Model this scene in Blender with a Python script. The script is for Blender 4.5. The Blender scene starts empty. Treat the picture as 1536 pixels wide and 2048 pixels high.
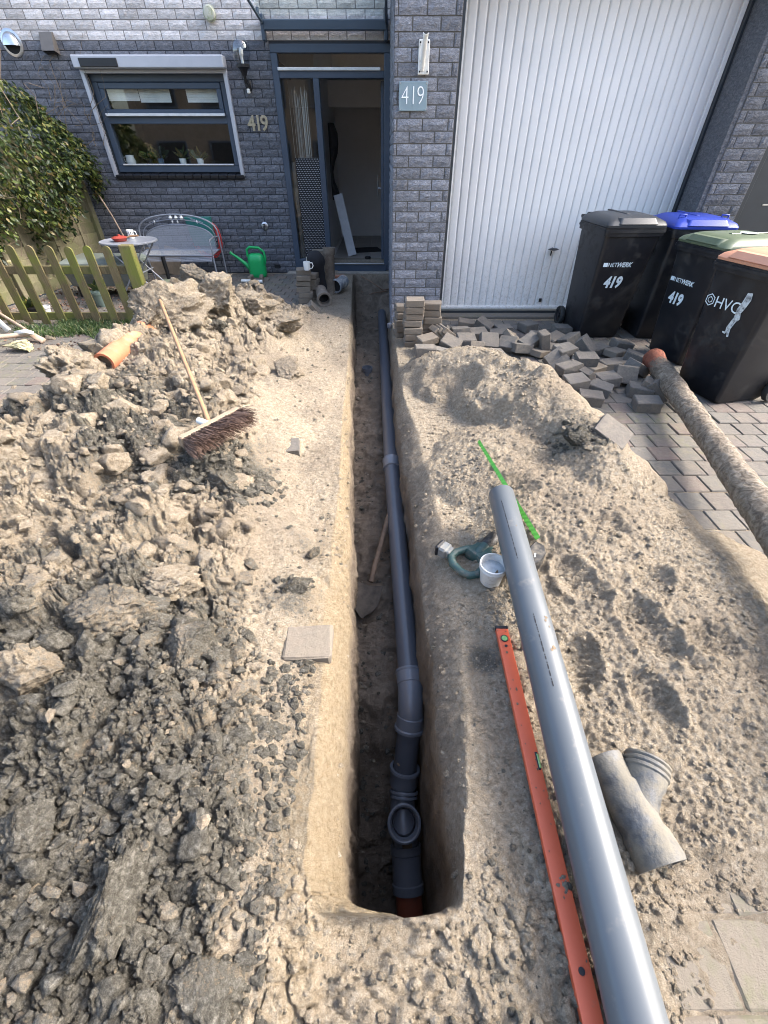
import bpy, bmesh, math, random
import numpy as np
from mathutils import Vector, Matrix, Euler

SC = bpy.context.scene
COL = SC.collection
rad = math.radians
# ------------------------------------------------------------------ camera
CAM_H = 1.65
PITCH = rad(41.0)
FPX = 832.0                      # focal length for a frame 1536 px wide
cd = bpy.data.cameras.new('camera'); cam = bpy.data.objects.new('camera', cd); COL.objects.link(cam)
cam.location = (0, 0, CAM_H); cam.rotation_euler = (rad(90) - PITCH, 0, 0)
cd.sensor_fit = 'HORIZONTAL'; cd.sensor_width = 36; cd.lens = FPX / 1536 * 36
cd.clip_start = 0.02; cd.clip_end = 500
SC.camera = cam
# ------------------------------------------------------------------ light
SUN = Vector((1.0, 0.16, 0.86)).normalized()
w = bpy.data.worlds.new('World'); SC.world = w; w.use_nodes = True
nt = w.node_tree; bg = nt.nodes['Background']
sky = nt.nodes.new('ShaderNodeTexSky'); sky.sky_type = 'NISHITA'; sky.sun_disc = False
sky.sun_elevation = math.asin(SUN.z); sky.sun_rotation = math.atan2(SUN.x, SUN.y)
sky.air_density = 1.0; sky.dust_density = 4.0; sky.ozone_density = 1.0
nt.links.new(sky.outputs[0], bg.inputs[0]); bg.inputs[1].default_value = 0.15
sl = bpy.data.lights.new('sun', 'SUN'); so = bpy.data.objects.new('sun', sl); COL.objects.link(so)
so.rotation_euler = SUN.to_track_quat('Z', 'Y').to_euler(); so.location = (5, 1, 6)
sl.energy = 1.4; sl.angle = rad(15); sl.color = (1.0, 0.97, 0.935)
SC.view_settings.view_transform = 'Standard'; SC.view_settings.look = 'None'
SC.view_settings.exposure = 2.38; SC.view_settings.gamma = 1
SC.view_settings.use_curve_mapping = False
SC.cycles.use_denoising = True
SC.cycles.denoising_prefilter = 'ACCURATE'
SC.cycles.filter_width = 1.0

# ------------------------------------------------------------------ measuring helpers
_c, _s = math.cos(PITCH), math.sin(PITCH)
def G(px, py, z=0.0):
    """world point at height z seen at photo pixel (px, py)"""
    yn = (py - 1024) / FPX; down = _s + yn * _c; fwd = _c - yn * _s
    zc = (CAM_H - z) / down
    return Vector(((px - 768) / FPX * zc, fwd * zc, z))
def F(px, py, Y):
    """world point in the upright plane y = Y seen at photo pixel (px, py)"""
    yn = (py - 1024) / FPX; down = _s + yn * _c; fwd = _c - yn * _s
    zc = Y / fwd
    return Vector(((px - 768) / FPX * zc, Y, CAM_H - down * zc))

# ------------------------------------------------------------------ object helpers
ORG = {}
PART_COUNT = {}
def thing(name, label, cat, loc=(0, 0, 0), rot=(0, 0, 0), group=None, local=False, kind=None):
    o = bpy.data.objects.new(name, None); COL.objects.link(o)
    o.empty_display_size = 0.1
    o.location = loc; o.rotation_euler = rot
    o['label'] = label; o['category'] = cat
    if group: o['group'] = group
    if kind: o['kind'] = kind
    ORG[o.name] = None if local else Vector(loc)
    return o
def tag(o, label, cat, group=None, kind=None):
    o['label'] = label
    if cat: o['category'] = cat
    if group: o['group'] = group
    if kind: o['kind'] = kind
    return o

class MB:
    """collects simple solids as one mesh"""
    def __init__(s): s.v = []; s.f = []; s.n = 0; s.mi = []; s.m = 0
    def add(s, vs, fs):
        b = s.n
        s.v.extend([tuple(p) for p in vs]); s.n += len(vs)
        for f in fs: s.f.append(tuple(i + b for i in f)); s.mi.append(s.m)
        return s
    def box(s, c, size, rot=None, ch=0.0):
        """chamfered box centred on c; rot is a Matrix or z angle"""
        hx, hy, hz = size[0] / 2, size[1] / 2, size[2] / 2
        M = rot if isinstance(rot, Matrix) else (Matrix.Rotation(rot, 3, 'Z') if rot else None)
        c = Vector(c)
        ch = min(ch, hx * .9, hy * .9, hz * .9)
        if ch <= 0:
            vs = [Vector((x * hx, y * hy, z * hz)) for x in (-1, 1) for y in (-1, 1) for z in (-1, 1)]
            fs = [(0, 1, 3, 2), (4, 6, 7, 5), (0, 4, 5, 1), (2, 3, 7, 6), (0, 2, 6, 4), (1, 5, 7, 3)]
        else:
            vs = []; idx = {}
            for x in (-1, 1):
                for y in (-1, 1):
                    for z in (-1, 1):
                        for k in range(3):
                            d = [x * (hx - ch), y * (hy - ch), z * (hz - ch)]
                            d[k] = (x * hx, y * hy, z * hz)[k]
                            idx[(x, y, z, k)] = len(vs); vs.append(Vector(d))
            fs = []
            for k in range(3):
                a, b = [(1, 2), (2, 0), (0, 1)][k]
                for sg in (-1, 1):
                    q = []
                    for (p, r) in ((-1, -1), (1, -1), (1, 1), (-1, 1)):
                        t = [0, 0, 0]; t[k] = sg; t[a] = p; t[b] = r; q.append(idx[(t[0], t[1], t[2], k)])
                    fs.append(q if sg > 0 else q[::-1])
            for k in range(3):
                a, b = [(1, 2), (2, 0), (0, 1)][k]
                for p in (-1, 1):
                    for r in (-1, 1):
                        def I(t, kk): return idx[(t[0], t[1], t[2], kk)]
                        lo = [0, 0, 0]; hi = [0, 0, 0]
                        lo[k] = -1; hi[k] = 1
                        lo[a] = hi[a] = p; lo[b] = hi[b] = r
                        q = [I(lo, a), I(hi, a), I(hi, b), I(lo, b)]
                        fs.append(q if p * r < 0 else q[::-1])
            for x in (-1, 1):
                for y in (-1, 1):
                    for z in (-1, 1):
                        q = [idx[(x, y, z, 0)], idx[(x, y, z, 1)], idx[(x, y, z, 2)]]
                        fs.append(q if x * y * z > 0 else q[::-1])
        if M: vs = [M @ v for v in vs]
        return s.add([c + v for v in vs], fs)
    def cyl(s, p0, p1, r0, r1=None, n=16, cap=True):
        return s.tube([p0, p1], [r0, r0 if r1 is None else r1], n, cap)
    def tube(s, pts, r, n=10, cap=True, closed=False):
        pts = [Vector(p) for p in pts]; k = len(pts)
        rr = r if isinstance(r, (list, tuple)) else [r] * k
        ref = None; vs = []
        for i in range(k):
            a = pts[i - 1] if (i > 0 or closed) else pts[i]
            b = pts[(i + 1) % k] if (i < k - 1 or closed) else pts[i]
            t = (b - a)
            t = t.normalized() if t.length > 1e-9 else Vector((0, 0, 1))
            if ref is None:
                ref = t.cross(Vector((0, 0, 1)))
                if ref.length < .05: ref = t.cross(Vector((0, 1, 0)))
                ref.normalize()
            else:
                ref = (ref - t * ref.dot(t)).normalized()
            u = t.cross(ref)
            for j in range(n):
                an = 2 * math.pi * j / n
                vs.append(pts[i] + (ref * math.cos(an) + u * math.sin(an)) * rr[i])
        fs = []
        for i in range(k if closed else k - 1):
            i2 = (i + 1) % k
            for j in range(n):
                j2 = (j + 1) % n
                fs.append((i * n + j, i2 * n + j, i2 * n + j2, i * n + j2)[::-1])
        if cap and not closed:
            fs.append(tuple(range(n))[::-1][::-1][::1][::-1]); fs.append(tuple((k - 1) * n + j for j in range(n)))
            fs[-2] = tuple(range(n - 1, -1, -1))[::-1][::-1]
        return s.add(vs, fs)
    def lathe(s, c, prof, n=24, axis=None, sx=1, sy=1):
        """prof: (r, h) pairs about axis (Vector) through c"""
        c = Vector(c); A = Vector(axis).normalized() if axis else Vector((0, 0, 1))
        R = A.to_track_quat('Z', 'Y').to_matrix() if axis else Matrix.Identity(3)
        vs = []; k = len(prof)
        for (r, h) in prof:
            for j in range(n):
                an = 2 * math.pi * j / n
                vs.append(c + R @ Vector((r * math.cos(an) * sx, r * math.sin(an) * sy, h)))
        fs = []
        for i in range(k - 1):
            for j in range(n):
                j2 = (j + 1) % n
                fs.append((i * n + j, i * n + j2, (i + 1) * n + j2, (i + 1) * n + j))
        return s.add(vs, fs)
    def loft(s, rings, cap=True):
        n = len(rings[0]); vs = [Vector(p) for r in rings for p in r]; fs = []
        for i in range(len(rings) - 1):
            for j in range(n):
                j2 = (j + 1) % n
                fs.append((i * n + j, i * n + j2, (i + 1) * n + j2, (i + 1) * n + j))
        if cap:
            fs.append(tuple(range(n - 1, -1, -1))); fs.append(tuple((len(rings) - 1) * n + j for j in range(n)))
        return s.add(vs, fs)
    def quad(s, a, b, c, d): return s.add([a, b, c, d], [(0, 1, 2, 3)])

def link(name, me, mat, parent, smooth):
    o = bpy.data.objects.new(name, me); COL.objects.link(o)
    for m in (mat if isinstance(mat, (list, tuple)) else [mat]):
        me.materials.append(m)
    if parent is not None: o.parent = parent
    return o
def obj(name, mb, mat, parent=None, smooth=None, label=None, kind=None, local=False, fix=True):
    org = None
    if parent is not None:
        org = ORG.get(parent.name)
    vs = mb.v
    if org is not None and not local: vs = [(v[0] - org.x, v[1] - org.y, v[2] - org.z) for v in vs]
    me = bpy.data.meshes.new(name); me.from_pydata(vs, [], mb.f)
    if max(mb.mi, default=0) > 0: me.polygons.foreach_set('material_index', mb.mi)
    if fix:
        bm = bmesh.new(); bm.from_mesh(me); bmesh.ops.recalc_face_normals(bm, faces=bm.faces); bm.to_mesh(me); bm.free()
    if smooth is not None:
        me.polygons.foreach_set('use_smooth', [True] * len(me.polygons))
        me.set_sharp_from_angle(angle=rad(smooth))
    me.update()
    o = link(name, me, mat, parent, smooth)
    if parent is None:
        ORG[o.name] = Vector((0, 0, 0))
    else:
        ORG[o.name] = org
    if label: o['label'] = label
    if kind: o['kind'] = kind
    return o
def single(name, mb, mat, label, cat, smooth=None, group=None, kind=None):
    """thing that is one mesh: its origin goes to its base"""
    xs = [v[0] for v in mb.v]; ys = [v[1] for v in mb.v]; zs = [v[2] for v in mb.v]
    c = Vector(((min(xs) + max(xs)) / 2, (min(ys) + max(ys)) / 2, min(zs)))
    mb.v = [(v[0] - c.x, v[1] - c.y, v[2] - c.z) for v in mb.v]
    o = obj(name, mb, mat, None, smooth); o.location = c; ORG[o.name] = c
    return tag(o, label, cat, group, kind)
def copy_tree(o, parent=None):
    c = o.copy(); COL.objects.link(c)
    if parent is not None: c.parent = parent
    for ch in list(o.children): copy_tree(ch, c)
    return c

# ------------------------------------------------------------------ numpy noise
def _h(ix, iy, seed):
    n = (ix.astype(np.int64) * 374761393 + iy.astype(np.int64) * 668265263 + seed * 2147483647 + seed * 97531) & 0xffffffff
    n = ((n ^ (n >> 13)) * 1274126177) & 0xffffffff
    n = ((n ^ (n >> 15)) * 2246822519) & 0xffffffff
    return ((n ^ (n >> 16)) & 0xffffff) / float(0xffffff)
def perlin(x, y, seed=0):
    xi = np.floor(x); yi = np.floor(y); xf = x - xi; yf = y - yi
    u = xf * xf * xf * (xf * (xf * 6 - 15) + 10); v = yf * yf * yf * (yf * (yf * 6 - 15) + 10)
    def g(dx, dy):
        a = _h(xi + dx, yi + dy, seed) * 2 * np.pi
        return np.cos(a) * (xf - dx) + np.sin(a) * (yf - dy)
    a = g(0, 0) * (1 - u) + g(1, 0) * u; b = g(0, 1) * (1 - u) + g(1, 1) * u
    return (a * (1 - v) + b * v) * 1.5
def fbm(x, y, f, octv=4, seed=0, gain=.5, ridged=False):
    t = 0; a = 1; s = 0
    for i in range(octv):
        n = perlin(x * f + 13.7 * i, y * f - 7.1 * i, seed + i * 17)
        if ridged: n = 1 - 2 * np.abs(n)
        t = t + a * n; s += a; a *= gain; f *= 2.03
    return t / s
def worley(x, y, f, seed=0):
    """F1, F2 (cell units) and a random per nearest cell"""
    x = x * f; y = y * f; xi = np.floor(x); yi = np.floor(y)
    f1 = np.full(x.shape, 9.); f2 = np.full(x.shape, 9.); idr = np.zeros(x.shape); gx = np.zeros(x.shape); gy = np.zeros(x.shape)
    for dx in (-1, 0, 1):
        for dy in (-1, 0, 1):
            cx = xi + dx + _h(xi + dx, yi + dy, seed); cy = yi + dy + _h(xi + dx, yi + dy, seed + 5)
            d = np.hypot(cx - x, cy - y); near = d < f1
            f2 = np.where(near, f1, np.minimum(f2, d))
            idr = np.where(near, _h(xi + dx, yi + dy, seed + 9), idr)
            gx = np.where(near, x - cx, gx); gy = np.where(near, y - cy, gy)
            f1 = np.where(near, d, f1)
    return f1, f2, idr, gx, gy
def sstep(a, b, x):
    t = np.clip((x - a) / (b - a), 0, 1); return t * t * (3 - 2 * t)

# ------------------------------------------------------------------ materials
def new_mat(name):
    m = bpy.data.materials.new(name); m.use_nodes = True
    n = m.node_tree; b = n.nodes['Principled BSDF']; return m, n, b
class NB:
    """terse node building"""
    def __init__(s, nt): s.nt = nt
    def n(s, t, **k):
        x = s.nt.nodes.new(t)
        for a, b in k.items(): setattr(x, a, b)
        return x
    def l(s, a, b): s.nt.links.new(a, b)
    def noise(s, vec, scale, detail=6, rough=.6, dist=0):
        x = s.n('ShaderNodeTexNoise'); x.inputs['Scale'].default_value = scale; x.inputs['Detail'].default_value = detail
        x.inputs['Roughness'].default_value = rough; x.inputs['Distortion'].default_value = dist
        if vec is not None: s.l(vec, x.inputs['Vector'])
        return x.outputs['Fac']
    def voro(s, vec, scale, feature='F1', out='Distance'):
        x = s.n('ShaderNodeTexVoronoi'); x.feature = feature; x.inputs['Scale'].default_value = scale
        if vec is not None: s.l(vec, x.inputs['Vector'])
        return x.outputs[out]
    def ramp(s, fac, stops, interp='LINEAR'):
        x = s.n('ShaderNodeValToRGB'); x.color_ramp.interpolation = interp
        e = x.color_ramp.elements
        while len(e) > 1: e.remove(e[-1])
        e[0].position = stops[0][0]; e[0].color = col(stops[0][1])
        for p, c in stops[1:]:
            q = e.new(p); q.color = col(c)
        s.l(fac, x.inputs['Fac']); return x.outputs['Color']
    def mix(s, fac, a, b, mode='MIX'):
        x = s.n('ShaderNodeMix', data_type='RGBA', blend_type=mode)
        for v, i in ((fac, 0), (a, 6), (b, 7)):
            if hasattr(v, 'is_output'): s.l(v, x.inputs[i])
            elif i == 0: x.inputs[0].default_value = v
            else: x.inputs[i].default_value = col(v)
        return x.outputs[2]
    def math(s, op, a, b=None, c=None, clamp=False):
        x = s.n('ShaderNodeMath', operation=op); x.use_clamp = clamp
        for i, v in enumerate((a, b, c)):
            if v is None: continue
            if hasattr(v, 'is_output'): s.l(v, x.inputs[i])
            else: x.inputs[i].default_value = v
        return x.outputs[0]
    def bump(s, h, strength=.5, dist=.01, prev=None):
        x = s.n('ShaderNodeBump'); x.inputs['Strength'].default_value = strength; x.inputs['Distance'].default_value = dist
        s.l(h, x.inputs['Height'])
        if prev is not None: s.l(prev, x.inputs['Normal'])
        return x.outputs['Normal']
def col(c):
    if isinstance(c, (int, float)): return (c, c, c, 1)
    return tuple(c) + (1,) if len(c) == 3 else tuple(c)
def pos(nb, world=True):
    if world: return nb.n('ShaderNodeNewGeometry').outputs['Position']
    return nb.n('ShaderNodeTexCoord').outputs['Object']
def rnd(nb):
    a = nb.n('ShaderNodeObjectInfo').outputs['Random']; b = nb.n('ShaderNodeNewGeometry').outputs['Random Per Island']
    return nb.math('FRACT', nb.math('ADD', a, b))
def solid(name, c, rough=.5, metal=0, var=.12, scale=8, bump=.0, bscale=120, dirt=None, dirtscale=3, dirtamt=.5, spec=None, world=True, vary=0):
    """general worn solid: tone drift, dirt patches, grain"""
    m, nt_, b = new_mat(name); nb = NB(nt_); p = pos(nb, world)
    f = nb.noise(p, scale, 5, .6)
    lo = tuple(x * (1 - var) for x in c); hi = tuple(min(1, x * (1 + var)) for x in c)
    colr = nb.ramp(f, [(.3, lo), (.7, hi)])
    if vary:
        v = nb.math('MULTIPLY_ADD', rnd(nb), vary * 2, 1 - vary)
        x = nb.n('ShaderNodeVectorMath', operation='SCALE'); nb.l(colr, x.inputs[0]); nb.l(v, x.inputs['Scale']); colr = x.outputs[0]
    if dirt:
        d = nb.noise(p, dirtscale, 8, .7)
        k = nb.ramp(d, [(1 - dirtamt - .12, 0.), (1 - dirtamt + .08, 1.)])
        colr = nb.mix(k, colr, dirt)
        r = nb.math('MULTIPLY_ADD', k, .9 - rough, rough); nb.l(r, b.inputs['Roughness'])
    else: b.inputs['Roughness'].default_value = rough
    nb.l(colr, b.inputs['Base Color']); b.inputs['Metallic'].default_value = metal
    if spec is not None: b.inputs['Specular IOR Level'].default_value = spec
    if bump:
        nb.l(nb.bump(nb.noise(p, bscale, 4, .7), bump, .004), b.inputs['Normal'])
    return m
# ================================================================== MATERIALS
def split_block_mat(name, lo, mid, hi, spark):
    m, nt_, b = new_mat(name); nb = NB(nt_); p = pos(nb)
    r = rnd(nb)
    mp = nb.n('ShaderNodeMapping'); mp.inputs['Rotation'].default_value = (0, .6, 0); mp.inputs['Scale'].default_value = (1.0, 1, 2.0); nb.l(p, mp.inputs['Vector'])
    n1 = nb.noise(mp.outputs[0], 26, 8, .68, .9)
    n2 = nb.noise(p, 170, 3, .7)
    t = nb.math('ADD', nb.math('MULTIPLY', n1, .8), nb.math('MULTIPLY', n2, .2))
    c = nb.ramp(t, [(.34, lo), (.5, mid), (.64, hi), (.74, spark)])
    v = nb.math('MULTIPLY_ADD', r, .42, .78)
    x = nb.n('ShaderNodeVectorMath', operation='SCALE'); nb.l(c, x.inputs[0]); nb.l(v, x.inputs['Scale'])
    big = nb.noise(p, 1.1, 4, .6)
    k = nb.math('MULTIPLY_ADD', big, .5, .75)
    y = nb.n('ShaderNodeVectorMath', operation='SCALE'); nb.l(x.outputs[0], y.inputs[0]); nb.l(k, y.inputs['Scale'])
    nb.l(y.outputs[0], b.inputs['Base Color']); b.inputs['Roughness'].default_value = .78
    bn = nb.bump(n1, .9, .03); bn = nb.bump(n2, .5, .004, bn)
    nb.l(bn, b.inputs['Normal'])
    return m
M = {}
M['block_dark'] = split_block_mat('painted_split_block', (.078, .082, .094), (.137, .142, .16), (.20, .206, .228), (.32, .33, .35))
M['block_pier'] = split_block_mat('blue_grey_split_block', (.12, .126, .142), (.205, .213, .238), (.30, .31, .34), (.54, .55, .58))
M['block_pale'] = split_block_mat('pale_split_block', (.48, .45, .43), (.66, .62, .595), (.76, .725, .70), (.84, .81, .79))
M['block_right'] = split_block_mat('grey_split_block', (.07, .075, .085), (.14, .145, .158), (.22, .225, .24), (.38, .38, .39))
M['mortar_dark'] = solid('painted_mortar', (.042, .045, .053), .9, bump=.4, bscale=90)
M['mortar_pale'] = solid('pale_mortar', (.25, .23, .215), .9, bump=.4, bscale=90)
M['mortar_grey'] = solid('grey_brown_mortar', (.13, .125, .115), .95, var=.25, bump=.5, bscale=90)
M['frame_blue'] = solid('blue_grey_paint', (.046, .066, .096), .38, var=.1, scale=3, dirt=(.12, .12, .115), dirtscale=5, dirtamt=.22)
M['frame_dark'] = solid('dark_grey_door', (.022, .028, .034), .42, var=.1)
M['white_trim'] = solid('white_weatherstrip', (.62, .62, .6), .5, dirt=(.3, .3, .27), dirtscale=6, dirtamt=.25)
M['shutter'] = solid('light_grey_aluminium', (.42, .43, .46), .42, metal=.2, var=.05, dirt=(.3, .3, .3), dirtscale=4, dirtamt=.25)
M['black'] = solid('black_plastic', (.012, .012, .014), .4)
M['black_matt'] = solid('black_matt', (.01, .01, .011), .8)
M['white_plastic'] = solid('white_plastic', (.66, .66, .62), .4, dirt=(.4, .39, .33), dirtscale=20, dirtamt=.35)
M['steel'] = solid('steel', (.55, .56, .57), .3, metal=.9, var=.1, dirt=(.3, .3, .3), dirtscale=12, dirtamt=.3)
M['galv'] = solid('silver_paint', (.28, .29, .32), .4, metal=.35, var=.1, scale=30)
M['brass'] = solid('weathered_brass', (.35, .31, .22), .45, metal=.5, var=.2, scale=40)
M['interior'] = solid('hall_plaster', (.72, .70, .68), .8, var=.03)
M['hall_tile'] = solid('hall_tile', (.33, .3, .27), .45, var=.12, scale=6)
M['hall_dirt'] = solid('hall_grout', (.12, .11, .1), .9)
def glass_mat(name, tint=(.8, .85, .85), refl=.06, rough=.0, mul=1.4):
    m = bpy.data.materials.new(name); m.use_nodes = True; nt_ = m.node_tree; nb = NB(nt_)
    out = nt_.nodes['Material Output']; nt_.nodes.remove(nt_.nodes['Principled BSDF'])
    tr = nb.n('ShaderNodeBsdfTransparent'); tr.inputs[0].default_value = col(tint)
    gl = nb.n('ShaderNodeBsdfGlossy'); gl.inputs['Roughness'].default_value = rough; gl.inputs['Color'].default_value = (1, 1, 1, 1)
    fr = nb.n('ShaderNodeFresnel'); fr.inputs['IOR'].default_value = 1.55
    fac = nb.math('MULTIPLY_ADD', fr.outputs[0], mul, refl, clamp=True)
    bf = nb.n('ShaderNodeNewGeometry').outputs['Backfacing']; fac = nb.math('MULTIPLY', fac, nb.math('SUBTRACT', 1.0, bf))
    mx = nb.n('ShaderNodeMixShader'); nb.l(fac, mx.inputs[0]); nb.l(tr.outputs[0], mx.inputs[1]); nb.l(gl.outputs[0], mx.inputs[2])
    nb.l(mx.outputs[0], out.inputs[0]); return m
M['glass'] = glass_mat('window_glass', tint=(.92, .94, .94), refl=.02)
M['glass_canopy'] = glass_mat('canopy_glass', (.93, .96, .93), refl=.0, mul=.8)
# garage steel: white paint with soft dirt towards the foot and faint drips
def garage_mat():
    m, nt_, b = new_mat('white_garage_paint'); nb = NB(nt_); p = pos(nb)
    sp = nb.n('ShaderNodeSeparateXYZ'); nb.l(p, sp.inputs[0])
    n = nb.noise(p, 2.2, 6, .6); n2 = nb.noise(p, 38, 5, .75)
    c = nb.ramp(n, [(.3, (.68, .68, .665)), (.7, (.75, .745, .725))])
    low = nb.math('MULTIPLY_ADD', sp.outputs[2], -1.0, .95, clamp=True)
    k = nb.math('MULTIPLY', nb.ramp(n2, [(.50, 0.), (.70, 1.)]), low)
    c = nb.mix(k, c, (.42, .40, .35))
    nb.l(c, b.inputs['Base Color']); b.inputs['Roughness'].default_value = .45
    return m
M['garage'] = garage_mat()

def paver_mat(name, tones, moss=.0):
    m, nt_, b = new_mat(name); nb = NB(nt_); p = pos(nb)
    r = rnd(nb)
    base = nb.ramp(r, [(i / (len(tones) - 1) if len(tones) > 1 else 0, t) for i, t in enumerate(tones)])
    g = nb.noise(p, 240, 3, .8); g2 = nb.noise(p, 26, 6, .7)
    c = nb.mix(.55, base, nb.ramp(g, [(.3, .35), (.5, .62), (.72, 1.)]), 'MULTIPLY')
    sp = nb.n('ShaderNodeSeparateXYZ'); nb.l(p, sp.inputs[0])
    near = nb.math('MULTIPLY_ADD', sp.outputs[1], -.30, .40, clamp=True)      # sand trodden over the paving next to the dig
    g5 = nb.math('ADD', nb.noise(p, 6, 6, .7), near)
    c = nb.mix(nb.ramp(g2, [(.44, 0.), (.66, .75)]), c, (.155, .137, .110))
    c = nb.mix(nb.ramp(g5, [(.52, 0.), (.72, .85)]), c, (.168, .142, .108))
    if moss:
        gm = nb.math('MULTIPLY', nb.noise(p, 1.5, 4, .6), nb.noise(p, 14, 5, .7))
        c = nb.mix(nb.ramp(gm, [(.29, 0.), (.40, moss * .6)]), c, (.12, .125, .06))
    nb.l(c, b.inputs['Base Color']); b.inputs['Roughness'].default_value = .93
    bn = nb.bump(g2, .7, .012); bn = nb.bump(g, .8, .004, bn); nb.l(bn, b.inputs['Normal'])
    return m
M['paver'] = paver_mat('concrete_paver', [(.12, .113, .10), (.15, .14, .122), (.14, .122, .105), (.17, .157, .137), (.17, .125, .105), (.12, .12, .108)], .85)
M['paver_loose'] = paver_mat('loose_concrete_paver', [(.115, .108, .098), (.145, .133, .118), (.135, .118, .10), (.165, .15, .133)], 0)
M['paver_sandy'] = paver_mat('sandy_paver', [(.20, .165, .125), (.235, .195, .15), (.185, .15, .115)], 0)

def earth_mat():
    m, nt_, b = new_mat('dug_sand_and_clay'); nb = NB(nt_); p = pos(nb)
    at = nb.n('ShaderNodeAttribute'); at.attribute_name = 'clay'
    dm = nb.n('ShaderNodeAttribute'); dm.attribute_name = 'damp'
    ms = nb.n('ShaderNodeAttribute'); ms.attribute_name = 'bank'
    n1 = nb.noise(p, 5, 8, .65, .3); n2 = nb.noise(p, 55, 6, .75, .4); n3 = nb.noise(p, 420, 3, .75); n4 = nb.noise(p, 1.6, 5, .6)
    vor = nb.voro(p, 150, 'F1')
    sand = nb.ramp(n2, [(.28, (.21, .160, .105)), (.42, (.37, .303, .215)), (.55, (.49, .415, .312)), (.70, (.64, .565, .45))])
    sand = nb.mix(nb.ramp(n4, [(.38, 0.), (.66, .8)]), sand, nb.ramp(n2, [(.3, (.22, .175, .125)), (.7, (.395, .33, .25))]))
    clay = nb.ramp(n2, [(.28, (.048, .043, .034)), (.43, (.108, .099, .080)), (.55, (.185, .172, .142)), (.70, (.34, .318, .27))])
    k = nb.math('ADD', at.outputs['Fac'], nb.math('MULTIPLY', nb.math('SUBTRACT', n1, .5), 1.6))
    k = nb.math('ADD', k, nb.math('MULTIPLY', nb.math('SUBTRACT', n2, .5), 2.0))
    kr = nb.ramp(k, [(.36, 0.), (.64, 1.)])
    c = nb.mix(kr, sand, clay)
    c = nb.mix(.6, c, nb.ramp(n3, [(.3, .35), (.5, .85), (.72, 1.4)]), 'MULTIPLY')
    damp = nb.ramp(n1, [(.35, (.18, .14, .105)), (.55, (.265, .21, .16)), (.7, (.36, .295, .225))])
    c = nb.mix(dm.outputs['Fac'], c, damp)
    c = nb.mix(ms.outputs['Fac'], c, nb.ramp(n2, [(.3, (.25, .185, .105)), (.5, (.37, .29, .185)), (.72, (.46, .38, .26))]))
    # scattered light and dark grains
    gr = nb.ramp(nb.noise(p, 900, 2, .8), [(.66, 0.), (.74, .7)])
    c = nb.mix(gr, c, (.55, .52, .45))
    nb.l(c, b.inputs['Base Color']); b.inputs['Roughness'].default_value = 1.0; b.inputs['Specular IOR Level'].default_value = .15
    nm = nb.noise(p, 20, 7, .72, .5); b1 = nb.bump(n1, .6, .06); bm_ = nb.bump(nm, .9, .045, b1); b2 = nb.bump(n2, 1.0, .032, bm_); b4 = nb.bump(vor, .5, .006, b2); b3 = nb.bump(n3, .9, .006, b4)
    nb.l(b3, b.inputs['Normal']); return m
M['earth'] = earth_mat()

# ================================================================== GROUND
def interp_rim(pts, z=0.0):
    a = sorted([(G(x, y, z).y, G(x, y, z).x) for x, y in pts])
    return np.array([q[0] for q in a]), np.array([q[1] for q in a])
LO = interp_rim([(706, 556), (705, 575), (697, 700), (684, 870), (675, 1000), (656, 1200), (645, 1400), (628, 1600), (612, 1740), (640, 1840)])
RO = interp_rim([(784, 556), (785, 650), (806, 790), (836, 870), (870, 1000), (905, 1150), (925, 1300), (933, 1450), (935, 1600), (932, 1740), (925, 1840)])
LI = interp_rim([(708, 560), (706, 620), (702, 700), (697, 870), (698, 1000), (697, 1200), (694, 1400), (688, 1600), (682, 1740), (690, 1840)], -.09)
RI = interp_rim([(781, 560), (780, 650), (790, 800), (803, 900), (820, 1010), (842, 1150), (858, 1300), (874, 1450), (890, 1600), (908, 1750), (912, 1850)], -.12)
Y_NEAR, Y_FAR = G(768, 1836).y, 8.22
def wob(y, f, a, seed): return perlin(y * f, y * 0 + 3.3, seed) * a
def rimx(tab, y, amp, seed): return np.interp(y, tab[0], tab[1]) + wob(y, 2.2, amp, seed) + wob(y, 9, amp * .6, seed + 3) + wob(y, 27, amp * .3, seed + 6)
def floor_z(y): return np.interp(y, [.1, .5, .8, 1.05, 1.3, 3.5, 7.2, 7.7, 8.2], [-1.30, -1.18, -1.05, -.78, -.68, -.50, -.42, -.25, -.12])

HEAPS = [  # x, y, rx, ry, rot, h, power
 (-1.95, 4.4, .60, .8, 0, .56, .9), (-2.1, 5.3, .36, .38, 0, .48, .7), (-1.62, 5.15, .5, .4, 20, .42, .8), (-.95, 5.2, .7, .5, 0, .16, 1),
 (-1.6, 4.5, .8, .7, 10, .36, 1), (-2.05, 3.55, .62, .75, 0, .40, .8), (-2.42, 3.3, .24, .28, 0, .34, .5), (-1.95, 2.45, .78, .75, 0, .34, .8), (-2.35, 2.05, .5, .6, 0, .26, .8),
 (-1.75, 2.7, 1.0, 1.1, 0, .30, .9), (-1.7, 1.6, 1.15, 1.0, 0, .26, .9), (-1.2, .75, 1.0, .8, 0, .20, .9), (-.72, .18, .52, .55, 0, .17, .8),
 (-.8, -.5, .6, .6, 0, .14, .8), (-1.15, 3.5, .7, .9, 0, .13, 1),
 # right-hand heap: crest runs from far left to near right
 (.86, 3.75, .62, .42, -18, .30, .9), (1.12, 3.25, .42, .55, 20, .33, .9), (1.34, 2.75, .36, .5, 15, .27, .8), (1.42, 2.3, .34, .4, 10, .22, .7),
 (.78, 2.35, .5, .5, 20, .15, 1), (1.15, 1.85, .6, .5, 0, .13, 1.), (1.25, 1.25, .75, .6, 0, .10, 1.), (1.35, .85, .7, .5, 0, .085, 1.), (.95, .45, .4, .35, 0, .05, 1.),
 (.95, 1.55, .4, .35, 30, .11, 1.),
]
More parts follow.
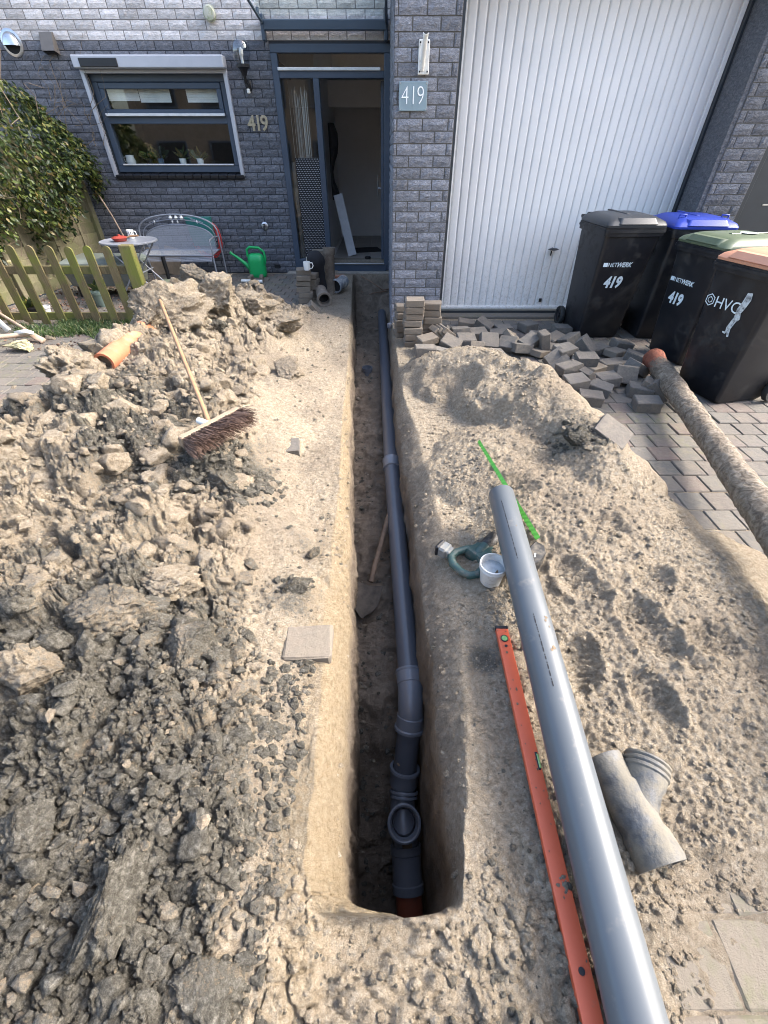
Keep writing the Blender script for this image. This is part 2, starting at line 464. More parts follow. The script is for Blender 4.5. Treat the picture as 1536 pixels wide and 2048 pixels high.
DENTS = [  # footprints and hollows
 (.95, 3.15, .28, .22, 0, .13), (.62, 3.35, .2, .2, 0, .06), (1.12, 1.02, .10, .17, 15, .075), (.93, 1.28, .09, .15, 30, .06), (.80, .88, .08, .13, -10, .05),
 (1.18, 1.62, .13, .09, 20, .06), (.82, 2.0, .12, .09, 10, .05), (1.28, 1.28, .09, .14, -20, .055), (.72, 1.55, .07, .12, 0, .04), (1.0, 2.22, .16, .1, 0, .05),
 (1.02, .72, .08, .13, 10, .05), (1.36, .95, .12, .09, 0, .05),
]
def ell(x, y, cx, cy, rx, ry, rot):
    a = math.radians(rot); dx = x - cx; dy = y - cy
    u = (dx * math.cos(a) + dy * math.sin(a)) / rx; v = (-dx * math.sin(a) + dy * math.cos(a)) / ry
    return u * u + v * v
def zone_masks(x, y):
    """clodL: broken clay and sand lumps on the left; sandR: loose sand on the right"""
    xl = np.interp(y, [0, .3, .7, 1.2, 2.0, 2.6, 4, 5.2, 6], [-.30, -.33, -.42, -.55, -.74, -.86, -1.1, -.75, -.7])
    left = sstep(0, .22, xl - x + fbm(x, y, 3, 3, 91) * .16)
    return left
def height(x, y, detail=True):
    wx = x + fbm(x, y, 1.7, 3, 11) * .22; wy = y + fbm(x, y, 1.7, 3, 29) * .22
    acc = np.zeros(x.shape)
    for (cx, cy, rx, ry, rot, h, p) in HEAPS:
        r2 = ell(wx, wy, cx, cy, rx * 1.15, ry * 1.15, rot)
        acc = acc + (h * np.maximum(0, 1 - r2) ** p) ** 3
    H = np.cbrt(acc)
    for (cx, cy, rx, ry, rot, d) in DENTS:
        r2 = ell(x + fbm(x, y, 9, 2, 5) * .02, y, cx, cy, rx, ry, rot)
        H = H - d * .6 * np.maximum(0, 1 - r2) ** 1.1 * (H > .01) + d * .4 * np.exp(-((np.sqrt(r2) - 1.1) / .22) ** 2) * sstep(-.4, .4, fbm(x, y, 8, 2, int(cx * 50) + 99))
        if ry < .2: H = H + .0045 * np.sign(np.sin(((y - cy) + .25 * np.abs(x - cx)) * 2 * np.pi / .026)) * sstep(1.0, .6, r2) * (fbm(x, y, 18, 2, 7) > -.15)
    left = zone_masks(x, y)
    body = sstep(.0, .06, H)
    # base level: dug strip near 0, paving bed a little below the paver tops
    xr = np.interp(y, [-1, .22, .34, .6, 1.5, 2.3, 3.0, 4, 4.6, 5.6], [.56, .62, 1.35, 1.75, 1.72, 1.55, 1.3, .9, .5, .2])
    xlp = np.interp(y, [-2, 2, 3, 4, 5, 6, 8.5], [-3.2, -2.9, -2.6, -2.45, -2.35, -1.15, -.95])
    edge = fbm(x, y, 4, 4, 55) * .16
    inr = sstep(-.12, .12, xr - x + edge); inl = sstep(-.1, .1, x - xlp + edge)
    dug = inr * inl
    base = -.010 + dug * .012
    # thin drifting sand over the edge of the paving on the right
    fringe = np.exp(-((xr - x + edge) / .26) ** 2) * (x > 0) * (y < 4)
    base = base + fringe * (.012 + .018 * fbm(x, y, 12, 4, 71))
    base = base + sstep(.55, .25, y) * sstep(.5, .7, x) * (.001 + .012 * fbm(x, y, 4.5, 5, 73)) * (1 - dug)
    H = H + base
    if not detail: return H, left, dug
    # ---- left: blocky clods at three sizes, cracked between
    sz = sstep(-1.0, .6, -fbm(x, y, 1.1, 2, 77)) 
    amp = left * (0.35 + .65 * sstep(.02, .16, H)) * np.maximum(dug, body)
    dx = x + fbm(x, y, 5, 5, 31, .6) * .09; dy = y + fbm(x, y, 5, 5, 37, .6) * .09
    nearf = np.clip(1.3 - y, 0, 1)
    for f, a, sd in ((2.3, .070, 1), (5.2, .042, 2), (12, .024, 3), (27, .016, 4), (60, .009, 5), (120, .005, 6)):
        f1, f2, r, gx, gy = worley(dx, dy, f, sd * 13)
        if f < 6: a = a * (1 - .6 * nearf)
        crack = sstep(0, .30, f2 - f1)
        tilt = gx * (r - .5) * 2 + gy * (np.mod(r * 7.3, 1) - .5) * 2
        dome = np.sqrt(np.maximum(0, 1 - f1 * f1)) * .6
        on = (np.mod(r * 3.7, 1) > .28)
        H = H + amp * a * (((r - .35) * .9 + dome * 1.3 + tilt * .35) * crack * on - .25 * (1 - crack))
    H = H + amp * ((.042 - .022 * sstep(1.8, 3.0, y)) * fbm(x, y, 8, 6, 41, .66, True) + .012 * fbm(x, y, 40, 4, 43, .6))
    # ---- everywhere: sand relief
    rt = dug * (1 - left)
    rough = rt * (x > 0) * sstep(.0, .05, H)
    f1, f2, r, gx, gy = worley(x + fbm(x, y, 20, 2, 8) * .02, y, 24, 301)
    H = H + (rough * .8 + .35 * rt * (x < 0)) * .008 * (r > .35) * np.sqrt(np.maximum(0, 1 - f1 * f1 * 1.4))
    f1, f2, r, gx, gy = worley(x, y, 58, 303)
    H = H + (rough * .9 + .4 * rt) * .0055 * (r > .3) * np.sqrt(np.maximum(0, 1 - f1 * f1 * 1.5))
    H = H + dug * (.014 * fbm(x, y, 3.2, 3, 61) + .008 * fbm(x, y, 11, 4, 63) + .004 * fbm(x, y, 50, 3, 65))
    H = H + rough * (.016 * fbm(x, y, 4.5, 5, 67, .6, True) - .004)
    nearr = sstep(.34, .02, y + fbm(x, y, 5, 2, 88) * .1) * dug * (1 - left) * sstep(1.2, .6, np.abs(x))
    f1, f2, r, gx, gy = worley(x + fbm(x, y, 14, 3, 18) * .03, y, 17, 311)
    H = H + nearr * (.020 * (r > .3) * np.sqrt(np.maximum(0, 1 - f1 * f1 * 1.3)) * sstep(0, .25, f2 - f1) + .02 * fbm(x, y, 10, 5, 313, .65, True))
    fl = dug * (1 - left) * (1 - nearr)
    H = H + fl * (.006 * fbm(x, y, 16, 5, 321, .65, True))
    return H, left, dug

def build_ground():
    ys = [-0.65]
    K = .0036
    while ys[-1] < 9.2:
        y = ys[-1]; st = K * max(.6, .755 * max(y, -.3) + 1.08)
        if abs(y - Y_NEAR) < .09: st = .0022
        ys.append(y + st)
    ys = np.array(ys)
    ys = np.concatenate([np.linspace(-14, -.9, 14), np.linspace(-.85, -.67, 6), ys, np.linspace(9.6, 30, 10)])
    nL, nM, nR = 360, 120, 310
    R = len(ys)
    lo = rimx(LO, ys, .012, 3); ro = rimx(RO, ys, .014, 5); li = rimx(LI, ys, .018, 7); ri = rimx(RI, ys, .018, 9)
    li = np.maximum(li, lo + .01); ri = np.minimum(ri, ro - .012)
    ext = 1.02 * (.755 * np.clip(ys, -.2, 9) + 1.25)
    t = np.linspace(0, 1, nL + 1)[:-1][::-1] + 1.0 / nL
    far = np.maximum(0, t - .93) / .07
    XL = lo[:, None] - ext[:, None] * t[None, :] - (far ** 2)[None, :] * 22
    tr = np.linspace(1.0 / nR, 1, nR); farr = np.maximum(0, tr - .93) / .07
    XR = ro[:, None] + ext[:, None] * tr[None, :] + (farr ** 2)[None, :] * 22
    YL = np.repeat(ys[:, None], nL, 1); YR = np.repeat(ys[:, None], nR, 1)
    hl, ml, dl = height(XL, YL); hr, mr, dr = height(XR, YR)
    a1, _, _ = height(lo[:, None] - .0, ys[:, None]); a2, _, _ = height(ro[:, None] + .0, ys[:, None])
    # trench cross-section
    q = (ys > Y_NEAR) & (ys < Y_FAR)
    dn = np.clip((Y_NEAR + .11 - ys) / .11, 0, 1); wn = np.maximum(0, 1 - dn ** 4.5) ** .5
    dist_n = np.clip((ys - Y_NEAR) / .09, 0, 1)
    mid = (li + ri) / 2 + .01
    li2 = mid + (li - mid) * wn; ri2 = mid + (ri - mid) * wn
    fz = floor_z(ys)
    segs = [14, 34, 26, 34, 12]     # left ledge, left wall, floor, right wall, right ledge  -> 120
    XM = np.zeros((R, nM)); ZM = np.zeros((R, nM)); U = np.zeros(nM); D = np.zeros((R, nM))
    k = 0
    keys_x = [lo, li2, li2 + .015 * wn, ri2 - .02 * wn, ri2, ro]
    zi_l = np.where(q, -.09 * dist_n + a1[:, 0] * (1 - dist_n) - .01, a1[:, 0]); zi_r = np.where(q, -.12 * dist_n + a2[:, 0] * (1 - dist_n) - .01, a2[:, 0])
    fl = np.where(q, fz, a1[:, 0]); fr = np.where(q, fz, a2[:, 0])
    keys_z = [a1[:, 0], zi_l, fl, fr, zi_r, a2[:, 0]]
    nz = 0
    for si, n in enumerate(segs):
        tt = (np.arange(n) + (0 if si else 0)) / (n if si < 4 else n - 1 + 1e-9)
        if si in (0, 4): te = tt
        else: te = tt
        for j in range(n):
            e = te[j]
            x = keys_x[si] * (1 - e) + keys_x[si + 1] * e; z = keys_z[si] * (1 - e) + keys_z[si + 1] * e
            if si == 0: z = keys_z[0] + (keys_z[1] - keys_z[0]) * (e ** 1.5)
            if si == 4: z = keys_z[4] + (keys_z[5] - keys_z[4]) * (1 - (1 - e) ** 1.3)
            XM[:, k] = x; ZM[:, k] = z
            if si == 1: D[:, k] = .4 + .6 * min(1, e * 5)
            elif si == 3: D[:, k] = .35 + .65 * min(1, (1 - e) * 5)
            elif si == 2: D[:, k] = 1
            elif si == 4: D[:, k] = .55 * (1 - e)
            k += 1
    YM = np.repeat(ys[:, None], nM, 1)
    inside = q[:, None] * np.ones((1, nM))
    # relief on walls (sideways) and floor
    wallL = np.zeros(nM); wallL[14:48] = np.sin(np.linspace(0, np.pi, 34)); wallR = np.zeros(nM); wallR[74:108] = np.sin(np.linspace(0, np.pi, 34))
    flr = np.zeros(nM); flr[46:76] = 1; led = np.zeros(nM); led[2:14] = np.minimum(1, np.arange(12) / 6); led[106:118] = np.minimum(1, np.arange(12)[::-1] / 6)
    nw = fbm(YM, ZM, 5, 5, 101, .6) * .03 + fbm(YM, ZM * .4, 24, 5, 103, .68, True) * .022
    XM = XM + inside * wn[:, None] * (nw * wallL - fbm(YM, ZM, 5, 5, 111, .6) * .035 * wallR)
    f1, f2, r, gx, gy = worley(XM, YM, 11, 401); g1, g2, rr, _, _ = worley(XM, YM, 30, 403)
    fn = fbm(XM, YM, 6, 5, 121, .6) * .05 + .03 * (r > .45) * np.sqrt(np.maximum(0, 1 - f1 ** 2)) + .012 * (rr > .4) * np.sqrt(np.maximum(0, 1 - g1 ** 2))
    ZM = ZM + inside * flr * fn + inside * led * (fbm(XM, YM, 14, 6, 131, .68) * .046 + .020 * fbm(XM * 3, YM, 9, 5, 133, .65, True))
    ZM = np.where(inside > 0, ZM, ZM + 0)
    hm, mm, dmm = height(XM, YM)
    ZM = np.where(inside > 0, ZM, hm)
    # notches where pavers sat along the left rim
    X = np.concatenate([XL, XM, XR], 1); Y = np.concatenate([YL, YM, YR], 1); Z = np.concatenate([hl, ZM, hr], 1)
    # clay share
    left = np.concatenate([ml, mm * 0, mr], 1)
    nearclay = np.clip(1.25 - (Y - .1) * 1.05, 0, 1) * sstep(-.22, -.42, X + fbm(X, Y, 6, 3, 209) * .08)
    clay = left * (.14 + .95 * nearclay + fbm(X, Y, 1.3, 3, 201) * .95)
    for (cx, cy, r0, a) in ((-.95, 2.1, .28, .8), (-1.55, 2.35, .4, .7), (-1.35, 2.0, .4, .6), (-.42, 1.18, .14, .6), (-.44, 1.62, .1, .5), (-2.6, 2.5, .6, .6), (-2.4, 1.9, .6, .5),
                            (.42, .92, .09, .75), (1.42, 2.42, .3, .55), (-.28, .35, .2, .7), (.9, .42, .12, .35), (-1.7, 4.4, .4, .4), (.1, .04, .2, .25)):
        clay = clay + a * np.exp(-((X - cx) ** 2 + (Y - cy) ** 2) / r0 ** 2)
    clay = np.clip(clay, 0, 1)
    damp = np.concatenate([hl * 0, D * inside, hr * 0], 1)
    farn = sstep(5.0, 6.5, Y) * .35  # far ground before the house takes part of the trench earth's darker tone
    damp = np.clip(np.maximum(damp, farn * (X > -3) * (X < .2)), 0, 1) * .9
    bank = np.zeros(Z.shape); a = nL
    bank[:, a:a + 14] = inside[:, :14] * .9; bank[:, a + 14:a + 22] = inside[:, 14:22] * np.linspace(.8, 0, 8)[None, :]
    bank = bank * sstep(5.2, 3.0, Y)
    strip = sstep(.10, .0, np.abs(X - (np.interp(Y, *LO) - .03)) - .0) * .5 * sstep(2.5, 1.2, Y)
    bank = np.maximum(bank, strip * (X < -.05))
    C = X.shape[1]
    co = np.stack([X, Y, Z], -1).reshape(-1, 3).astype(np.float32)
    idx = np.arange(R * C).reshape(R, C)
    f = np.stack([idx[:-1, :-1], idx[:-1, 1:], idx[1:, 1:], idx[1:, :-1]], -1).reshape(-1, 4)
    me = bpy.data.meshes.new('ground')
    me.vertices.add(len(co)); me.vertices.foreach_set('co', co.ravel())
    me.loops.add(f.size); me.loops.foreach_set('vertex_index', f.ravel().astype(np.int32))
    me.polygons.add(len(f)); me.polygons.foreach_set('loop_start', np.arange(0, f.size, 4, dtype=np.int32))
    me.polygons.foreach_set('loop_total', np.full(len(f), 4, dtype=np.int32))
    me.polygons.foreach_set('use_smooth', np.ones(len(f), dtype=bool))
    for nm, arr in (('clay', clay), ('damp', damp), ('bank', bank)):
        at = me.attributes.new(nm, 'FLOAT', 'POINT'); at.data.foreach_set('value', arr.astype(np.float32).ravel())
    me.update(calc_edges=True); me.validate()
    o = bpy.data.objects.new('ground', me); COL.objects.link(o); me.materials.append(M['earth'])
    o['kind'] = 'structure'; o['label'] = 'dug sandy earth with heaps, footprints and a narrow trench'
    return o
ground = build_ground()
def hz(x, y):
    h, _, _ = height(np.array([[float(x)]]), np.array([[float(y)]])); return float(h[0, 0])

_T = np.concatenate([np.linspace(.3, 12, 2400)])
def surf(px, py, up=0.0):
    """point of the ground surface seen at photo pixel (px, py), raised by up"""
    yn = (py - 1024) / FPX; down = _s + yn * _c; fwd = _c - yn * _s
    X = (px - 768) / FPX * _T; Y = fwd * _T; Z = CAM_H - down * _T
    H = height(X, Y)[0]; k = np.argmax(Z < H)
    return Vector((float(X[k]), float(Y[k]), float(H[k]) + up))
# ================================================================== HOUSE
D2, D1, DP = 8.45, 5.98, 5.55          # set-back front wall, garage door, pier face (metres from the camera)
XP0, XP1 = .09, .685                   # pier
XG1 = F(1350, 415, D1).x               # right edge of the garage opening
BL, BH, MJ = .25, .0925, .009
house = thing('terraced_house', 'grey split-block house with blue front door standing open, kitchen window and white garage door', 'house', (0, D2, 0))
random.seed(4)
def block_variant(k):
    """unit block: front (-y) face rough, 1 x 1, y depth in metres"""
    r = random.Random(k); nx, nz = 5, 3; vs = []; fs = []
    for j in range(nz):
        for i in range(nx):
            ed = i in (0, nx - 1) or j in (0, nz - 1)
            vs.append(((i / (nx - 1) - .5) * (1 if not ed else .985) + (0 if ed else r.uniform(-.06, .06)), (0.0 if ed else -r.uniform(.004, .013)), j / (nz - 1) - .5))
    for j in range(nz - 1):
        for i in range(nx - 1):
            a = j * nx + i; fs.append((a, a + 1, a + nx + 1, a + nx))
    ring = [i for i in range(nx)] + [nx * (j + 1) - 1 for j in range(1, nz)] + [nx * (nz - 1) + i for i in range(nx - 2, -1, -1)] + [nx * j for j in range(nz - 2, 0, -1)]
    b = len(vs)
    for i in ring: v = vs[i]; vs.append((v[0], .03, v[2]))
    n = len(ring)
    for i in range(n): fs.append((ring[i], b + i, b + (i + 1) % n, ring[(i + 1) % n]))
    me = bpy.data.meshes.new('block'); me.from_pydata(vs, [], fs)
    bm = bmesh.new(); bm.from_mesh(me); bmesh.ops.recalc_face_normals(bm, faces=bm.faces); bm.to_mesh(me); bm.free()
    return me, vs, fs
BLK = [block_variant(k) for k in range(7)]
MESHES = {}
def blk_mesh(k, mat):
    key = (k, mat)
    if key not in MESHES:
        me = BLK[k][0].copy(); me.materials.append(M[mat]); MESHES[key] = me
    return MESHES[key]
blocks = []   # (dist key, centre, w, h, rotz, mat)
def bands(x0, x1, z, openings):
    """parts of course z not cut by openings (x0,x1,z0,z1)"""
    seg = [(x0, x1)]
    for (a, b, c, d) in openings:
        if z > c - .02 and z < d + .02:
            ns = []
            for (p, q) in seg:
                if b <= p or a >= q: ns.append((p, q)); continue
                if a > p: ns.append((p, a))
                if b < q: ns.append((b, q))
            seg = ns
    return seg
def wall(name, x0, x1, z0, z1, Y, openings, matf, mortar, split=None, face='front', xf=None):
    """course by course; face 'front' looks to -Y, 'left' looks to -X (then x runs along Y, xf is its X)"""
    k = 0; z = z0
    while z < z1 - .01:
        h = min(BH, z1 - z); zc = z + h / 2
        for (p, q) in bands(x0, x1, zc, openings):
            xx = math.floor((p - 0.11 * (k % 2) - .02 * ((k * 7) % 3)) / BL) * BL + (BL / 2 if k % 2 else 0)
            while xx < q:
                a, b = max(xx, p), min(xx + BL, q)
                xx += BL
                if b - a < .035: continue
                m = matf(zc)
                if face == 'front': c = (((a + b) / 2), Y, zc); rz = 0
                else: c = (xf, (a + b) / 2, zc); rz = -math.pi / 2
                blocks.append((c, b - a - MJ, h - MJ, rz, m, BLK[random.randrange(7)]))
        z += BH; k += 1
Z_SPLIT = F(300, 81, D2).z
wx0, wx1 = F(165, 140, D2).x, F(470, 250, D2).x
wz0, wz1 = F(300, 350, D2).z, F(300, 110, D2).z
dx0, dx1 = -1.56, XP0
dz1 = F(650, 88, D2).z
openL = [(wx0 + .02, wx1 - .02, wz0, wz1 - .1), (dx0, dx1, 0, dz1)]
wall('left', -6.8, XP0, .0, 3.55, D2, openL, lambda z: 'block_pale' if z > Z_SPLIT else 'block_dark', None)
wall('pier', XP0, XP1, -.52, 3.3, DP, [], lambda z: 'block_pier', None)
wall('pier_side', DP + .01, D2, -.52, 3.3, 0, [], lambda z: 'block_pier', None, face='left', xf=XP0)
XR0 = XG1 + .05; XR1 = F(1478, 420, DP).x
wall('right', XR0, XR1, 0, 3.3, DP, [], lambda z: 'block_right', None)
DoorX1 = XR1 + 1.05
wall('right2', XR1, DoorX1, 2.35, 3.3, DP, [], lambda z: 'block_right', None)
wall('right3', DoorX1, 8, 0, 3.3, DP, [], lambda z: 'block_right', None)
# the 300 blocks that show largest are parts, the others one part
def vis(c):
    d = Vector(c) - Vector((0, 0, CAM_H)); zc = d.y * _c - d.z * _s
    u = d.x / zc * FPX; v = -(d.z * _c + d.y * _s) / zc * FPX
    inside = abs(u) < 790 and abs(v) < 1045
    return inside, zc
scored = []
for bk in blocks:
    ins, zc = vis(bk[0]); sc_ = (bk[1] / zc) * (1 if bk[3] == 0 else .05) * (1 if ins else .01)
    scored.append((sc_, bk))
scored.sort(key=lambda t: -t[0])
rest = {}
for i, (sc_, (c, wd, h, rz, m, bv)) in enumerate(scored):
    if i < 296:
        o = bpy.data.objects.new('wall_block', blk_mesh(BLK.index(bv), m)); COL.objects.link(o); o.parent = house
        o.location = (c[0], c[1] - D2, c[2]); o.scale = (wd, 1, h); o.rotation_euler = (0, 0, rz)
    else:
        mb = rest.setdefault(m, MB()); R = Matrix.Rotation(rz, 3, 'Z'); C = Vector(c)
        mb.add([C + R @ Vector((v[0] * wd, v[1], v[2] * h)) for v in bv[1]], bv[2])
for m, mb in rest.items(): obj('wall_blockwork', mb, M[m], house, fix=False, kind='stuff')
# mortar cores behind the blocks (joints show 10 mm recessed)
def core(name, x0, x1, y0, y1, z0, z1, mat):
    mb = MB(); mb.box(((x0 + x1) / 2, (y0 + y1) / 2, (z0 + z1) / 2), (x1 - x0, y1 - y0, z1 - z0)); return obj(name, mb, M[mat], house)
RC = .006
def cores_with_hole():
    mbd, mbp = MB(), MB()
    def rect(x0, x1, z0, z1):
        for (a, b, mb) in ((z0, min(z1, Z_SPLIT), mbd), (max(z0, Z_SPLIT), z1, mbp)):
            if b - a > .001: mb.box(((x0 + x1) / 2, D2 + RC + .14, (a + b) / 2), (x1 - x0, .28, b - a))
    rect(-7, wx0 + .02, -.1, 5.6); rect(wx0 + .02, wx1 - .02, -.1, wz0); rect(wx0 + .02, wx1 - .02, wz1 - .1, 5.6)
    rect(wx1 - .02, dx0, -.1, 5.6); rect(dx0, dx1, dz1, 5.6)
    obj('mortar', mbd, M['mortar_dark'], house); obj('mortar', mbp, M['mortar_pale'], house)
cores_with_hole()
core('mortar', XP0 + RC, XP1, DP + RC, D2 + .3, -.62, 3.3, 'mortar_grey')
core('mortar', XR0, XR1, DP + RC, D1 + .3, -.1, 3.3, 'mortar_grey')
core('mortar', DoorX1, 8, DP + RC, D1 + .3, -.1, 3.3, 'mortar_grey')
core('mortar', XR1, DoorX1, DP + RC, D1 + .3, 2.352, 3.3, 'mortar_grey')
core('mortar', XP1, XR0, DP + .05, D1 + .2, 2.95, 3.3, 'mortar_grey')
mb = MB(); mb.box(((XP0 + 8) / 2, (DP + D2 + 3) / 2 - .1, 3.36), (8 - XP0, D2 + 3 - DP, .12)); obj('flat_roof', mb, M['frame_dark'], house)
# reveal strips beside the garage door
mb = MB(); mb.box((XP1 + .012, DP + .22, 1.4), (.022, .42, 3.1)); obj('door_reveal', mb, M['frame_dark'], house)
mb = MB()
mb.box((XG1 + .026, DP + .225, 1.4), (.045, .43, 3.1)); obj('door_reveal', mb, M['block_right'], house)
mb = MB(); mb.box((XP1 + .034, D1 - .03, 1.45), (.02, .05, 2.95)); obj('door_seal', mb, M['frame_dark'], house); mb = MB(); mb.box((XG1 - .012, D1 - .03, 1.45), (.024, .05, 2.95)); obj('door_seal', mb, M['frame_dark'], house)
# garage door: white steel with pressed ribs
gx0, gx1 = XP1 + .045, XG1 - .025; GZ0, GZ1 = .055, 2.95
mb = MB(); mb.box(((gx0 + gx1) / 2, D1 + .03, (GZ0 + GZ1) / 2), (gx1 - gx0, .02, GZ1 - GZ0)); gd = obj('garage_door', mb, M['garage'], house, label='white ribbed steel garage door')
pitch_ = (gx1 - gx0 - .1) / 27
rb = MB(); wr = pitch_ * .5 * .86
prof = [(-wr - .006, .012), (-wr + .002, -.002), (-wr + .012, -.004), (wr - .012, -.004), (wr - .002, -.002), (wr + .006, .012)]
vs = [(x, y, GZ0 + .035) for x, y in prof] + [(x, y, GZ1 - .02) for x, y in prof]
rb.add(vs, [(i, i + 1, i + 7, i + 6) for i in range(5)] + [(0, 1, 2, 3, 4, 5)])
rib0 = obj('rib', rb, M['garage'], gd, smooth=50, local=True); ORG
rib0.location = (gx0 + .05 + pitch_ / 2, D1 + .008 - D2, 0)
for i in range(1, 27):
    o = rib0.copy(); COL.objects.link(o); o.parent = gd; o.location.x = gx0 + .05 + pitch_ * (i + .5)
mb = MB(); mb.box((gx0 + .022, D1 + .006, (GZ0 + GZ1) / 2), (.044, .03, GZ1 - GZ0), ch=.004); mb.box((gx1 - .022, D1 + .006, (GZ0 + GZ1) / 2), (.044, .03, GZ1 - GZ0), ch=.004)
mb.box(((gx0 + gx1) / 2, D1 - .004, GZ0 + .018), (gx1 - gx0, .03, .034), ch=.005)
obj('edge_frame', mb, M['garage'], gd, local=False)
hp = F(1106, 498, D1 - .03); mb = MB()
mb.lathe((hp.x, D1 - .05, hp.z), [(0, -.012), (.04, -.011), (.07, 0), (.04, .01), (0, .012)], 20, sy=.5); mb.cyl((hp.x, D1 - .05, hp.z), (hp.x, D1 + .01, hp.z), .012, n=10)
mb.box((hp.x - .004, D1 - .006, hp.z - .05), (.016, .008, .05), ch=.003); obj('handle', mb, M['black'], gd, smooth=40)
hp = F(1080, 600, D1); mb = MB(); mb.box((hp.x, D1 - .008, hp.z), (.035, .014, .045), ch=.004); obj('lock', mb, M['black'], gd)
# dark strip and concrete sill under the garage door
mb = MB(); mb.box(((gx0 + gx1) / 2, D1 - .02, .03), (gx1 - gx0, .1, .03)); obj('threshold_strip', mb, M['frame_dark'], house)
mb = MB(); mb.box(((gx0 + gx1) / 2, D1 - .12, .005), (gx1 - gx0 + .1, .22, .03), ch=.004); obj('garage_sill', mb, M['paver'], house)
# right: neighbour's dark door
mb = MB(); mb.box((XR1 + .04, DP + .1, 1.17), (.07, .1, 2.34), ch=.004); mb.box((XR1 + .5, DP + .1, 2.31), (1.0, .1, .07)); obj('side_door_frame', mb, M['frame_dark'], house)
mb = MB(); mb.box((XR1 + .56, DP + .13, 1.14), (.96, .05, 2.26), ch=.004); sd = obj('side_door', mb, M['frame_dark'], house)
for zz in (.3, .75, 1.2, 1.65, 2.1):
    mb = MB(); mb.box((XR1 + .6, DP + .102, zz), (.6, .008, .012)); obj('groove_strip', mb, M['steel'], sd)

# ---- kitchen window
WY = D2 + .10
win = MB(); fx0, fx1, fz0, fz1 = wx0 + .04, wx1 - .04, wz0 + .03, wz1 - .17
zm = F(330, 240, WY).z
def frame_rect(mb, x0, x1, z0, z1, t, y, d, ch=.006):
    mb.box(((x0 + x1) / 2, y, z1 - t / 2), (x1 - x0, d, t), ch=ch); mb.box(((x0 + x1) / 2, y, z0 + t / 2), (x1 - x0, d, t), ch=ch)
    mb.box((x0 + t / 2, y, (z0 + z1) / 2), (t, d, z1 - z0 - 2 * t + .004), ch=ch); mb.box((x1 - t / 2, y, (z0 + z1) / 2), (t, d, z1 - z0 - 2 * t + .004), ch=ch)
frame_rect(win, fx0, fx1, fz0, fz1, .085, WY, .10)
win.box(((fx0 + fx1) / 2, WY, zm), (fx1 - fx0 - .16, .098, .09), ch=.005)
window = obj('window', win, M['frame_blue'], house, smooth=35, label='blue-grey framed kitchen window with pot plants behind the glass')
mb = MB(); frame_rect(mb, fx0 + .09, fx1 - .09, zm + .048, fz1 - .09, .065, WY - .035, .06); obj('sash', mb, M['frame_blue'], window, smooth=35)
mb = MB(); mb.box(((fx0 + fx1) / 2, WY - .085, zm + .052), (fx1 - fx0 - .17, .04, .03), ch=.004); obj('drip_rail', mb, M['white_trim'], window)
mb = MB(); mb.box(((fx0 + fx1) / 2, WY - .055, fz0 + .095), (fx1 - fx0 - .19, .03, .018), ch=.004); obj('drip_rail', mb, M['white_trim'], window)
def pane(x0, x1, z0, z1, y, par, mat='glass'):
    mb = MB(); mb.box(((x0 + x1) / 2, y, (z0 + z1) / 2), (x1 - x0, .006, z1 - z0)); return obj('pane', mb, M[mat], par)
pane(fx0 + .15, fx1 - .15, zm + .11, fz1 - .15, WY - .02, window); pane(fx0 + .08, fx1 - .08, fz0 + .08, zm - .045, WY, window)
# shutter box, guides, sill
bz0, bz1 = F(300, 137, D2 - .13).z, F(300, 109, D2 - .15).z
mb = MB(); mb.box(((wx0 + wx1) / 2 - .0, D2 - .085, (bz0 + bz1) / 2), (wx1 - wx0 + .06, .165, bz1 - bz0), ch=.012)
sb = obj('shutter_box', mb, M['shutter'], house, smooth=35)
mb = MB(); a = F(147, 125, D2 - .17); b = F(228, 125, D2 - .17); mb.box(((a.x + b.x) / 2 + .06, D2 - .172, (bz0 + bz1) / 2 - .01), (b.x - a.x - .03, .012, .085), ch=.006); obj('solar_panel', mb, M['black'], sb)
mb = MB(); mb.box(((wx0 + wx1) / 2, D2 - .03, bz0 - .02), (wx1 - wx0 - .02, .05, .035)); obj('bottom_slat', mb, M['shutter'], sb)
for xx in (wx0 + .005, wx1 - .005):
    mb = MB(); mb.box((xx, D2 - .02, (wz0 + bz0) / 2 - .01), (.055, .06, bz0 - wz0 + .02), ch=.005); obj('shutter_guide', mb, M['shutter'], house)
for xx, sg in ((wx0 + .032, 1), (wx1 - .032, -1)):
    mb = MB(); mb.box((xx, D2 + .05, (wz0 + wz1) / 2), (.02, .1, wz1 - wz0)); obj('window_jamb', mb, M['frame_dark'], house)
nsl = 15; wsl = (wx1 - wx0 + .02) / nsl
for i in range(nsl):
    mb = MB(); mb.box((wx0 + wsl * (i + .5), D2 + .01, wz0 - .012), (wsl - .008, .13, .05), rot=Matrix.Rotation(rad(8), 3, 'X'), ch=.006); obj('sill_tile', mb, M['black'], house)
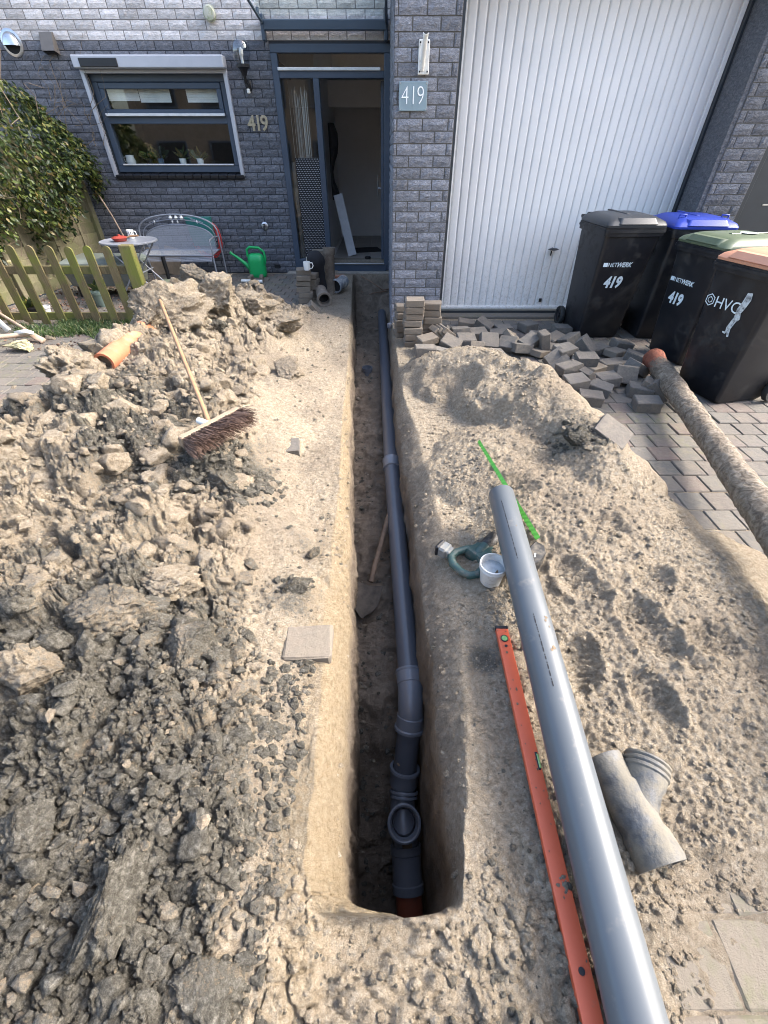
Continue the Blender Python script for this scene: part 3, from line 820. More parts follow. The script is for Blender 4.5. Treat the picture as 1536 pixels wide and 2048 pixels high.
# room behind the kitchen window
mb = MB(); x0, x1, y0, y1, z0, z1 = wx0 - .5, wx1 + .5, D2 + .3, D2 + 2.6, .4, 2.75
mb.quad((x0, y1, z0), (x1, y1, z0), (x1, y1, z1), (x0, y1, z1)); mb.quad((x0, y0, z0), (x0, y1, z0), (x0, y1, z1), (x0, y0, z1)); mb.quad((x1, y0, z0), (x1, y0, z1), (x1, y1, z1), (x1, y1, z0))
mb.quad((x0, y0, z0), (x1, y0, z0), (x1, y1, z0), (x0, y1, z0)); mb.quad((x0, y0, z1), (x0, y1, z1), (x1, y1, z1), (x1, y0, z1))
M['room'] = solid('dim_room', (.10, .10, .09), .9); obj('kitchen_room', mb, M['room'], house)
mb = MB(); mb.box(((wx0 + wx1) / 2, D2 + .29, fz0 + .06), (wx1 - wx0, .26, .03)); obj('inner_sill', mb, M['white_plastic'], house)
# venetian blind in three lowered sections
M['blind'] = solid('blind_slat', (.8, .8, .76), .6)
bx = [fx0 + .14, fx0 + .14 + (fx1 - fx0 - .28) * .28, fx0 + .14 + (fx1 - fx0 - .28) * .56, fx0 + .14 + (fx1 - fx0 - .28) * .7, fx1 - .14]
for i in range(4):
    if i == 2: continue
    zlo = zm + .19 if i != 0 else zm + .2
    bm_ = MB(); z = fz1 - .14
    while z > zlo:
        bm_.box(((bx[i] + bx[i + 1]) / 2, WY + .035, z), (bx[i + 1] - bx[i] - .01, .022, .002), rot=Matrix.Rotation(rad(55), 3, 'X')); z -= .0175
    obj('blind', bm_, M['blind'], house, kind='stuff')

# ---- front door frame
FY = D2 + .03
zt = F(650, 150, FY).z      # transom
dfz = F(650, 527, FY).z     # threshold
mb = MB(); t = .085
mb.box(((dx0 + dx1) / 2, FY, dz1 - t / 2), (dx1 - dx0, .12, t), ch=.006)
mb.box((dx0 + .045, FY, (dz1 - t) / 2 + .02), (.09, .12, dz1 - t - .04), ch=.006); mb.box((dx1 - .045, FY, (dz1 - t) / 2 + .02), (.09, .12, dz1 - t - .04), ch=.006)
mb.box(((dx0 + dx1) / 2, FY, zt), (dx1 - dx0 - .18, .118, .075), ch=.006)
xmul = F(643, 300, FY).x
mb.box((xmul, FY, (dfz + zt) / 2), (.085, .116, zt - dfz - .07), ch=.006)
mb.box(((xmul + dx1) / 2, FY - .01, dfz - .055), (dx1 - xmul - .09, .12, .11), ch=.006); mb.box(((dx0 + xmul) / 2, FY, dfz - .0), (xmul - dx0 - .09, .118, .16), ch=.006)
dfr = obj('door_frame', mb, M['frame_blue'], house, smooth=35)
mb = MB(); mb.box(((dx0 + dx1) / 2 - .03, FY - .066, zt + .052), (dx1 - dx0 - .22, .03, .032), ch=.004); obj('weather_strip', mb, M['white_trim'], dfr)
mb = MB(); mb.box(((xmul + dx1) / 2, FY - .05, dfz + .008), (dx1 - xmul - .17, .08, .012), ch=.003); obj('threshold', mb, M['steel'], dfr)
pane(dx0 + .09, dx1 - .09, zt + .04, dz1 - t, FY, dfr)
zp = F(600, 316, FY).z
pane(dx0 + .09, xmul - .042, dfz + .08, zt - .04, FY, dfr)
# perforated black screen behind the side glass, with its rows of pale holes
mb = MB(); sx0, sx1, sz0, sz1 = dx0 + .18, xmul - .045, dfz + .08, zp; mb.box(((sx0 + sx1) / 2, FY - .012, (sz0 + sz1) / 2), (sx1 - sx0, .004, sz1 - sz0)); scn = obj('perforated_screen', mb, M['black_matt'], dfr)
mb = MB(); nx = 15; st = (sx1 - sx0) / nx; nz = int((sz1 - sz0) / (st * 1.0))
for j in range(nz):
    for i in range(nx):
        x = sx0 + st * (i + .5 + (.5 if j % 2 else 0)); z = sz0 + (j + .5) * (sz1 - sz0) / nz
        if x > sx1 - .01: continue
        r_ = .0052; mb.add([(x + r_ * math.cos(a), FY - .0155, z + r_ * math.sin(a)) for a in [k * math.pi / 3 for k in range(6)]], [(0, 1, 2, 3, 4, 5)])
M['dot'] = solid('pale_perforation', (.5, .5, .52), .6)
obj('perforation', mb, M['dot'], scn, kind='stuff')
# string curtain behind the side glass
mb = MB(); rr = random.Random(3)
for i in range(22):
    x = dx0 + .16 + .27 * rr.random() ** .8; z0 = zp - .0
    mb.tube([(x + .0, FY + .1, z0), (x, FY + .1, (z0 + zt) / 2), (x, FY + .1, zt - .1 - rr.random() * .12)], .0022, 4)
obj('string_curtain', mb, M['white_plastic'], house, kind='stuff')
# tap-like stile, pale edge beside screen
mb = MB(); mb.box((dx0 + .135, FY + .05, (dfz + zp) / 2), (.05, .02, zp - dfz - .1)); obj('glazing_strip', mb, M['mortar_grey'], dfr)
# hall behind the door
mb = MB(); x0, x1, y0, y1, z0, z1 = dx0 - .35, dx1 + .02, D2 + .28, D2 + 3.3, dfz - .02, 3.4
mb.quad((x0, y1, z0), (x1, y1, z0), (x1, y1, z1), (x0, y1, z1)); mb.quad((xmul - .05, y0, z0), (xmul - .05, y1, z0), (xmul - .05, y1, z1), (xmul - .05, y0, z1)); mb.quad((x1, y0, z0), (x1, y0, z1), (x1, y1, z1), (x1, y1, z0))
mb.quad((x0, y0, z1), (x0, y1, z1), (x1, y1, z1), (x1, y0, z1)); mb.quad((x0, y0, z0), (x1, y0, z0), (x1, y1, z0), (x0, y1, z0))
mb.quad((x0, y0, z0), (x0, y1, z0), (x0, y1, z1), (x0, y0, z1))
mb.box(((x0 + x1) / 2, D2 + 2.2, 2.42), (x1 - x0, .1, .34))
obj('hall', mb, M['interior'], house)
mb = MB(); mb.box(((xmul + x1) / 2, D2 + .33, dfz - .01), (x1 - xmul - .05, .42, .03), ch=.003); mb.box(((xmul + x1) / 2, D2 + .2, dfz + .01), (x1 - xmul - .1, .06, .02), ch=.003)
obj('bare_doorstep', mb, solid('raw_plywood', (.2, .17, .13), .9, var=.3, scale=30), house)
for i in range(4):
    for j in range(6):
        xx = xmul + .02 + i * .335 + .16; yy = D2 + .55 + j * .45 + .22
        if xx + .16 > x1 + .1: continue
        mb = MB(); mb.box((xx, yy, dfz - .012), (.326, .441, .02), ch=.003); obj('floor_tile', mb, M['hall_tile'], house)
# the door itself, open inwards, hinged on the right
mb = MB(); dl = .95
mb.box((dx1 - .115, D2 + .12 + dl / 2, (dfz + zt) / 2), (.045, dl, zt - dfz - .1), ch=.004); drl = obj('front_door', mb, M['frame_blue'], house, label='blue-grey front door standing open')
hp = F(755, 370, D2 + dl); mb = MB(); mb.cyl((dx1 - .138, D2 + dl, 1.14), (dx1 - .2, D2 + dl, 1.14), .01, n=8); mb.cyl((dx1 - .2, D2 + dl + .02, 1.02), (dx1 - .2, D2 + dl - .0, 1.32), .012, n=8); mb.box((dx1 - .141, D2 + dl, 1.13), (.006, .05, .2))
obj('handle', mb, M['steel'], drl)
mb = MB()
for zz in (.78, .78):
    mb.cyl((dx1 - .138, D2 + .5, zz), (dx1 - .15, D2 + .5, zz), .02, n=8)
obj('lock', mb, M['steel'], drl)
# concrete step / foundation edge under the door
mb = MB(); mb.box(((dx0 + dx1) / 2, D2 - .06, -.02), (dx1 - dx0 + .3, .2, .09), ch=.01); obj('foundation_edge', mb, solid('raw_concrete', (.27, .24, .2), .95, var=.25, scale=14, bump=.6, bscale=60), house)
# air brick and plinth
p_ = F(555, 532, D2); mb = MB(); mb.box((p_.x, D2 - .006, p_.z), (.1, .02, .05)); obj('air_brick', mb, M['black_matt'], house)
# canopy over the door
mb = MB(); cz = F(650, 50, D2 - .1).z; cx0, cx1 = F(520, 50, D2 - .1).x, F(781, 50, D2 - .1).x
mb.box(((cx0 + cx1) / 2, D2 - .09, cz), (cx1 - cx0 - .1, .06, .1), ch=.01); can = obj('door_canopy', mb, M['frame_blue'], house, smooth=35)
A0, A1 = Vector((0, D2 - .10, cz + .08)), Vector((0, D2 - 1.0, cz + .14))
mb = MB(); mb.add([(cx0 + .05, A0.y, A0.z), (cx1 - .05, A0.y, A0.z), (cx1 - .05, A1.y, A1.z), (cx0 + .05, A1.y, A1.z), (cx0 + .05, A0.y, A0.z + .012), (cx1 - .05, A0.y, A0.z + .012), (cx1 - .05, A1.y, A1.z + .012), (cx0 + .05, A1.y, A1.z + .012)],
   [(0, 1, 2, 3), (4, 7, 6, 5), (0, 4, 5, 1), (1, 5, 6, 2), (2, 6, 7, 3), (3, 7, 4, 0)]); obj('canopy_glass', mb, M['glass_canopy'], can)
for xx in (cx0 + .03, cx1 - .06):
    mb = MB(); mb.box((xx, D2 - .06, cz - .02), (.05, .1, .24), ch=.01); mb.cyl((xx, D2 - .08, cz + .02), (xx, A1.y, A1.z - .02), .016, n=8); mb.cyl((xx, D2 - .3, cz + .06), (xx, D2 - .3, cz + .12), .02, n=8); mb.cyl((xx, D2 - .08, cz + .55), (xx, A1.y + .1, A1.z), .012, n=8)
    obj('canopy_bracket', mb, M['frame_blue'], can, smooth=35)
mb = MB(); mb.cyl((cx0 + .03, A1.y + .02, A1.z + .03), (cx1 - .06, A1.y + .02, A1.z + .03), .014, n=8); obj('canopy_rail', mb, M['frame_blue'], can)

# ================================================================== THINGS ON THE WALLS
def text_mesh(body, size, extrude, offset=0.0, spacing=1.0, shear=0.0):
    cu = bpy.data.curves.new('txt', 'FONT'); cu.body = body; cu.size = size; cu.extrude = extrude; cu.offset = offset
    cu.space_character = spacing; cu.shear = shear; cu.align_x = 'CENTER'; cu.align_y = 'CENTER'; cu.resolution_u = 3
    o = bpy.data.objects.new('txt', cu); COL.objects.link(o)
    dg = bpy.context.evaluated_depsgraph_get(); me = bpy.data.meshes.new_from_object(o.evaluated_get(dg))
    bpy.data.objects.remove(o); bpy.data.curves.remove(cu)
    vs = [tuple(v.co) for v in me.vertices]; fs = [tuple(p.vertices) for p in me.polygons]; bpy.data.meshes.remove(me)
    return vs, fs
def put_text(mb, body, size, at, xdir, ydir, extrude=.002, offset=0, sx=1.0, **k):
    vs, fs = text_mesh(body, size, extrude, offset, **k)
    X = Vector(xdir).normalized(); Y = Vector(ydir).normalized(); Z = X.cross(Y); at = Vector(at)
    return mb.add([at + X * v[0] * sx + Y * v[1] + Z * v[2] for v in vs], fs)
# house number plate on the pier
pp = F(826, 193, DP - .02); t = thing('number_plate', 'blue-grey square plate with white 419 screwed to the pier', 'house number', (pp.x, DP - .012, pp.z))
mb = MB(); mb.box((pp.x, DP - .02, pp.z), (.265, .012, .20), ch=.004); obj('plate', mb, solid('slate_blue_enamel', (.20, .27, .30), .45, var=.08), t)
mb = MB()
for k_, dxx in (('4', -.075), ('1', .003), ('9', .07)): put_text(mb, k_, .185, (pp.x + dxx, DP - .0285, pp.z), (1, 0, 0), (0, 0, 1), .0015, -.0035, sx=.85)
obj('digits', mb, solid('white_enamel', (.8, .82, .82), .4), t)
mb = MB()
for sx_ in (-1, 1):
    for sz_ in (-1, 1): mb.cyl((pp.x + sx_ * .12, DP - .024, pp.z + sz_ * .088), (pp.x + sx_ * .12, DP - .03, pp.z + sz_ * .088), .005, n=8)
obj('screw', mb, M['steel'], t)
# loose metal numerals left of the door
pp = F(517, 248, D2 - .02); mb = MB()
for k_, dxx in (('4', -.1), ('1', .0), ('9', .09)): put_text(mb, k_, .24, (pp.x + dxx, D2 - .025, pp.z), (1, 0, 0), (0, 0, 1), .008, .004)
single('house_numerals', mb, M['brass'], 'weathered metal numerals 419 fixed to the dark wall left of the door', 'house number')
# flag pole holder on the pier
pp = F(848, 108, DP - .02); t = thing('flag_holder', 'white metal flag pole socket screwed to the pier above the number plate', 'flag holder', (pp.x, DP - .01, pp.z - .13))
mb = MB(); mb.box((pp.x, DP - .018, pp.z - .02), (.10, .014, .22), ch=.006); obj('back_plate', mb, M['white_plastic'], t)
mb = MB(); mb.cyl((pp.x - .012, DP - .02, pp.z - .10), (pp.x + .002, DP - .13, pp.z + .11), .017, .024, n=14); obj('tube', mb, M['white_plastic'], t, smooth=40)
mb = MB(); mb.cyl((pp.x + .002, DP - .1305, pp.z + .111), (pp.x + .0022, DP - .132, pp.z + .1135), .017, n=14); obj('tube_mouth', mb, M['black_matt'], t)
mb = MB()
for sx_ in (-1, 1):
    for sz_ in (-.11, .07): mb.cyl((pp.x + sx_ * .035, DP - .024, pp.z + sz_), (pp.x + sx_ * .035, DP - .03, pp.z + sz_), .007, n=8)
obj('screw', mb, M['black'], t)
# wall lamp with clear globe
pp = F(484, 118, D2 - .16); t = thing('wall_lamp', 'clear egg-shaped wall lamp on a black bracket beside the door', 'lamp', (pp.x, D2, pp.z - .22))
mb = MB(); mb.lathe((pp.x, D2 - .16, pp.z - .02), [(.055, -.06), (.10, -.01), (.125, .07), (.118, .15), (.075, .21), (0, .232)], 24); obj('globe', mb, glass_mat('lamp_glass', (.80, .82, .84), .06, mul=.9), t, smooth=60)
mb = MB(); mb.lathe((pp.x, D2 - .16, pp.z - .02), [(0, -.15), (.03, -.14), (.055, -.08), (.085, -.06), (.088, -.03), (.05, -.028), (0, -.028)], 20)
mb.tube([(pp.x, D2 - .16, pp.z - .15), (pp.x, D2 - .14, pp.z - .22), (pp.x, D2 - .04, pp.z - .25), (pp.x, D2, pp.z - .25)], .022, 10); mb.box((pp.x, D2 - .02, pp.z - .24), (.08, .04, .12), ch=.01)
obj('bracket', mb, M['black'], t, smooth=40)
mb = MB(); mb.cyl((pp.x, D2 - .16, pp.z - .05), (pp.x, D2 - .16, pp.z + .02), .018, n=12); mb.lathe((pp.x, D2 - .16, pp.z + .02), [(.018, 0), (.03, .03), (.026, .07), (0, .09)], 14); obj('bulb', mb, M['white_plastic'], t, smooth=50)
mb = MB(); mb.box((pp.x, D2 - .06, pp.z - .3), (.04, .05, .05), ch=.008); obj('motion_sensor', mb, M['white_plastic'], t)
# round steel vent hood, square vent, round cap
pp = F(25, 86, D2); t = thing('vent_hood', 'round stainless steel vent hood high on the dark wall at far left', 'vent', (pp.x, D2, pp.z - .1))
mb = MB(); mb.lathe((pp.x, D2, pp.z), [(.135, 0), (.135, .012), (.12, .02), (.105, .022)], 28, axis=(0, -1, 0)); obj('flange', mb, M['steel'], t, smooth=35)
mb = MB(); vs = []; n_ = 14
for i in range(n_ + 1):
    th = math.pi * i / n_
    for j in range(7):
        ph = math.pi / 2 * j / 6
        vs.append((pp.x + .105 * math.cos(th) , D2 - .02 - .085 * math.sin(ph) * math.sin(th) ** .5, pp.z - .03 + (.135 * math.sin(th)) * math.cos(ph)))
mb.add(vs, [(i * 7 + j, (i + 1) * 7 + j, (i + 1) * 7 + j + 1, i * 7 + j + 1) for i in range(n_) for j in range(6)]); obj('cowl', mb, M['steel'], t, smooth=60)
mb = MB(); mb.lathe((pp.x, D2 - .004, pp.z), [(0, .01), (.105, .01)], 24, axis=(0, -1, 0)); obj('duct_mouth', mb, M['black_matt'], t)
pp = F(98, 88, D2 - .05); t = thing('vent_box', 'square brown-grey plastic vent cowl on the dark wall above the shutter box', 'vent', (pp.x, D2, pp.z - .1))
mb = MB(); a = .085
mb.add([(pp.x - a, D2, pp.z + .11), (pp.x + a, D2, pp.z + .11), (pp.x + a, D2, pp.z - .10), (pp.x - a, D2, pp.z - .10), (pp.x - a, D2 - .05, pp.z + .11), (pp.x + a, D2 - .05, pp.z + .11), (pp.x + a, D2 - .13, pp.z - .07), (pp.x - a, D2 - .13, pp.z - .07)],
   [(4, 5, 6, 7), (0, 4, 7, 3), (1, 2, 6, 5), (0, 1, 5, 4)]); obj('cowl', mb, solid('taupe_plastic', (.11, .10, .09), .6), t)
mb = MB(); mb.box((pp.x, D2 - .05, pp.z - .085), (.15, .1, .004)); obj('grille', mb, M['black_matt'], t)
pp = F(418, 26, D2 - .05); mb = MB(); mb.lathe((pp.x, D2, pp.z), [(.055, 0), (.075, .03), (.082, .05), (.07, .055), (.068, .09), (.06, .1), (.0, .105)], 24, axis=(.12, -1, -.1))
single('round_vent_cap', mb, solid('aged_cream_plastic', (.45, .45, .37), .5, dirt=(.2, .24, .12), dirtscale=14, dirtamt=.4), 'small round greenish vent cap on the pale blocks', 'vent', smooth=35)
# garden tap on the wall
pp = F(529, 452, D2 - .03); t = thing('garden_tap', 'small outdoor tap on a round plate on the dark wall above the watering can', 'tap', (pp.x, D2, pp.z - .05))
mb = MB(); mb.lathe((pp.x, D2, pp.z), [(.055, 0), (.055, .012), (.045, .018), (0, .018)], 20, axis=(0, -1, 0)); obj('rose', mb, M['steel'], t, smooth=35)
mb = MB(); mb.tube([(pp.x, D2 - .015, pp.z), (pp.x, D2 - .07, pp.z), (pp.x, D2 - .09, pp.z - .02), (pp.x, D2 - .09, pp.z - .06)], .013, 10); mb.box((pp.x, D2 - .06, pp.z + .025), (.045, .012, .012), ch=.003); mb.cyl((pp.x, D2 - .06, pp.z), (pp.x, D2 - .06, pp.z + .025), .007, n=8); obj('spout', mb, M['black'], t, smooth=40)
# hall contents
pp = F(688, 500, D2 + .75)
mb = MB(); a = Vector((-.86, D2 + .55, dfz)); b_ = Vector((xmul + .09, D2 + .75, 1.12))
def plank(mb, a, b, wdt, th, up=Vector((1, 0, 0)), ch=.003):
    a = Vector(a); b = Vector(b); d = (b - a); L = d.length; z = d.normalized(); x = (up - z * up.dot(z)).normalized(); y = z.cross(x)
    R = Matrix((x, y, z)).transposed(); return mb.box((a + b) / 2, (wdt, th, L), rot=R, ch=ch)
plank(mb, (-.60, D2 + .72, dfz + .01), (-.83, D2 + .95, 1.05), .16, .035)
single('leaning_panel', mb, solid('white_panel', (.55, .56, .57), .6), 'narrow white panel leaning inside the open doorway', 'panel')
mb = MB(); mb.box((-.38, D2 + 1.35, dfz + .006), (.62, .5, .01), rot=.25, ch=.003); single('door_mat', mb, M['black_matt'], 'black door mat lying crooked on the hall tiles', 'mat')
mb = MB(); mb.lathe((-.30, D2 + .42, dfz + .004), [(0, 0), (.05, 0), (.058, .02), (.054, .04), (.048, .04), (.046, .025), (0, .025)], 20); single('tape_roll', mb, M['black'], 'small dark round tin on the bare doorstep', 'tin', smooth=35)
mb = MB(); rr = random.Random(8)
ring = []
for k in range(9):
    z = 2.0 - k * .13; wd = .08 + .05 * math.sin(k * .9) + .03 * rr.random()
    ring.append([(xmul + .0 + wd * .6 * (1 + math.cos(a_)) , D2 + 1.25 + .16 * math.sin(a_) * (1 + .2 * rr.random()), z) for a_ in [i * math.pi / 5 for i in range(10)]])
mb.loft(ring[::-1]); single('hanging_coat', mb, solid('dark_cloth', (.035, .03, .028), .95), 'dark coat hanging on the left hall wall inside the door', 'coat', smooth=60)
# ================================================================== PAVING
def paver_mesh(k, sx=.162, sy=.172, sz=.07, ch=.006, rough=.0015):
    r = random.Random(k + 50); mb = MB(); mb.box((0, 0, 0), (sx, sy, sz), ch=ch)
    mb.v = [tuple(c + r.uniform(-rough, rough) for c in v) for v in mb.v]
    me = bpy.data.meshes.new('paver'); me.from_pydata(mb.v, [], mb.f)
    bm = bmesh.new(); bm.from_mesh(me); bmesh.ops.recalc_face_normals(bm, faces=bm.faces); bm.to_mesh(me); bm.free(); return me
def inst(name, me, loc, rot, parent=None, scale=None):
    o = bpy.data.objects.new(name, me); COL.objects.link(o); o.location = loc; o.rotation_euler = rot
    if parent is not None: o.parent = parent
    if scale: o.scale = scale
    return o
paving = bpy.data.objects.new('driveway_paving', None); COL.objects.link(paving); paving['kind'] = 'structure'; paving['label'] = 'weathered grey concrete block paving in running bond'
GM = [paver_mesh(k) for k in range(5)]
for g in GM: g.materials.append(M['paver'])
PX, PY = .168, .178
cand = []
rr = random.Random(12)
for j in range(-8, 48):
    for i in range(-42, 34):
        x = i * PX + (PX / 2 if j % 2 else 0) ; y = j * PY + .05
        if y > D2 - .12 or (x > .1 and y > DP - .06 and x < XP1) or (x > XP1 - .1 and y > D1 - .3) or (x > XG1 and y > DP - .1): continue
        if -.75 < x < .75 and y > -.1: continue
        cand.append((x, y))
cx_ = np.array([c[0] for c in cand]); cy_ = np.array([c[1] for c in cand])
ch_, _, cdug = height(cx_, cy_, False)
picked = []
for (x, y, h, dg) in zip(cx_, cy_, ch_, cdug):
    if dg > .55 or h > .045: continue
    if -4.95 > x or (x < -2.9 and y > 5.3): pass
    d = Vector((x, y, -CAM_H)); zc = d.y * _c - d.z * _s
    if zc < .2: continue
    u = d.x / zc * FPX; v = -(d.z * _c + d.y * _s) / zc * FPX
    ins = abs(u) < 830 and abs(v) < 1080
    picked.append((zc if ins else zc + 50, x, y))
picked.sort()
mbp = MB(); n_ = 0
for (k, x, y) in picked:
    tz = rr.gauss(0, .0018) + .25 * .012 * perlin(np.array([x * 1.3]), np.array([y * 1.3]), 5)[0]
    rot = (rr.gauss(0, .006), rr.gauss(0, .006), rr.gauss(0, .008))
    loc = (x + rr.gauss(0, .0012), y + rr.gauss(0, .0012), -.035 + tz)
    if n_ < 300: inst('paver', GM[rr.randrange(5)], loc, rot, paving); n_ += 1
    elif k < 50 or True:
        me = GM[rr.randrange(5)]; Mx = Matrix.Translation(loc) @ Euler(rot).to_matrix().to_4x4()
        mbp.add([Mx @ v.co for v in me.vertices], [tuple(p.vertices) for p in me.polygons])
obj('pavers_beyond', mbp, M['paver'], paving, kind='stuff', fix=False)

# ---- loose pavers
LM = [paver_mesh(k + 20, .195, .155, .088, .006, .004) for k in range(6)]
for g in LM: g.materials.append(M['paver_loose'])
SM = [paver_mesh(k + 40, .195, .155, .068, .007, .004) for k in range(4)]
for g in SM: g.materials.append(M['paver_sandy'])
def loose(loc, rot, label, group, sandy=False, scale=None):
    o = inst('loose_paver', (SM if sandy else LM)[rr.randrange(4)], loc, rot, scale=scale)
    tag(o, label, 'paver', group); return o
def from_crop(cx, cy): return 760 + cx / 2.648, 560 + cy / 2.648
# centre in the crop, height of the centre, (tilt x, tilt y, yaw) degrees, mark
PILE = [
 (250, 315, .13, 4, -6, 24), (310, 385, .10, -8, 5, -20), (240, 372, .05, 3, 0, 8), (375, 338, .14, 22, 18, -28), (235, 452, .04, -3, 2, 3), (385, 405, .05, -34, 22, 40),
 (425, 272, .12, -10, -3, 2), (455, 318, .10, 14, 2, 4), (340, 280, .08, -30, 30, 55), (518, 285, .09, 10, 0, 10), (455, 228, .05, 4, 8, -4), (552, 245, .06, 8, 24, -30),
 (575, 322, .10, 52, 6, 4), (490, 362, .05, -20, 14, 30), (782, 246, .05, 2, 0, 28), (700, 305, .09, 26, 26, 38), (672, 352, .05, 34, -6, -40), (792, 328, .11, 12, -20, 32),
 (866, 326, .13, 6, 78, 10), (962, 262, .06, 0, 3, 4), (925, 308, .05, 6, -10, 30), (1000, 318, .07, -20, -16, 30), (978, 374, .15, 6, -5, 20), (1092, 350, .12, 10, 42, -30),
 (1090, 420, .13, 4, -3, -4), (1130, 468, .05, 2, 0, 30), (930, 420, .09, 40, -30, 20), (1000, 468, .12, -6, -10, 14), (960, 470, .08, 6, -40, 24), (1035, 540, .10, 6, -4, 10),
 (1100, 540, .05, 0, 60, 14), (1165, 575, .05, 2, 8, -34), (1200, 528, .07, 4, -4, 8), (1112, 626, .04, 2, 2, -14), (1297, 505, .09, 58, 4, -8), (1245, 385, .06, 0, 4, 34),
 (1278, 345, .06, 4, 10, 6), (1345, 424, .05, -5, 12, -30), (1358, 480, .05, 0, 30, 20), (1376, 585, .045, 0, 4, -18), (1447, 575, .06, -4, 20, -34), (1484, 592, .06, 10, 40, -40),
 (1412, 656, .045, 3, -3, -12), (1490, 542, .04, 0, 4, 20), (1210, 452, .04, 0, 2, 16), (845, 385, .04, 0, 10, 40), (625, 290, .05, 6, -8, -14), (745, 372, .05, -12, 8, 10),
 (890, 368, .04, 8, 0, -20), (1150, 372, .04, 0, -6, 22), (1055, 452, .05, 0, 20, -20), (1010, 420, .06, 10, -14, 30), (835, 300, .045, 0, 4, -10), (610, 400, .05, 10, 10, 20),
 (500, 420, .04, 0, -10, -20), (1270, 440, .03, 0, 0, 12), (650, 262, .04, 0, 0, 8),
]
def tilt_word(tx, ty):
    m = max(abs(tx), abs(ty))
    return 'lying flat' if m < 7 else 'slightly tipped' if m < 16 else 'leaning' if m < 38 else 'standing on edge'
order = sorted(range(len(PILE)), key=lambda i: PILE[i][0])
BAND = ['back', 'middle', 'front']
def band_of(cx, cy): 
    base = 250 + (cx - 250) * .13
    return 0 if cy < base + 38 else 1 if cy < base + 125 else 2
cnt = {}
ORD = ['first', 'second', 'third', 'fourth', 'fifth', 'sixth', 'seventh', 'eighth', 'ninth', 'tenth', 'eleventh', 'twelfth', 'thirteenth', 'fourteenth', 'fifteenth', 'sixteenth', 'seventeenth', 'eighteenth', 'nineteenth', 'twentieth', 'twenty-first', 'twenty-second', 'twenty-third', 'twenty-fourth']
for i in order:
    cx, cy, z, tx, ty, yw = PILE[i]
    px, py = from_crop(cx, cy); P_ = G(px, py, z); b_ = band_of(cx, cy); k = cnt.get(b_, 0); cnt[b_] = k + 1
    if max(abs(tx), abs(ty)) > 10: z = max(z, .075)
    gz = max(0, hz(P_.x, P_.y))
    loose((P_.x, P_.y, max(z, gz + .03)), (rad(tx), rad(ty), rad(yw)), f'grey paver {tilt_word(tx, ty)}, {ORD[k]} from left, {BAND[b_]} row of tumbled heap', 'tumbled grey pavers before the garage', sandy=(i % 5 == 0))
# stacks against the pier
def stack(px, py, z0, n, yaw, where, group, jit=.012, th=.068, sandy=True, tilt=0, sc=None):
    B = G(px, py, z0)
    for k in range(n):
        lvl = 'lowest' if k == 0 else 'topmost' if k == n - 1 else ORD[k] + ' from the bottom'
        loose((B.x + rr.uniform(-jit, jit) + tilt * k, B.y + rr.uniform(-jit, jit), z0 + th / 2 + k * (th + .001)), (rr.gauss(0, .03), rr.gauss(0, .03), rad(yaw + rr.uniform(-5, 5))),
              f'sandy paver, {lvl} of {where}', group, sandy=sandy, scale=sc)
stack(824, 690, 0.0, 7, 4, 'the left stack against the pier', 'stacked pavers by the pier')
stack(860, 682, 0.0, 6, -3, 'the right stack against the pier', 'stacked pavers by the pier')
stack(806, 672, 0.0, 5, 12, 'the hindmost stack against the pier', 'stacked pavers by the pier')
B = G(886, 676, .08)
for k in range(3): loose((B.x - .06 + .05 * k, B.y + .0, .12 + .01 * k), (0, rad(48 - 6 * k), rad(20)), f'sandy paver leaning against the right stack, {ORD[k]} of three', 'pavers leaning by the pier', sandy=True)
B = G(800, 672, .02)
# stacks by the front door
stack(612, 604, 0.0, 6, 10, 'the front stack near the open door', 'stacked pavers by the door', jit=.018, th=.07)
stack(627, 598, 0.0, 5, -8, 'the middle stack beside the black coat', 'stacked pavers by the door', jit=.015)
B = G(608, 618, .04); loose((B.x, B.y, .04), (0.04, 0, .2), 'single sandy paver on the earth in front of the door stack', 'stacked pavers by the door', sandy=True)
B = G(630, 622, .04); loose((B.x, B.y, .06), (0.2, .9, .3), 'sandy paver leaning beside the short clay pipe', 'stacked pavers by the door', sandy=True)
B = G(641, 556, 0); 
stack(641, 560, 0.0, 6, 4, 'the rear stack next to the door frame', 'stacked pavers by the door', th=.072)
loose(G(573, 900, .03) , (.05, -.06, .12), 'single grey paver alone on the pale sand left of the trench', 'single pavers on the sand')
loose(surf(617, 1288, -.012), (0, .0, .05), 'grey paver sunk flush in the sand at the left rim of the trench', 'single pavers on the sand', sandy=True)
B = surf(1222, 872, .02); loose(B, (rad(14), rad(24), rad(-35)), 'large dirty paver slab leaning on the right sand heap', 'single pavers on the sand', scale=(1.1, 1.2, .6))
for (px, py, k) in ((680, 655, 0), (678, 672, 1)):
    B = G(px + 18, py, .0)

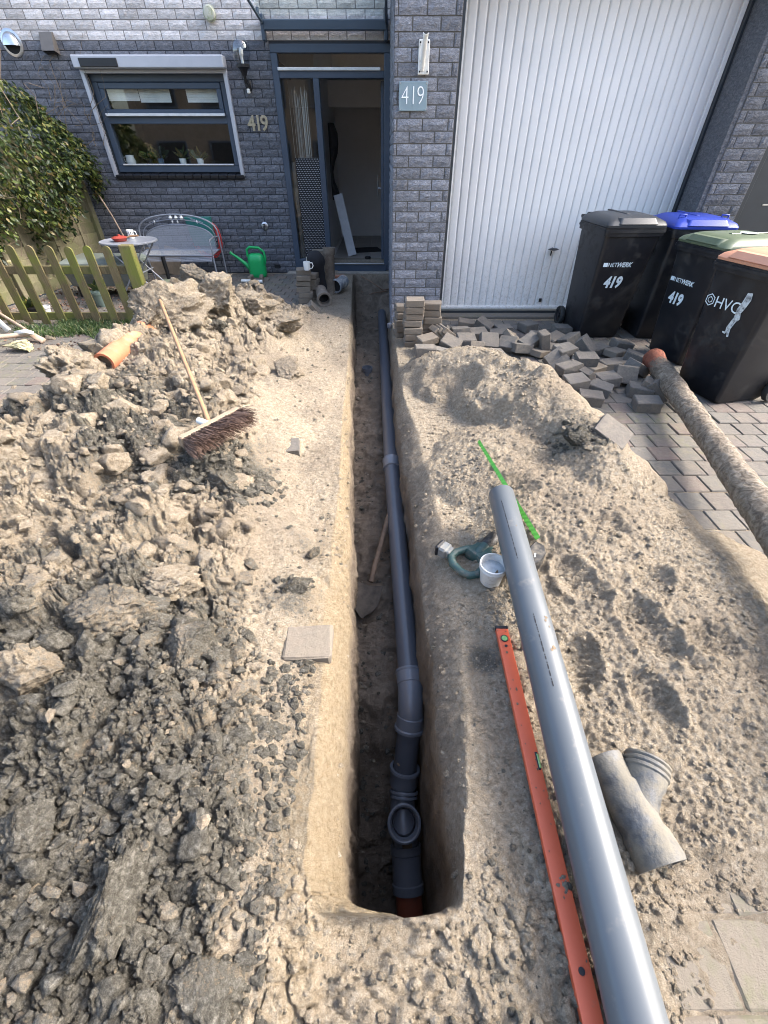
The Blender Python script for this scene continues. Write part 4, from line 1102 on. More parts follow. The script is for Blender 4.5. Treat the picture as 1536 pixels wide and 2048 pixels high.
# ================================================================== LUMPS OF EARTH
def lump_mesh(seed, sub=3, blocky=.35):
    bm = bmesh.new(); bmesh.ops.create_icosphere(bm, subdivisions=sub, radius=1)
    r = random.Random(seed); o = Vector((r.uniform(0, 99), r.uniform(0, 99), r.uniform(0, 99)))
    from mathutils import noise as mn
    # a few random cutting planes give broken faces
    planes = [(Vector((r.gauss(0, 1), r.gauss(0, 1), r.gauss(0, 1))).normalized(), r.uniform(.45, .8)) for _ in range(10)]
    for v in bm.verts:
        q = v.co * 1.3 + o
        p = v.co * (1 + .45 * mn.noise(q) + .25 * mn.noise(q * 2.3))
        for (n, d) in planes:
            e = p.dot(n) - d
            if e > 0: p -= n * e * min(1, blocky * 2.6)
        k = 1 + .10 * mn.noise(q * 5.1)
        if sub >= 3: k += .16 * (.4 - abs(mn.noise(q * 6.7))) + .10 * mn.noise(q * 13)
        if sub >= 4:
            dd, _ = mn.voronoi(q * 3.1 + Vector((mn.noise(q * 4), mn.noise(q * 4 + o), 0)) * .4); k -= .09 * max(0, 1 - (dd[1] - dd[0]) / .10)
            k += .10 * (.4 - abs(mn.noise(q * 21))) + .05 * mn.noise(q * 37)
        v.co = p * k
    vs = np.array([v.co[:] for v in bm.verts], dtype=np.float32); fs = np.array([[v.index for v in f.verts] for f in bm.faces], dtype=np.int32)
    bm.free(); return vs, fs
LUMPS = [lump_mesh(k, 2, .42) for k in range(16)]
LUMPS1 = [lump_mesh(k + 120, 1, .4) for k in range(16)]
LUMPS3 = [lump_mesh(k + 40, 3, .42) for k in range(14)]
def scatter(n, gen, name, label, lumps, seed, zf=None):
    """one joined mesh of earth crumbs: gen(rng, n) -> x, y, size, clay"""
    rng = np.random.default_rng(seed); x, y, sz, cl = gen(rng, n)
    tr_ = (y > Y_NEAR - sz) & (x > np.interp(y, LO[0], LO[1]) - sz * .8) & (x < np.interp(y, RO[0], RO[1]) + sz * .8) & (y < Y_FAR)
    if zf is None: x, y, sz, cl = x[~tr_], y[~tr_], sz[~tr_], cl[~tr_]; h, _, _ = height(x, y)
    else: h = zf(x, y)
    V = []; Fq = []; C = []; b = 0
    for i in range(len(x)):
        vs, fs = lumps[rng.integers(len(lumps))]
        a = rng.uniform(0, 6.283, 3); R = np.array(Euler(a).to_matrix()); s = sz[i] * np.array([rng.uniform(.8, 1.35), rng.uniform(.7, 1.1), rng.uniform(.55, .9)])
        w_ = (vs @ R.T) * s + np.array([x[i], y[i], h[i] + sz[i] * (.12 if sz[i] < .03 else -.12)]); V.append(w_); Fq.append(fs + b); C.append(np.full(len(vs), cl[i])); b += len(vs)
    V = np.concatenate(V).astype(np.float32); Fq = np.concatenate(Fq).astype(np.int32); C = np.concatenate(C).astype(np.float32)
    me = bpy.data.meshes.new(name); me.vertices.add(len(V)); me.vertices.foreach_set('co', V.ravel()); me.loops.add(Fq.size); me.loops.foreach_set('vertex_index', Fq.ravel())
    me.polygons.add(len(Fq)); me.polygons.foreach_set('loop_start', np.arange(0, Fq.size, 3, dtype=np.int32)); me.polygons.foreach_set('loop_total', np.full(len(Fq), 3, dtype=np.int32))
    me.polygons.foreach_set('use_smooth', np.full(len(Fq), lumps is LUMPS3, dtype=bool))
    at = me.attributes.new('clay', 'FLOAT', 'POINT'); at.data.foreach_set('value', C); me.update(calc_edges=True)
    o = bpy.data.objects.new(name, me); COL.objects.link(o); me.materials.append(M['earth']); tag(o, label, 'soil', kind='stuff'); return o
def left_pts(rng, n, smin, smax, pw, nearbias=1.0):
    """points over the left spoil, denser near the camera"""
    xs = []; ys = []
    while len(xs) < n:
        y = -.45 + 6.0 * rng.random(n * 2) ** nearbias; x = -.2 - (.9 + .62 * (y + .5)) * rng.random(n * 2)
        m = zone_masks(x, y); keep = rng.random(n * 2) < m * .95 + .04
        hh, _, _ = height(x, y, False); keep &= (hh > .02) | (rng.random(n * 2) < .12)
        xs.extend(x[keep]); ys.extend(y[keep])
    x = np.array(xs[:n]); y = np.array(ys[:n])
    u = rng.random(n); sz = smin * (smax / smin) ** (u ** pw); sz = np.minimum(sz, np.clip(.035 + .03 * y, .03, .2))
    near = np.clip(1.25 - (y - .1) * 1.0, 0, 1) * (x < -.28)
    cl = np.clip(near * 1.05 + .10 + .6 * (fbm(x, y, 1.3, 3, 201) + rng.normal(0, .22, n) * (sz < .03)) , 0, 1)
    return x, y, sz, cl
scatter(6500, lambda r, n: left_pts(r, n, .005, .016, 1.6, 1.5), 'soil_crumbs', 'fine crumbs of clay and sand on the left spoil heap', LUMPS1, 5)
scatter(1900, lambda r, n: left_pts(r, n, .014, .045, 1.7, 1.2), 'soil_clods', 'crumbled clay and sand clods on the left spoil heap', LUMPS, 6)
scatter(420, lambda r, n: left_pts(r, n, .036, .13, 1.9, 1.0), 'large_soil_clods', 'large broken lumps of clay and sand on the left spoil heap', LUMPS3, 9)
def near_pts(rng, n):
    x = -.28 - .75 * rng.random(n); y = -.35 + 1.25 * rng.random(n)
    return x, y, .006 * (5 ** (rng.random(n) ** 1.8)), np.clip(rng.normal(.82, .2, n), 0, 1)
scatter(2300, near_pts, 'clay_crumbs', 'dark grey clay crumbs in the near left corner', LUMPS1, 11)
def right_pts(rng, n):
    x = .35 + 1.4 * rng.random(n); y = .15 + 4.0 * rng.random(n) ** 1.2
    xr = np.interp(y, [-1, .22, .34, .6, 1.5, 2.3, 3.0, 4], [.56, .62, 1.35, 1.75, 1.72, 1.55, 1.3, .9]); x = np.where(x > xr + .12, .5 + (x - .5) * .5, x)
    return x, y, .0035 * (4.5 ** (rng.random(n) ** 3.5)), np.clip(rng.normal(-.1, .2, n), 0, 1)
def crumb_mesh(seed):
    t_ = (1 + 5 ** .5) / 2; v = np.array([(-1, t_, 0), (1, t_, 0), (-1, -t_, 0), (1, -t_, 0), (0, -1, t_), (0, 1, t_), (0, -1, -t_), (0, 1, -t_), (t_, 0, -1), (t_, 0, 1), (-t_, 0, -1), (-t_, 0, 1)], dtype=np.float32) / 1.9
    v = v * (1 + np.random.default_rng(seed).uniform(-.3, .3, v.shape)); f = np.array([(0, 11, 5), (0, 5, 1), (0, 1, 7), (0, 7, 10), (0, 10, 11), (1, 5, 9), (5, 11, 4), (11, 10, 2), (10, 7, 6), (7, 1, 8), (3, 9, 4), (3, 4, 2), (3, 2, 6), (3, 6, 8), (3, 8, 9), (4, 9, 5), (2, 4, 11), (6, 2, 10), (8, 6, 7), (9, 8, 1)], dtype=np.int32)
    return v.astype(np.float32), f
TET = [crumb_mesh(k) for k in range(10)]
scatter(5500, right_pts, 'sand_crumbs', 'small crumbs of sand strewn over the right heap', TET, 13)
def strip_pts(rng, n):
    y = .1 + 7 * rng.random(n) ** 1.3; xl = np.interp(y, LO[0], LO[1]); x = xl - .02 - (.28 + .08 * y) * rng.random(n)
    return x, y, .003 * (6 ** (rng.random(n) ** 4)), np.clip(rng.normal(.35, .35, n), 0, 1)
scatter(1800, strip_pts, 'sand_crumbs', 'crumbs of sand and clay on the flat strip left of the trench', TET, 17)
def lump(px, py, z, size, clay, label, seed, sub=5, sq=(1.1, .9, .8), dark=None):
    P_ = surf(px, py + size * 60, size * .12); vs, fs = lump_mesh(seed, sub, .36); me = bpy.data.meshes.new('earth_lump')
    me.from_pydata([(v[0] * size * sq[0], v[1] * size * sq[1], v[2] * size * sq[2]) for v in vs.tolist()], [], fs.tolist()); me.polygons.foreach_set('use_smooth', [True] * len(fs))
    at = me.attributes.new('clay', 'FLOAT', 'POINT'); at.data.foreach_set('value', np.full(len(vs), clay, dtype=np.float32))
    o = bpy.data.objects.new('earth_lump', me); COL.objects.link(o); me.materials.append(M['earth']); o.location = P_; o.rotation_euler = (0, 0, seed * 1.7)
    return tag(o, label, 'earth lump', 'big lumps of dug earth')
lump(570, 735, .07, .15, .12, 'pale sand boulder alone at the foot of the heap, below the broken pipe piece', 1)
lump(402, 565, .50, .22, .45, 'brown lump topping the far end of the heap, in front of the parasol base', 2, sq=(.9, .8, 1.2))
lump(430, 585, .36, .24, .15, 'sandy lump right of the highest brown lump', 3)
lump(345, 615, .50, .26, .05, 'pale sand lump at the top of the broom handle', 4, sq=(1.4, .9, .8))
lump(300, 640, .42, .20, .1, 'pale crumbling lump beside the tilted orange pipe', 14)
lump(150, 735, .30, .22, .12, 'pale lump at the left edge of the heap, near the orange pipe end', 5)
lump(440, 650, .40, .10, .8, 'dark stone-like lump high on the pale slope', 6)
lump(455, 960, .14, .12, .85, 'dark clay lump just below the broom head', 7, sq=(1.2, 1, .6))
lump(235, 1215, .18, .17, .45, 'flat-topped cracked clay slab left of centre', 9, sq=(1.2, 1, .7))
lump(385, 1290, .12, .105, .6, 'angular clay block left of the sunken paver', 10)
lump(330, 1160, .20, .12, .15, 'pale pointed lump in the middle of the spoil', 11)
lump(230, 1790, .13, .085, .95, 'wide dark clay clod in the near left corner', 12, sq=(1.3, .9, .8))
lump(70, 1340, .2, .13, .3, 'grey sandy lump at the left picture edge', 13, sq=(1.3, .8, .7))
lump(590, 1170, .035, .06, .75, 'dark wet clod on the flat strip beside the trench', 15)
lump(500, 1130, .03, .04, .6, 'small grey stone on the flat strip', 16)
lump(625, 1108, .02, .045, .6, 'greenish grey lump near the trench rim', 17)
lump(560, 640, .12, .2, .25, 'low brown lump between the heap and the door stack', 18, sq=(1.5, .8, .6))
lump(500, 600, .2, .22, .3, 'sandy lump below the green watering can', 19, sq=(1.5, .9, .7))
lump(1160, 875, .14, .10, .8, 'dark earthy lump at the right heap crest', 20, sq=(1.3, .8, .7))
lump(410, 1960, .08, .085, .75, 'broad flat clay clod at the bottom edge', 21, sq=(.9, 1.2, .5))
lump(60, 1650, .16, .08, .8, 'rough clay clod at the left edge near the bottom', 22)

def nearstrip_pts(rng, n):
    x = -.35 + 1.2 * rng.random(n); y = -.12 + .42 * rng.random(n) ** 1.3
    return x, y, .003 * (5 ** (rng.random(n) ** 3)), np.clip(rng.normal(.25, .3, n), 0, 1)
def inside_trench(x, y): return (y > Y_NEAR - .01) & (x > np.interp(y, LO[0], LO[1])) & (x < np.interp(y, RO[0], RO[1]))
def ns2(rng, n):
    x, y, s_, c_ = nearstrip_pts(rng, n); k = ~inside_trench(x, y); return x[k], y[k], s_[k], c_[k]
scatter(1800, ns2, 'sand_crumbs', 'sand crumbs on the near edge of the trench', TET, 19)
def rstrip(rng, n):
    y = .15 + 4.5 * rng.random(n) ** 1.3; xr = np.interp(y, RO[0], RO[1]); x = xr + .02 + .35 * rng.random(n)
    return x, y, .0025 * (5 ** (rng.random(n) ** 4)), np.clip(rng.normal(.2, .3, n), 0, 1)
scatter(1500, rstrip, 'sand_crumbs', 'sand crumbs on the right shoulder of the trench', TET, 23)

def clump(px, py, r_, n, cl, seed, label):
    c = surf(px, py)
    def g_(rng, n):
        a = rng.uniform(0, 6.28, n); q = r_ * rng.random(n) ** .8; return c.x + q * np.cos(a) * 1.25, c.y + q * np.sin(a), .008 * (5 ** (rng.random(n) ** 1.5)), np.clip(rng.normal(cl, .15, n), 0, 1)
    o = scatter(n, g_, 'clay_clods', label, LUMPS, seed)
clump(470, 960, .22, 420, .9, 51, 'crumbly dark clay heap just below the broom head')
clump(290, 925, .25, 260, .8, 52, 'dark clay clods left of the broom head')
clump(590, 1165, .07, 60, .85, 53, 'dark wet crumbs on the flat strip beside the trench')
clump(400, 1290, .16, 160, .6, 54, 'grey clods left of the sunken paver')
clump(1165, 870, .16, 120, .7, 55, 'dark earth crumbs on the right crest')

def farheap(rng, n):
    x, y, s_, c_ = left_pts(rng, n * 3, .022, .095, 1.8, .55); k = (y > 2.3); hh, _, _ = height(x, y, False); k &= hh > .08
    return x[k][:n], y[k][:n], s_[k][:n], np.clip(c_[k][:n] * .6, 0, 1)
scatter(650, farheap, 'soil_clods', 'sandy clods over the far part of the left heap', LUMPS, 61)
def floor_pts(rng, n):
    y = .2 + 7.2 * rng.random(n) ** 1.6; a_ = np.interp(y, LI[0], LI[1]); b_ = np.interp(y, RI[0], RI[1]); u = rng.random(n); u = np.where(rng.random(n) < .5, u ** 2.2, u)
    return y * 0 + a_ + .03 + (b_ - a_ - .06) * u, y, .005 * (6 ** (rng.random(n) ** 1.8)), np.clip(rng.normal(.75, .25, n), 0, 1)
scatter(1300, floor_pts, 'fallen_crumbs', 'damp crumbs fallen on the trench floor', LUMPS1, 63, zf=lambda x, y: floor_z(y) + .012)
def ledge_pts(rng, n):
    y = .2 + 4.5 * rng.random(n) ** 1.5; a_ = np.interp(y, LO[0], LO[1]); b_ = np.interp(y, LI[0], LI[1]); r1 = rng.random(n) < .5
    a2_ = np.interp(y, RI[0], RI[1]); b2_ = np.interp(y, RO[0], RO[1]); u = rng.random(n); x = np.where(r1, a_ + (b_ - a_) * u, a2_ + (b2_ - a2_) * u)
    return x, y, .003 * (5 ** (rng.random(n) ** 2.4)), np.clip(rng.normal(.0, .25, n), 0, 1)
def ledge_z(x, y):
    a_ = np.interp(y, LO[0], LO[1]); b_ = np.interp(y, LI[0], LI[1]); a2_ = np.interp(y, RI[0], RI[1]); b2_ = np.interp(y, RO[0], RO[1])
    return np.where(x < b_ + .001, -.09 * np.clip((x - a_) / (b_ - a_), 0, 1) ** 1.5, -.12 * np.clip((b2_ - x) / (b2_ - a2_), 0, 1) ** 1.3) + .002
scatter(900, ledge_pts, 'sand_crumbs', 'sand crumbs on the sloping shoulders of the trench', TET, 65, zf=ledge_z)
# ================================================================== PIPES
M['pvc'] = solid('grey_pvc', (.070, .077, .092), .33, var=.06, scale=5, dirt=(.19, .16, .12), dirtscale=7, dirtamt=.16, spec=.55)
M['pvc_light'] = solid('light_grey_pvc', (.125, .135, .155), .32, var=.06, scale=5, dirt=(.2, .17, .13), dirtscale=9, dirtamt=.16, spec=.55)
M['pvc_new'] = solid('new_grey_pvc', (.088, .098, .106), .28, var=.05, scale=3, dirt=(.17, .16, .145), dirtscale=11, dirtamt=.28, spec=.3)
M['pvc_brown'] = solid('red_brown_pvc', (.20, .055, .03), .3, var=.15, dirt=(.1, .07, .05), dirtscale=9, dirtamt=.3)
M['inside'] = solid('pipe_inside', (.03, .034, .045), .4)
def ring_prof(mb, p, ax, R, w, lip=.004):
    mb.lathe(p, [(R - lip, -w / 2), (R, -w / 2), (R + .001, 0), (R, w / 2), (R - lip, w / 2)], 28, axis=ax)
Rp = .0625
def g3(px, py, z): return G(px, py, z)
P0 = Vector((-.035, 7.05, -.30)); P1 = G(783, 930, -.36); P2 = G(819, 1352, -.55)
P3 = G(820, 1440, -.66); P4 = G(809, 1545, -.88); P5 = G(806, 1640, -.96); P6 = G(812, 1704, -1.02); P7 = G(816, 1768, -1.07); P8 = P7 + (P7 - P6).normalized() * .5
pipe = thing('sewer_pipe', 'dark grey sewer pipe with light grey couplings lying along the trench', 'pipe', (P1.x, P1.y, P1.z - .06))
sewer_line = [P0 + (P1 - P0) * t for t in (0, .33, .66, 1)]
mb = MB(); mb.tube(sewer_line, Rp, 36); obj('far_pipe', mb, M['pvc'], pipe, smooth=40)
mb = MB(); mb.tube([P1, (P1 + P2) / 2 + Vector((0, 0, -.01)), P2], Rp, 36); obj('middle_pipe', mb, M['pvc'], pipe, smooth=40)
d12 = (P2 - P1).normalized(); mb = MB(); mb.lathe(P1, [(Rp, -.06), (Rp + .010, -.058), (Rp + .013, -.05), (Rp + .010, -.04), (Rp + .007, -.03), (Rp + .007, .05), (Rp + .01, .055), (Rp, .06)], 32, axis=d12)
obj('coupling', mb, M['pvc_light'], pipe, smooth=30)
# elbow
dn = (P4 - P3).normalized(); elb = [P2, P2 + d12 * .05, P2 + d12 * .09 + dn * .02, P3 - dn * .03, P3 + dn * .04]
mb = MB(); mb.tube(elb, Rp + .006, 32); mb.lathe(P2, [(Rp, -.035), (Rp + .014, -.03), (Rp + .016, -.02), (Rp + .011, -.012), (Rp + .010, .045), (Rp + .006, .05)], 32, axis=d12)
mb.lathe(P3, [(Rp + .006, -.03), (Rp + .010, -.025), (Rp + .011, .03), (Rp + .017, .036), (Rp + .017, .05), (Rp, .055)], 32, axis=dn)
obj('elbow', mb, M['pvc_light'], pipe, smooth=30)
mb = MB(); mb.tube([P3, P4 + dn * .03], Rp, 32); obj('short_pipe', mb, M['pvc'], pipe, smooth=40)
# tee with open branch
d56 = (P6 - P5).normalized(); mb = MB()
mb.lathe(P4, [(Rp + .004, -.03), (Rp + .018, -.03), (Rp + .02, -.018), (Rp + .015, -.008), (Rp + .012, .06), (Rp + .004, .07)], 32, axis=dn)
mb.tube([P4 + dn * .05, P4 + dn * .09 + (P5 - P4) * .1, P5, P6 - d56 * .02], Rp + .003, 32)
ring_prof(mb, P4 + (P5 - P4) * .42, (P5 - P4), Rp + .012, .012, .01); ring_prof(mb, P4 + (P5 - P4) * .52, (P5 - P4), Rp + .009, .012, .008)
tee = obj('tee', mb, M['pvc_light'], pipe, smooth=30)
bax = Vector((.0, -.30, .95)).normalized(); bc = P5 + bax * .15 + Vector((.0, .0, 0))
mb = MB(); mb.lathe(P5 + bax * .02, [(Rp, 0), (Rp + .001, .07), (Rp + .009, .075), (Rp + .010, .12), (Rp + .018, .125), (Rp + .019, .14), (Rp + .012, .145), (Rp + .006, .142), (Rp + .003, .11), (Rp - .004, .10), (Rp - .006, .02)], 36, axis=bax)
obj('branch_socket', mb, M['pvc_light'], tee, smooth=30)
mb = MB(); mb.lathe(P5 + bax * .04, [(0, 0), (Rp - .008, .001), (Rp - .008, .06)], 28, axis=bax); obj('branch_inside', mb, M['inside'], tee, smooth=50)
mb = MB(); dd = (P7 - P6).normalized(); mb.lathe((P6 + P7) / 2, [(Rp, -.095), (Rp + .014, -.093), (Rp + .015, -.06), (Rp + .010, -.055), (Rp + .010, .055), (Rp + .015, .06), (Rp + .014, .093), (Rp, .095)], 36, axis=dd); obj('coupling', mb, M['pvc_light'], pipe, smooth=30)
mb = MB(); mb.tube([P7 - dd * .03, P8], Rp + .002, 32); obj('old_brown_pipe', mb, M['pvc_brown'], pipe, smooth=40)
M['mud'] = solid('wet_mud', (.13, .095, .06), .9, var=.4, scale=60, bump=.6)
for (p, r_) in ((P4 + (P5 - P4) * .2, .02), (P4 - dn * .02, .03), (P6 - d56 * .02, .022)):
    vs, fs = lump_mesh(int(r_ * 1000), 2); c = p + Vector((.005, -.0, 1)).normalized() * (Rp + .006)
    mb = MB(); mb.add([c + Vector((v[0] * r_ * 1.5, v[1] * r_, v[2] * .009)) for v in vs.tolist()], [tuple(f) for f in fs.tolist()]); obj('mud_patch', mb, M['mud'], pipe, smooth=60)
# short upright pipe stub in the trench floor
c = G(735, 750, -.47); t = thing('pipe_stub', 'short light grey pipe end sticking up from the trench floor', 'pipe', tuple(c))
mb = MB(); mb.lathe(c, [(.055, -.05), (.055, .06), (.064, .062), (.064, .10), (.056, .10), (.052, .06), (.052, .0)], 24); obj('socket', mb, M['pvc_light'], t, smooth=35)
mb = MB(); mb.lathe(c, [(0, .01), (.052, .01)], 24); obj('inside', mb, M['mud'], t)
# shovel at the trench bottom
b = G(741, 1175, -.56); hnd = G(778, 1035, -.46); t = thing('shovel', 'muddy shovel lying on the trench floor, its handle under the pipe', 'shovel', tuple(b))
u = (hnd - b).normalized(); sx_ = u.cross(Vector((0, 0, 1))).normalized()
mb = MB(); mb.tube([b + u * .02 + Vector((0, 0, .03)), b + u * .12 + Vector((0, 0, .05)), hnd + u * .25 + Vector((0, 0, .03))], [.017, .018, .017], 12); obj('handle', mb, solid('muddy_ash', (.11, .075, .05), .8, var=.3, scale=30), t, smooth=40)
mb = MB(); vs = []; nn = 7; mm = 8
for j in range(mm):
    v = j / (mm - 1); wd = .085 * (1 if v < .55 else math.cos((v - .55) / .45 * 1.35))
    for i in range(nn):
        s_ = (i / (nn - 1) - .5) * 2; vs.append(b - u * .23 * v + sx_ * wd * s_ + Vector((0, 0, .02 + .022 * s_ * s_ - .01 * v)))
mb.add(vs, [(j * nn + i, j * nn + i + 1, (j + 1) * nn + i + 1, (j + 1) * nn + i) for j in range(mm - 1) for i in range(nn - 1)])
mb.add([p - Vector((0, 0, .004)) for p in vs], [(j * nn + i, (j + 1) * nn + i, (j + 1) * nn + i + 1, j * nn + i + 1) for j in range(mm - 1) for i in range(nn - 1)])
obj('blade', mb, solid('muddy_steel', (.055, .045, .035), .85, var=.4, scale=20, bump=.5), t, smooth=50, fix=False)
# roots hanging in the far end
for k, (pts, r_) in enumerate((([(722, 552), (745, 565), (765, 580), (778, 578)], .009), ([(722, 582), (730, 588), (738, 600)], .007), ([(728, 600), (735, 590), (750, 585), (775, 582)], .008))):
    mb = MB(); yy = [7.9, 7.85, 7.8, 7.9][:len(pts)]; mb.tube([F(p[0], p[1], y) for p, y in zip(pts, yy)], r_ * 1.2, 6)
    single('root', mb, solid('root_%d' % k, (.2, .13, .085), .9), ['long pale root crossing the far end of the trench', 'short curved root at the far trench wall', 'lower root above the pipe end'][k], 'root', smooth=60)
# trench-side clip
mb = MB(); c = F(779, 652, 5.5); mb.lathe(c, [(0, -.03), (.03, -.02), (.035, 0), (.03, .03), (0, .04)], 12); single('pipe_plug', mb, M['pvc_light'], 'small grey plastic plug at the foot of the pier by the trench', 'pipe plug', smooth=50)

# big new pipe lying over the right-hand sand
RA = .068; A = G(1002, 988, .235) ; Bq = G(1276, 2048, .12); dv = (Bq - A).normalized(); L = (Bq - A).length + .9
t = thing('new_pipe', 'long new light grey plastic pipe lying across the sand on the right', 'pipe', (A.x, A.y, A.z - .07))
mb = MB(); mb.lathe(A, [(RA - .006, .06), (RA - .0055, 0), (RA - .002, -.001), (RA, .008), (RA, .3), (RA, L * .5), (RA, L)], 48, axis=dv); obj('tube', mb, M['pvc_new'], t, smooth=60)
mb = MB(); rr = random.Random(77)
side = dv.cross(Vector((0, 0, 1))).normalized(); upv = side.cross(dv).normalized()
def on_pipe(s, a, r=RA + .0006): return A + dv * s + (side * math.cos(a) + upv * math.sin(a)) * r
if (on_pipe(.1, .6) - A).x > 0: side = -side
s = .12
while s < 1.25:
    if .50 < s < .78 or s > 1.08: s += .01; continue
    l = rr.choice([.005, .008, .013, .02]); a0 = 1.05 + .25 * min(1, s); w_ = .028
    mb.add([on_pipe(s, a0), on_pipe(s + l, a0), on_pipe(s + l, a0 + w_ * 2.2), on_pipe(s, a0 + w_ * 2.2)], [(0, 1, 2, 3)]); s += l + rr.choice([.003, .005, .009])
obj('printed_line', mb, M['black_matt'], t, kind='stuff')
mb = MB()
for (s_, a_, r_) in ((.80, 2.0, .008), (.815, 1.9, .006), (.84, 2.05, .005), (.93, 1.95, .009), (.94, 1.8, .006), (.30, 1.7, .003), (.55, 1.9, .003)):
    vs = [on_pipe(s_ + r_ * math.cos(k * 1.05) * rr.uniform(.7, 1.2), a_ + r_ / RA * math.sin(k * 1.05) * rr.uniform(.7, 1.2), RA + .0012) for k in range(6)]
    mb.add(vs, [(0, 1, 2, 3, 4, 5)])
obj('mud_speck', mb, M['mud'], t, kind='stuff')

# old mud-caked pipe on the right
def caked_mat():
    m, nt_, b = new_mat('mud_caked_pipe'); nb = NB(nt_); p = pos(nb)
    n1 = nb.noise(p, 22, 7, .7, 1.2); n2 = nb.noise(p, 80, 5, .7, .6)
    c = nb.ramp(n1, [(.32, (.06, .045, .032)), (.45, (.14, .108, .075)), (.56, (.225, .185, .135)), (.7, (.33, .285, .225))])
    at = nb.n('ShaderNodeAttribute'); at.attribute_name = 'bare'
    k = nb.math('ADD', at.outputs['Fac'], nb.math('MULTIPLY', nb.math('SUBTRACT', n1, .5), 1.8)); c = nb.mix(nb.ramp(k, [(.42, 0.), (.55, 1.)]), c, nb.ramp(n2, [(.35, (.14, .04, .022)), (.6, (.26, .075, .035))]))
    nb.l(c, b.inputs['Base Color']); b.inputs['Roughness'].default_value = .85
    nb.l(nb.bump(n2, .6, .012, nb.bump(n1, .8, .03)), b.inputs['Normal']); return m
M['caked'] = caked_mat()
A2 = G(1306, 716, .13); B2 = G(1560, 1075, .24); d2 = (B2 - A2).normalized(); L2 = (B2 - A2).length + 1.3
sd = d2.cross(Vector((0, 0, 1))).normalized(); u2 = sd.cross(d2)
def caked(name, parts, par, label=None):
    """parts: (s0, s1, radius fn, bare fn)"""
    mb = MB(); bare = []; (s0, s1, rf, bf) = parts; n = max(6, int((s1 - s0) / .014)); m_ = 40; vs = []
    ss = np.linspace(s0, s1, n); th = np.linspace(0, 2 * np.pi, m_, endpoint=False)
    SS, TH = np.meshgrid(ss, th, indexing='ij')
    mud = .013 * fbm(SS * 1.0 + 3, TH * .11, 7, 5, 700, .6) + .010 * fbm(SS, TH * .1, 28, 4, 701, .6, True)
    for i in range(n):
        for j in range(m_):
            r_ = rf(ss[i]) + max(-.001, mud[i, j]) * (1.0 - .8 * bf(ss[i])); sag = -.0
            vs.append(A2 + d2 * ss[i] + (sd * math.cos(th[j]) + u2 * math.sin(th[j])) * r_); bare.append(bf(ss[i]))
    fs = [(i * m_ + j, i * m_ + (j + 1) % m_, (i + 1) * m_ + (j + 1) % m_, (i + 1) * m_ + j) for i in range(n - 1) for j in range(m_)]
    fs.append(tuple(range(m_))); mb.add(vs, fs); o = obj(name, mb, M['caked'], par, smooth=70)
    at = o.data.attributes.new('bare', 'FLOAT', 'POINT'); at.data.foreach_set('value', np.array(bare, dtype=np.float32)); return o
t = thing('old_pipe', 'old clay-red sewer pipe caked in dried mud beside the black bins', 'pipe', (A2.x, A2.y, 0))
caked('collar', (0, .19, lambda s: .083 + .012 * max(0, 1 - abs(s - .03) / .05) - .008 * max(0, (s - .13) / .06), lambda s: .75), t)
caked('tube', (.17, L2, lambda s: .073 + .004 * math.sin(s * 3), lambda s: .8 - s * 1.3 if s < .6 else .16), t)

# muddy wye fitting near the new pipe
M['mudgrey'] = solid('mud_smeared_pvc', (.062, .065, .067), .5, var=.4, scale=26, dirt=(.15, .135, .105), dirtscale=14, dirtamt=.5, bump=1.0, bscale=36)
a = G(1205, 1515, .07); b = G(1325, 1735, .07); ax = (b - a).normalized()
t = thing('wye_fitting', 'mud-smeared grey pipe branch piece lying on the sand right of the new pipe', 'pipe fitting', (a.x, a.y, 0))
mb = MB(); Ln = (b - a).length; mb.lathe(a, [(.050, .0), (.061, 0), (.063, .012), (.060, .03), (.060, .08), (.067, .09), (.068, .19), (.066, .21), (.073, .225), (.076, Ln - .012), (.072, Ln), (.056, Ln), (.054, Ln - .05)], 32, axis=ax); obj('body', mb, M['mudgrey'], t, smooth=35)
mb = MB(); e = G(1288, 1600, .08); ba = (e - (a + ax * Ln * .66)).normalized(); s0 = a + ax * Ln * .62
mb.lathe(s0, [(.050, .0), (.054, .10), (.062, .12), (.064, .145), (.069, .15), (.069, .158), (.064, .162), (.069, .168), (.069, .176), (.064, .18), (.069, .186), (.068, .192), (.058, .194), (.054, .15)], 32, axis=ba); obj('branch', mb, M['mudgrey'], t, smooth=30)
mb = MB(); mb.lathe(s0, [(0, .15), (.056, .15)], 24, axis=ba); mb.lathe(a, [(0, Ln - .03), (.056, Ln - .03)], 24, axis=ax); obj('mud_plug', mb, M['mud'], t)

# orange clay pipe and other scraps on the left
M['clay_pipe'] = solid('orange_clay', (.40, .135, .065), .75, var=.2, scale=10, dirt=(.28, .21, .14), dirtscale=9, dirtamt=.36, bump=.3)
a = surf(226, 724, .03); b = surf(302, 655, .02); t = thing('clay_pipe', 'orange earthenware pipe leaning on the back of the left heap', 'pipe', tuple(a)); ax = (b - a).normalized()
mb = MB(); mb.lathe(a - ax * .1, [(.055, .03), (.055, 0), (.074, 0), (.074, .9)], 30, axis=ax); obj('tube', mb, M['clay_pipe'], t, smooth=40)
mb = MB(); mb.lathe(a - ax * .1, [(0, .03), (.055, .03)], 24, axis=ax); obj('inside', mb, M['mud'], t)
M['old_clay'] = solid('dirty_old_clay', (.16, .13, .10), .85, var=.2, scale=20, dirt=(.26, .21, .16), dirtscale=14, dirtamt=.4, bump=.5)
a = G(649, 600, .09); ax = Vector((-.25, 1, .12)).normalized(); t = thing('clay_pipe_socket', 'short dirty clay pipe piece lying with its round mouth towards the camera', 'pipe piece', (a.x, a.y, 0))
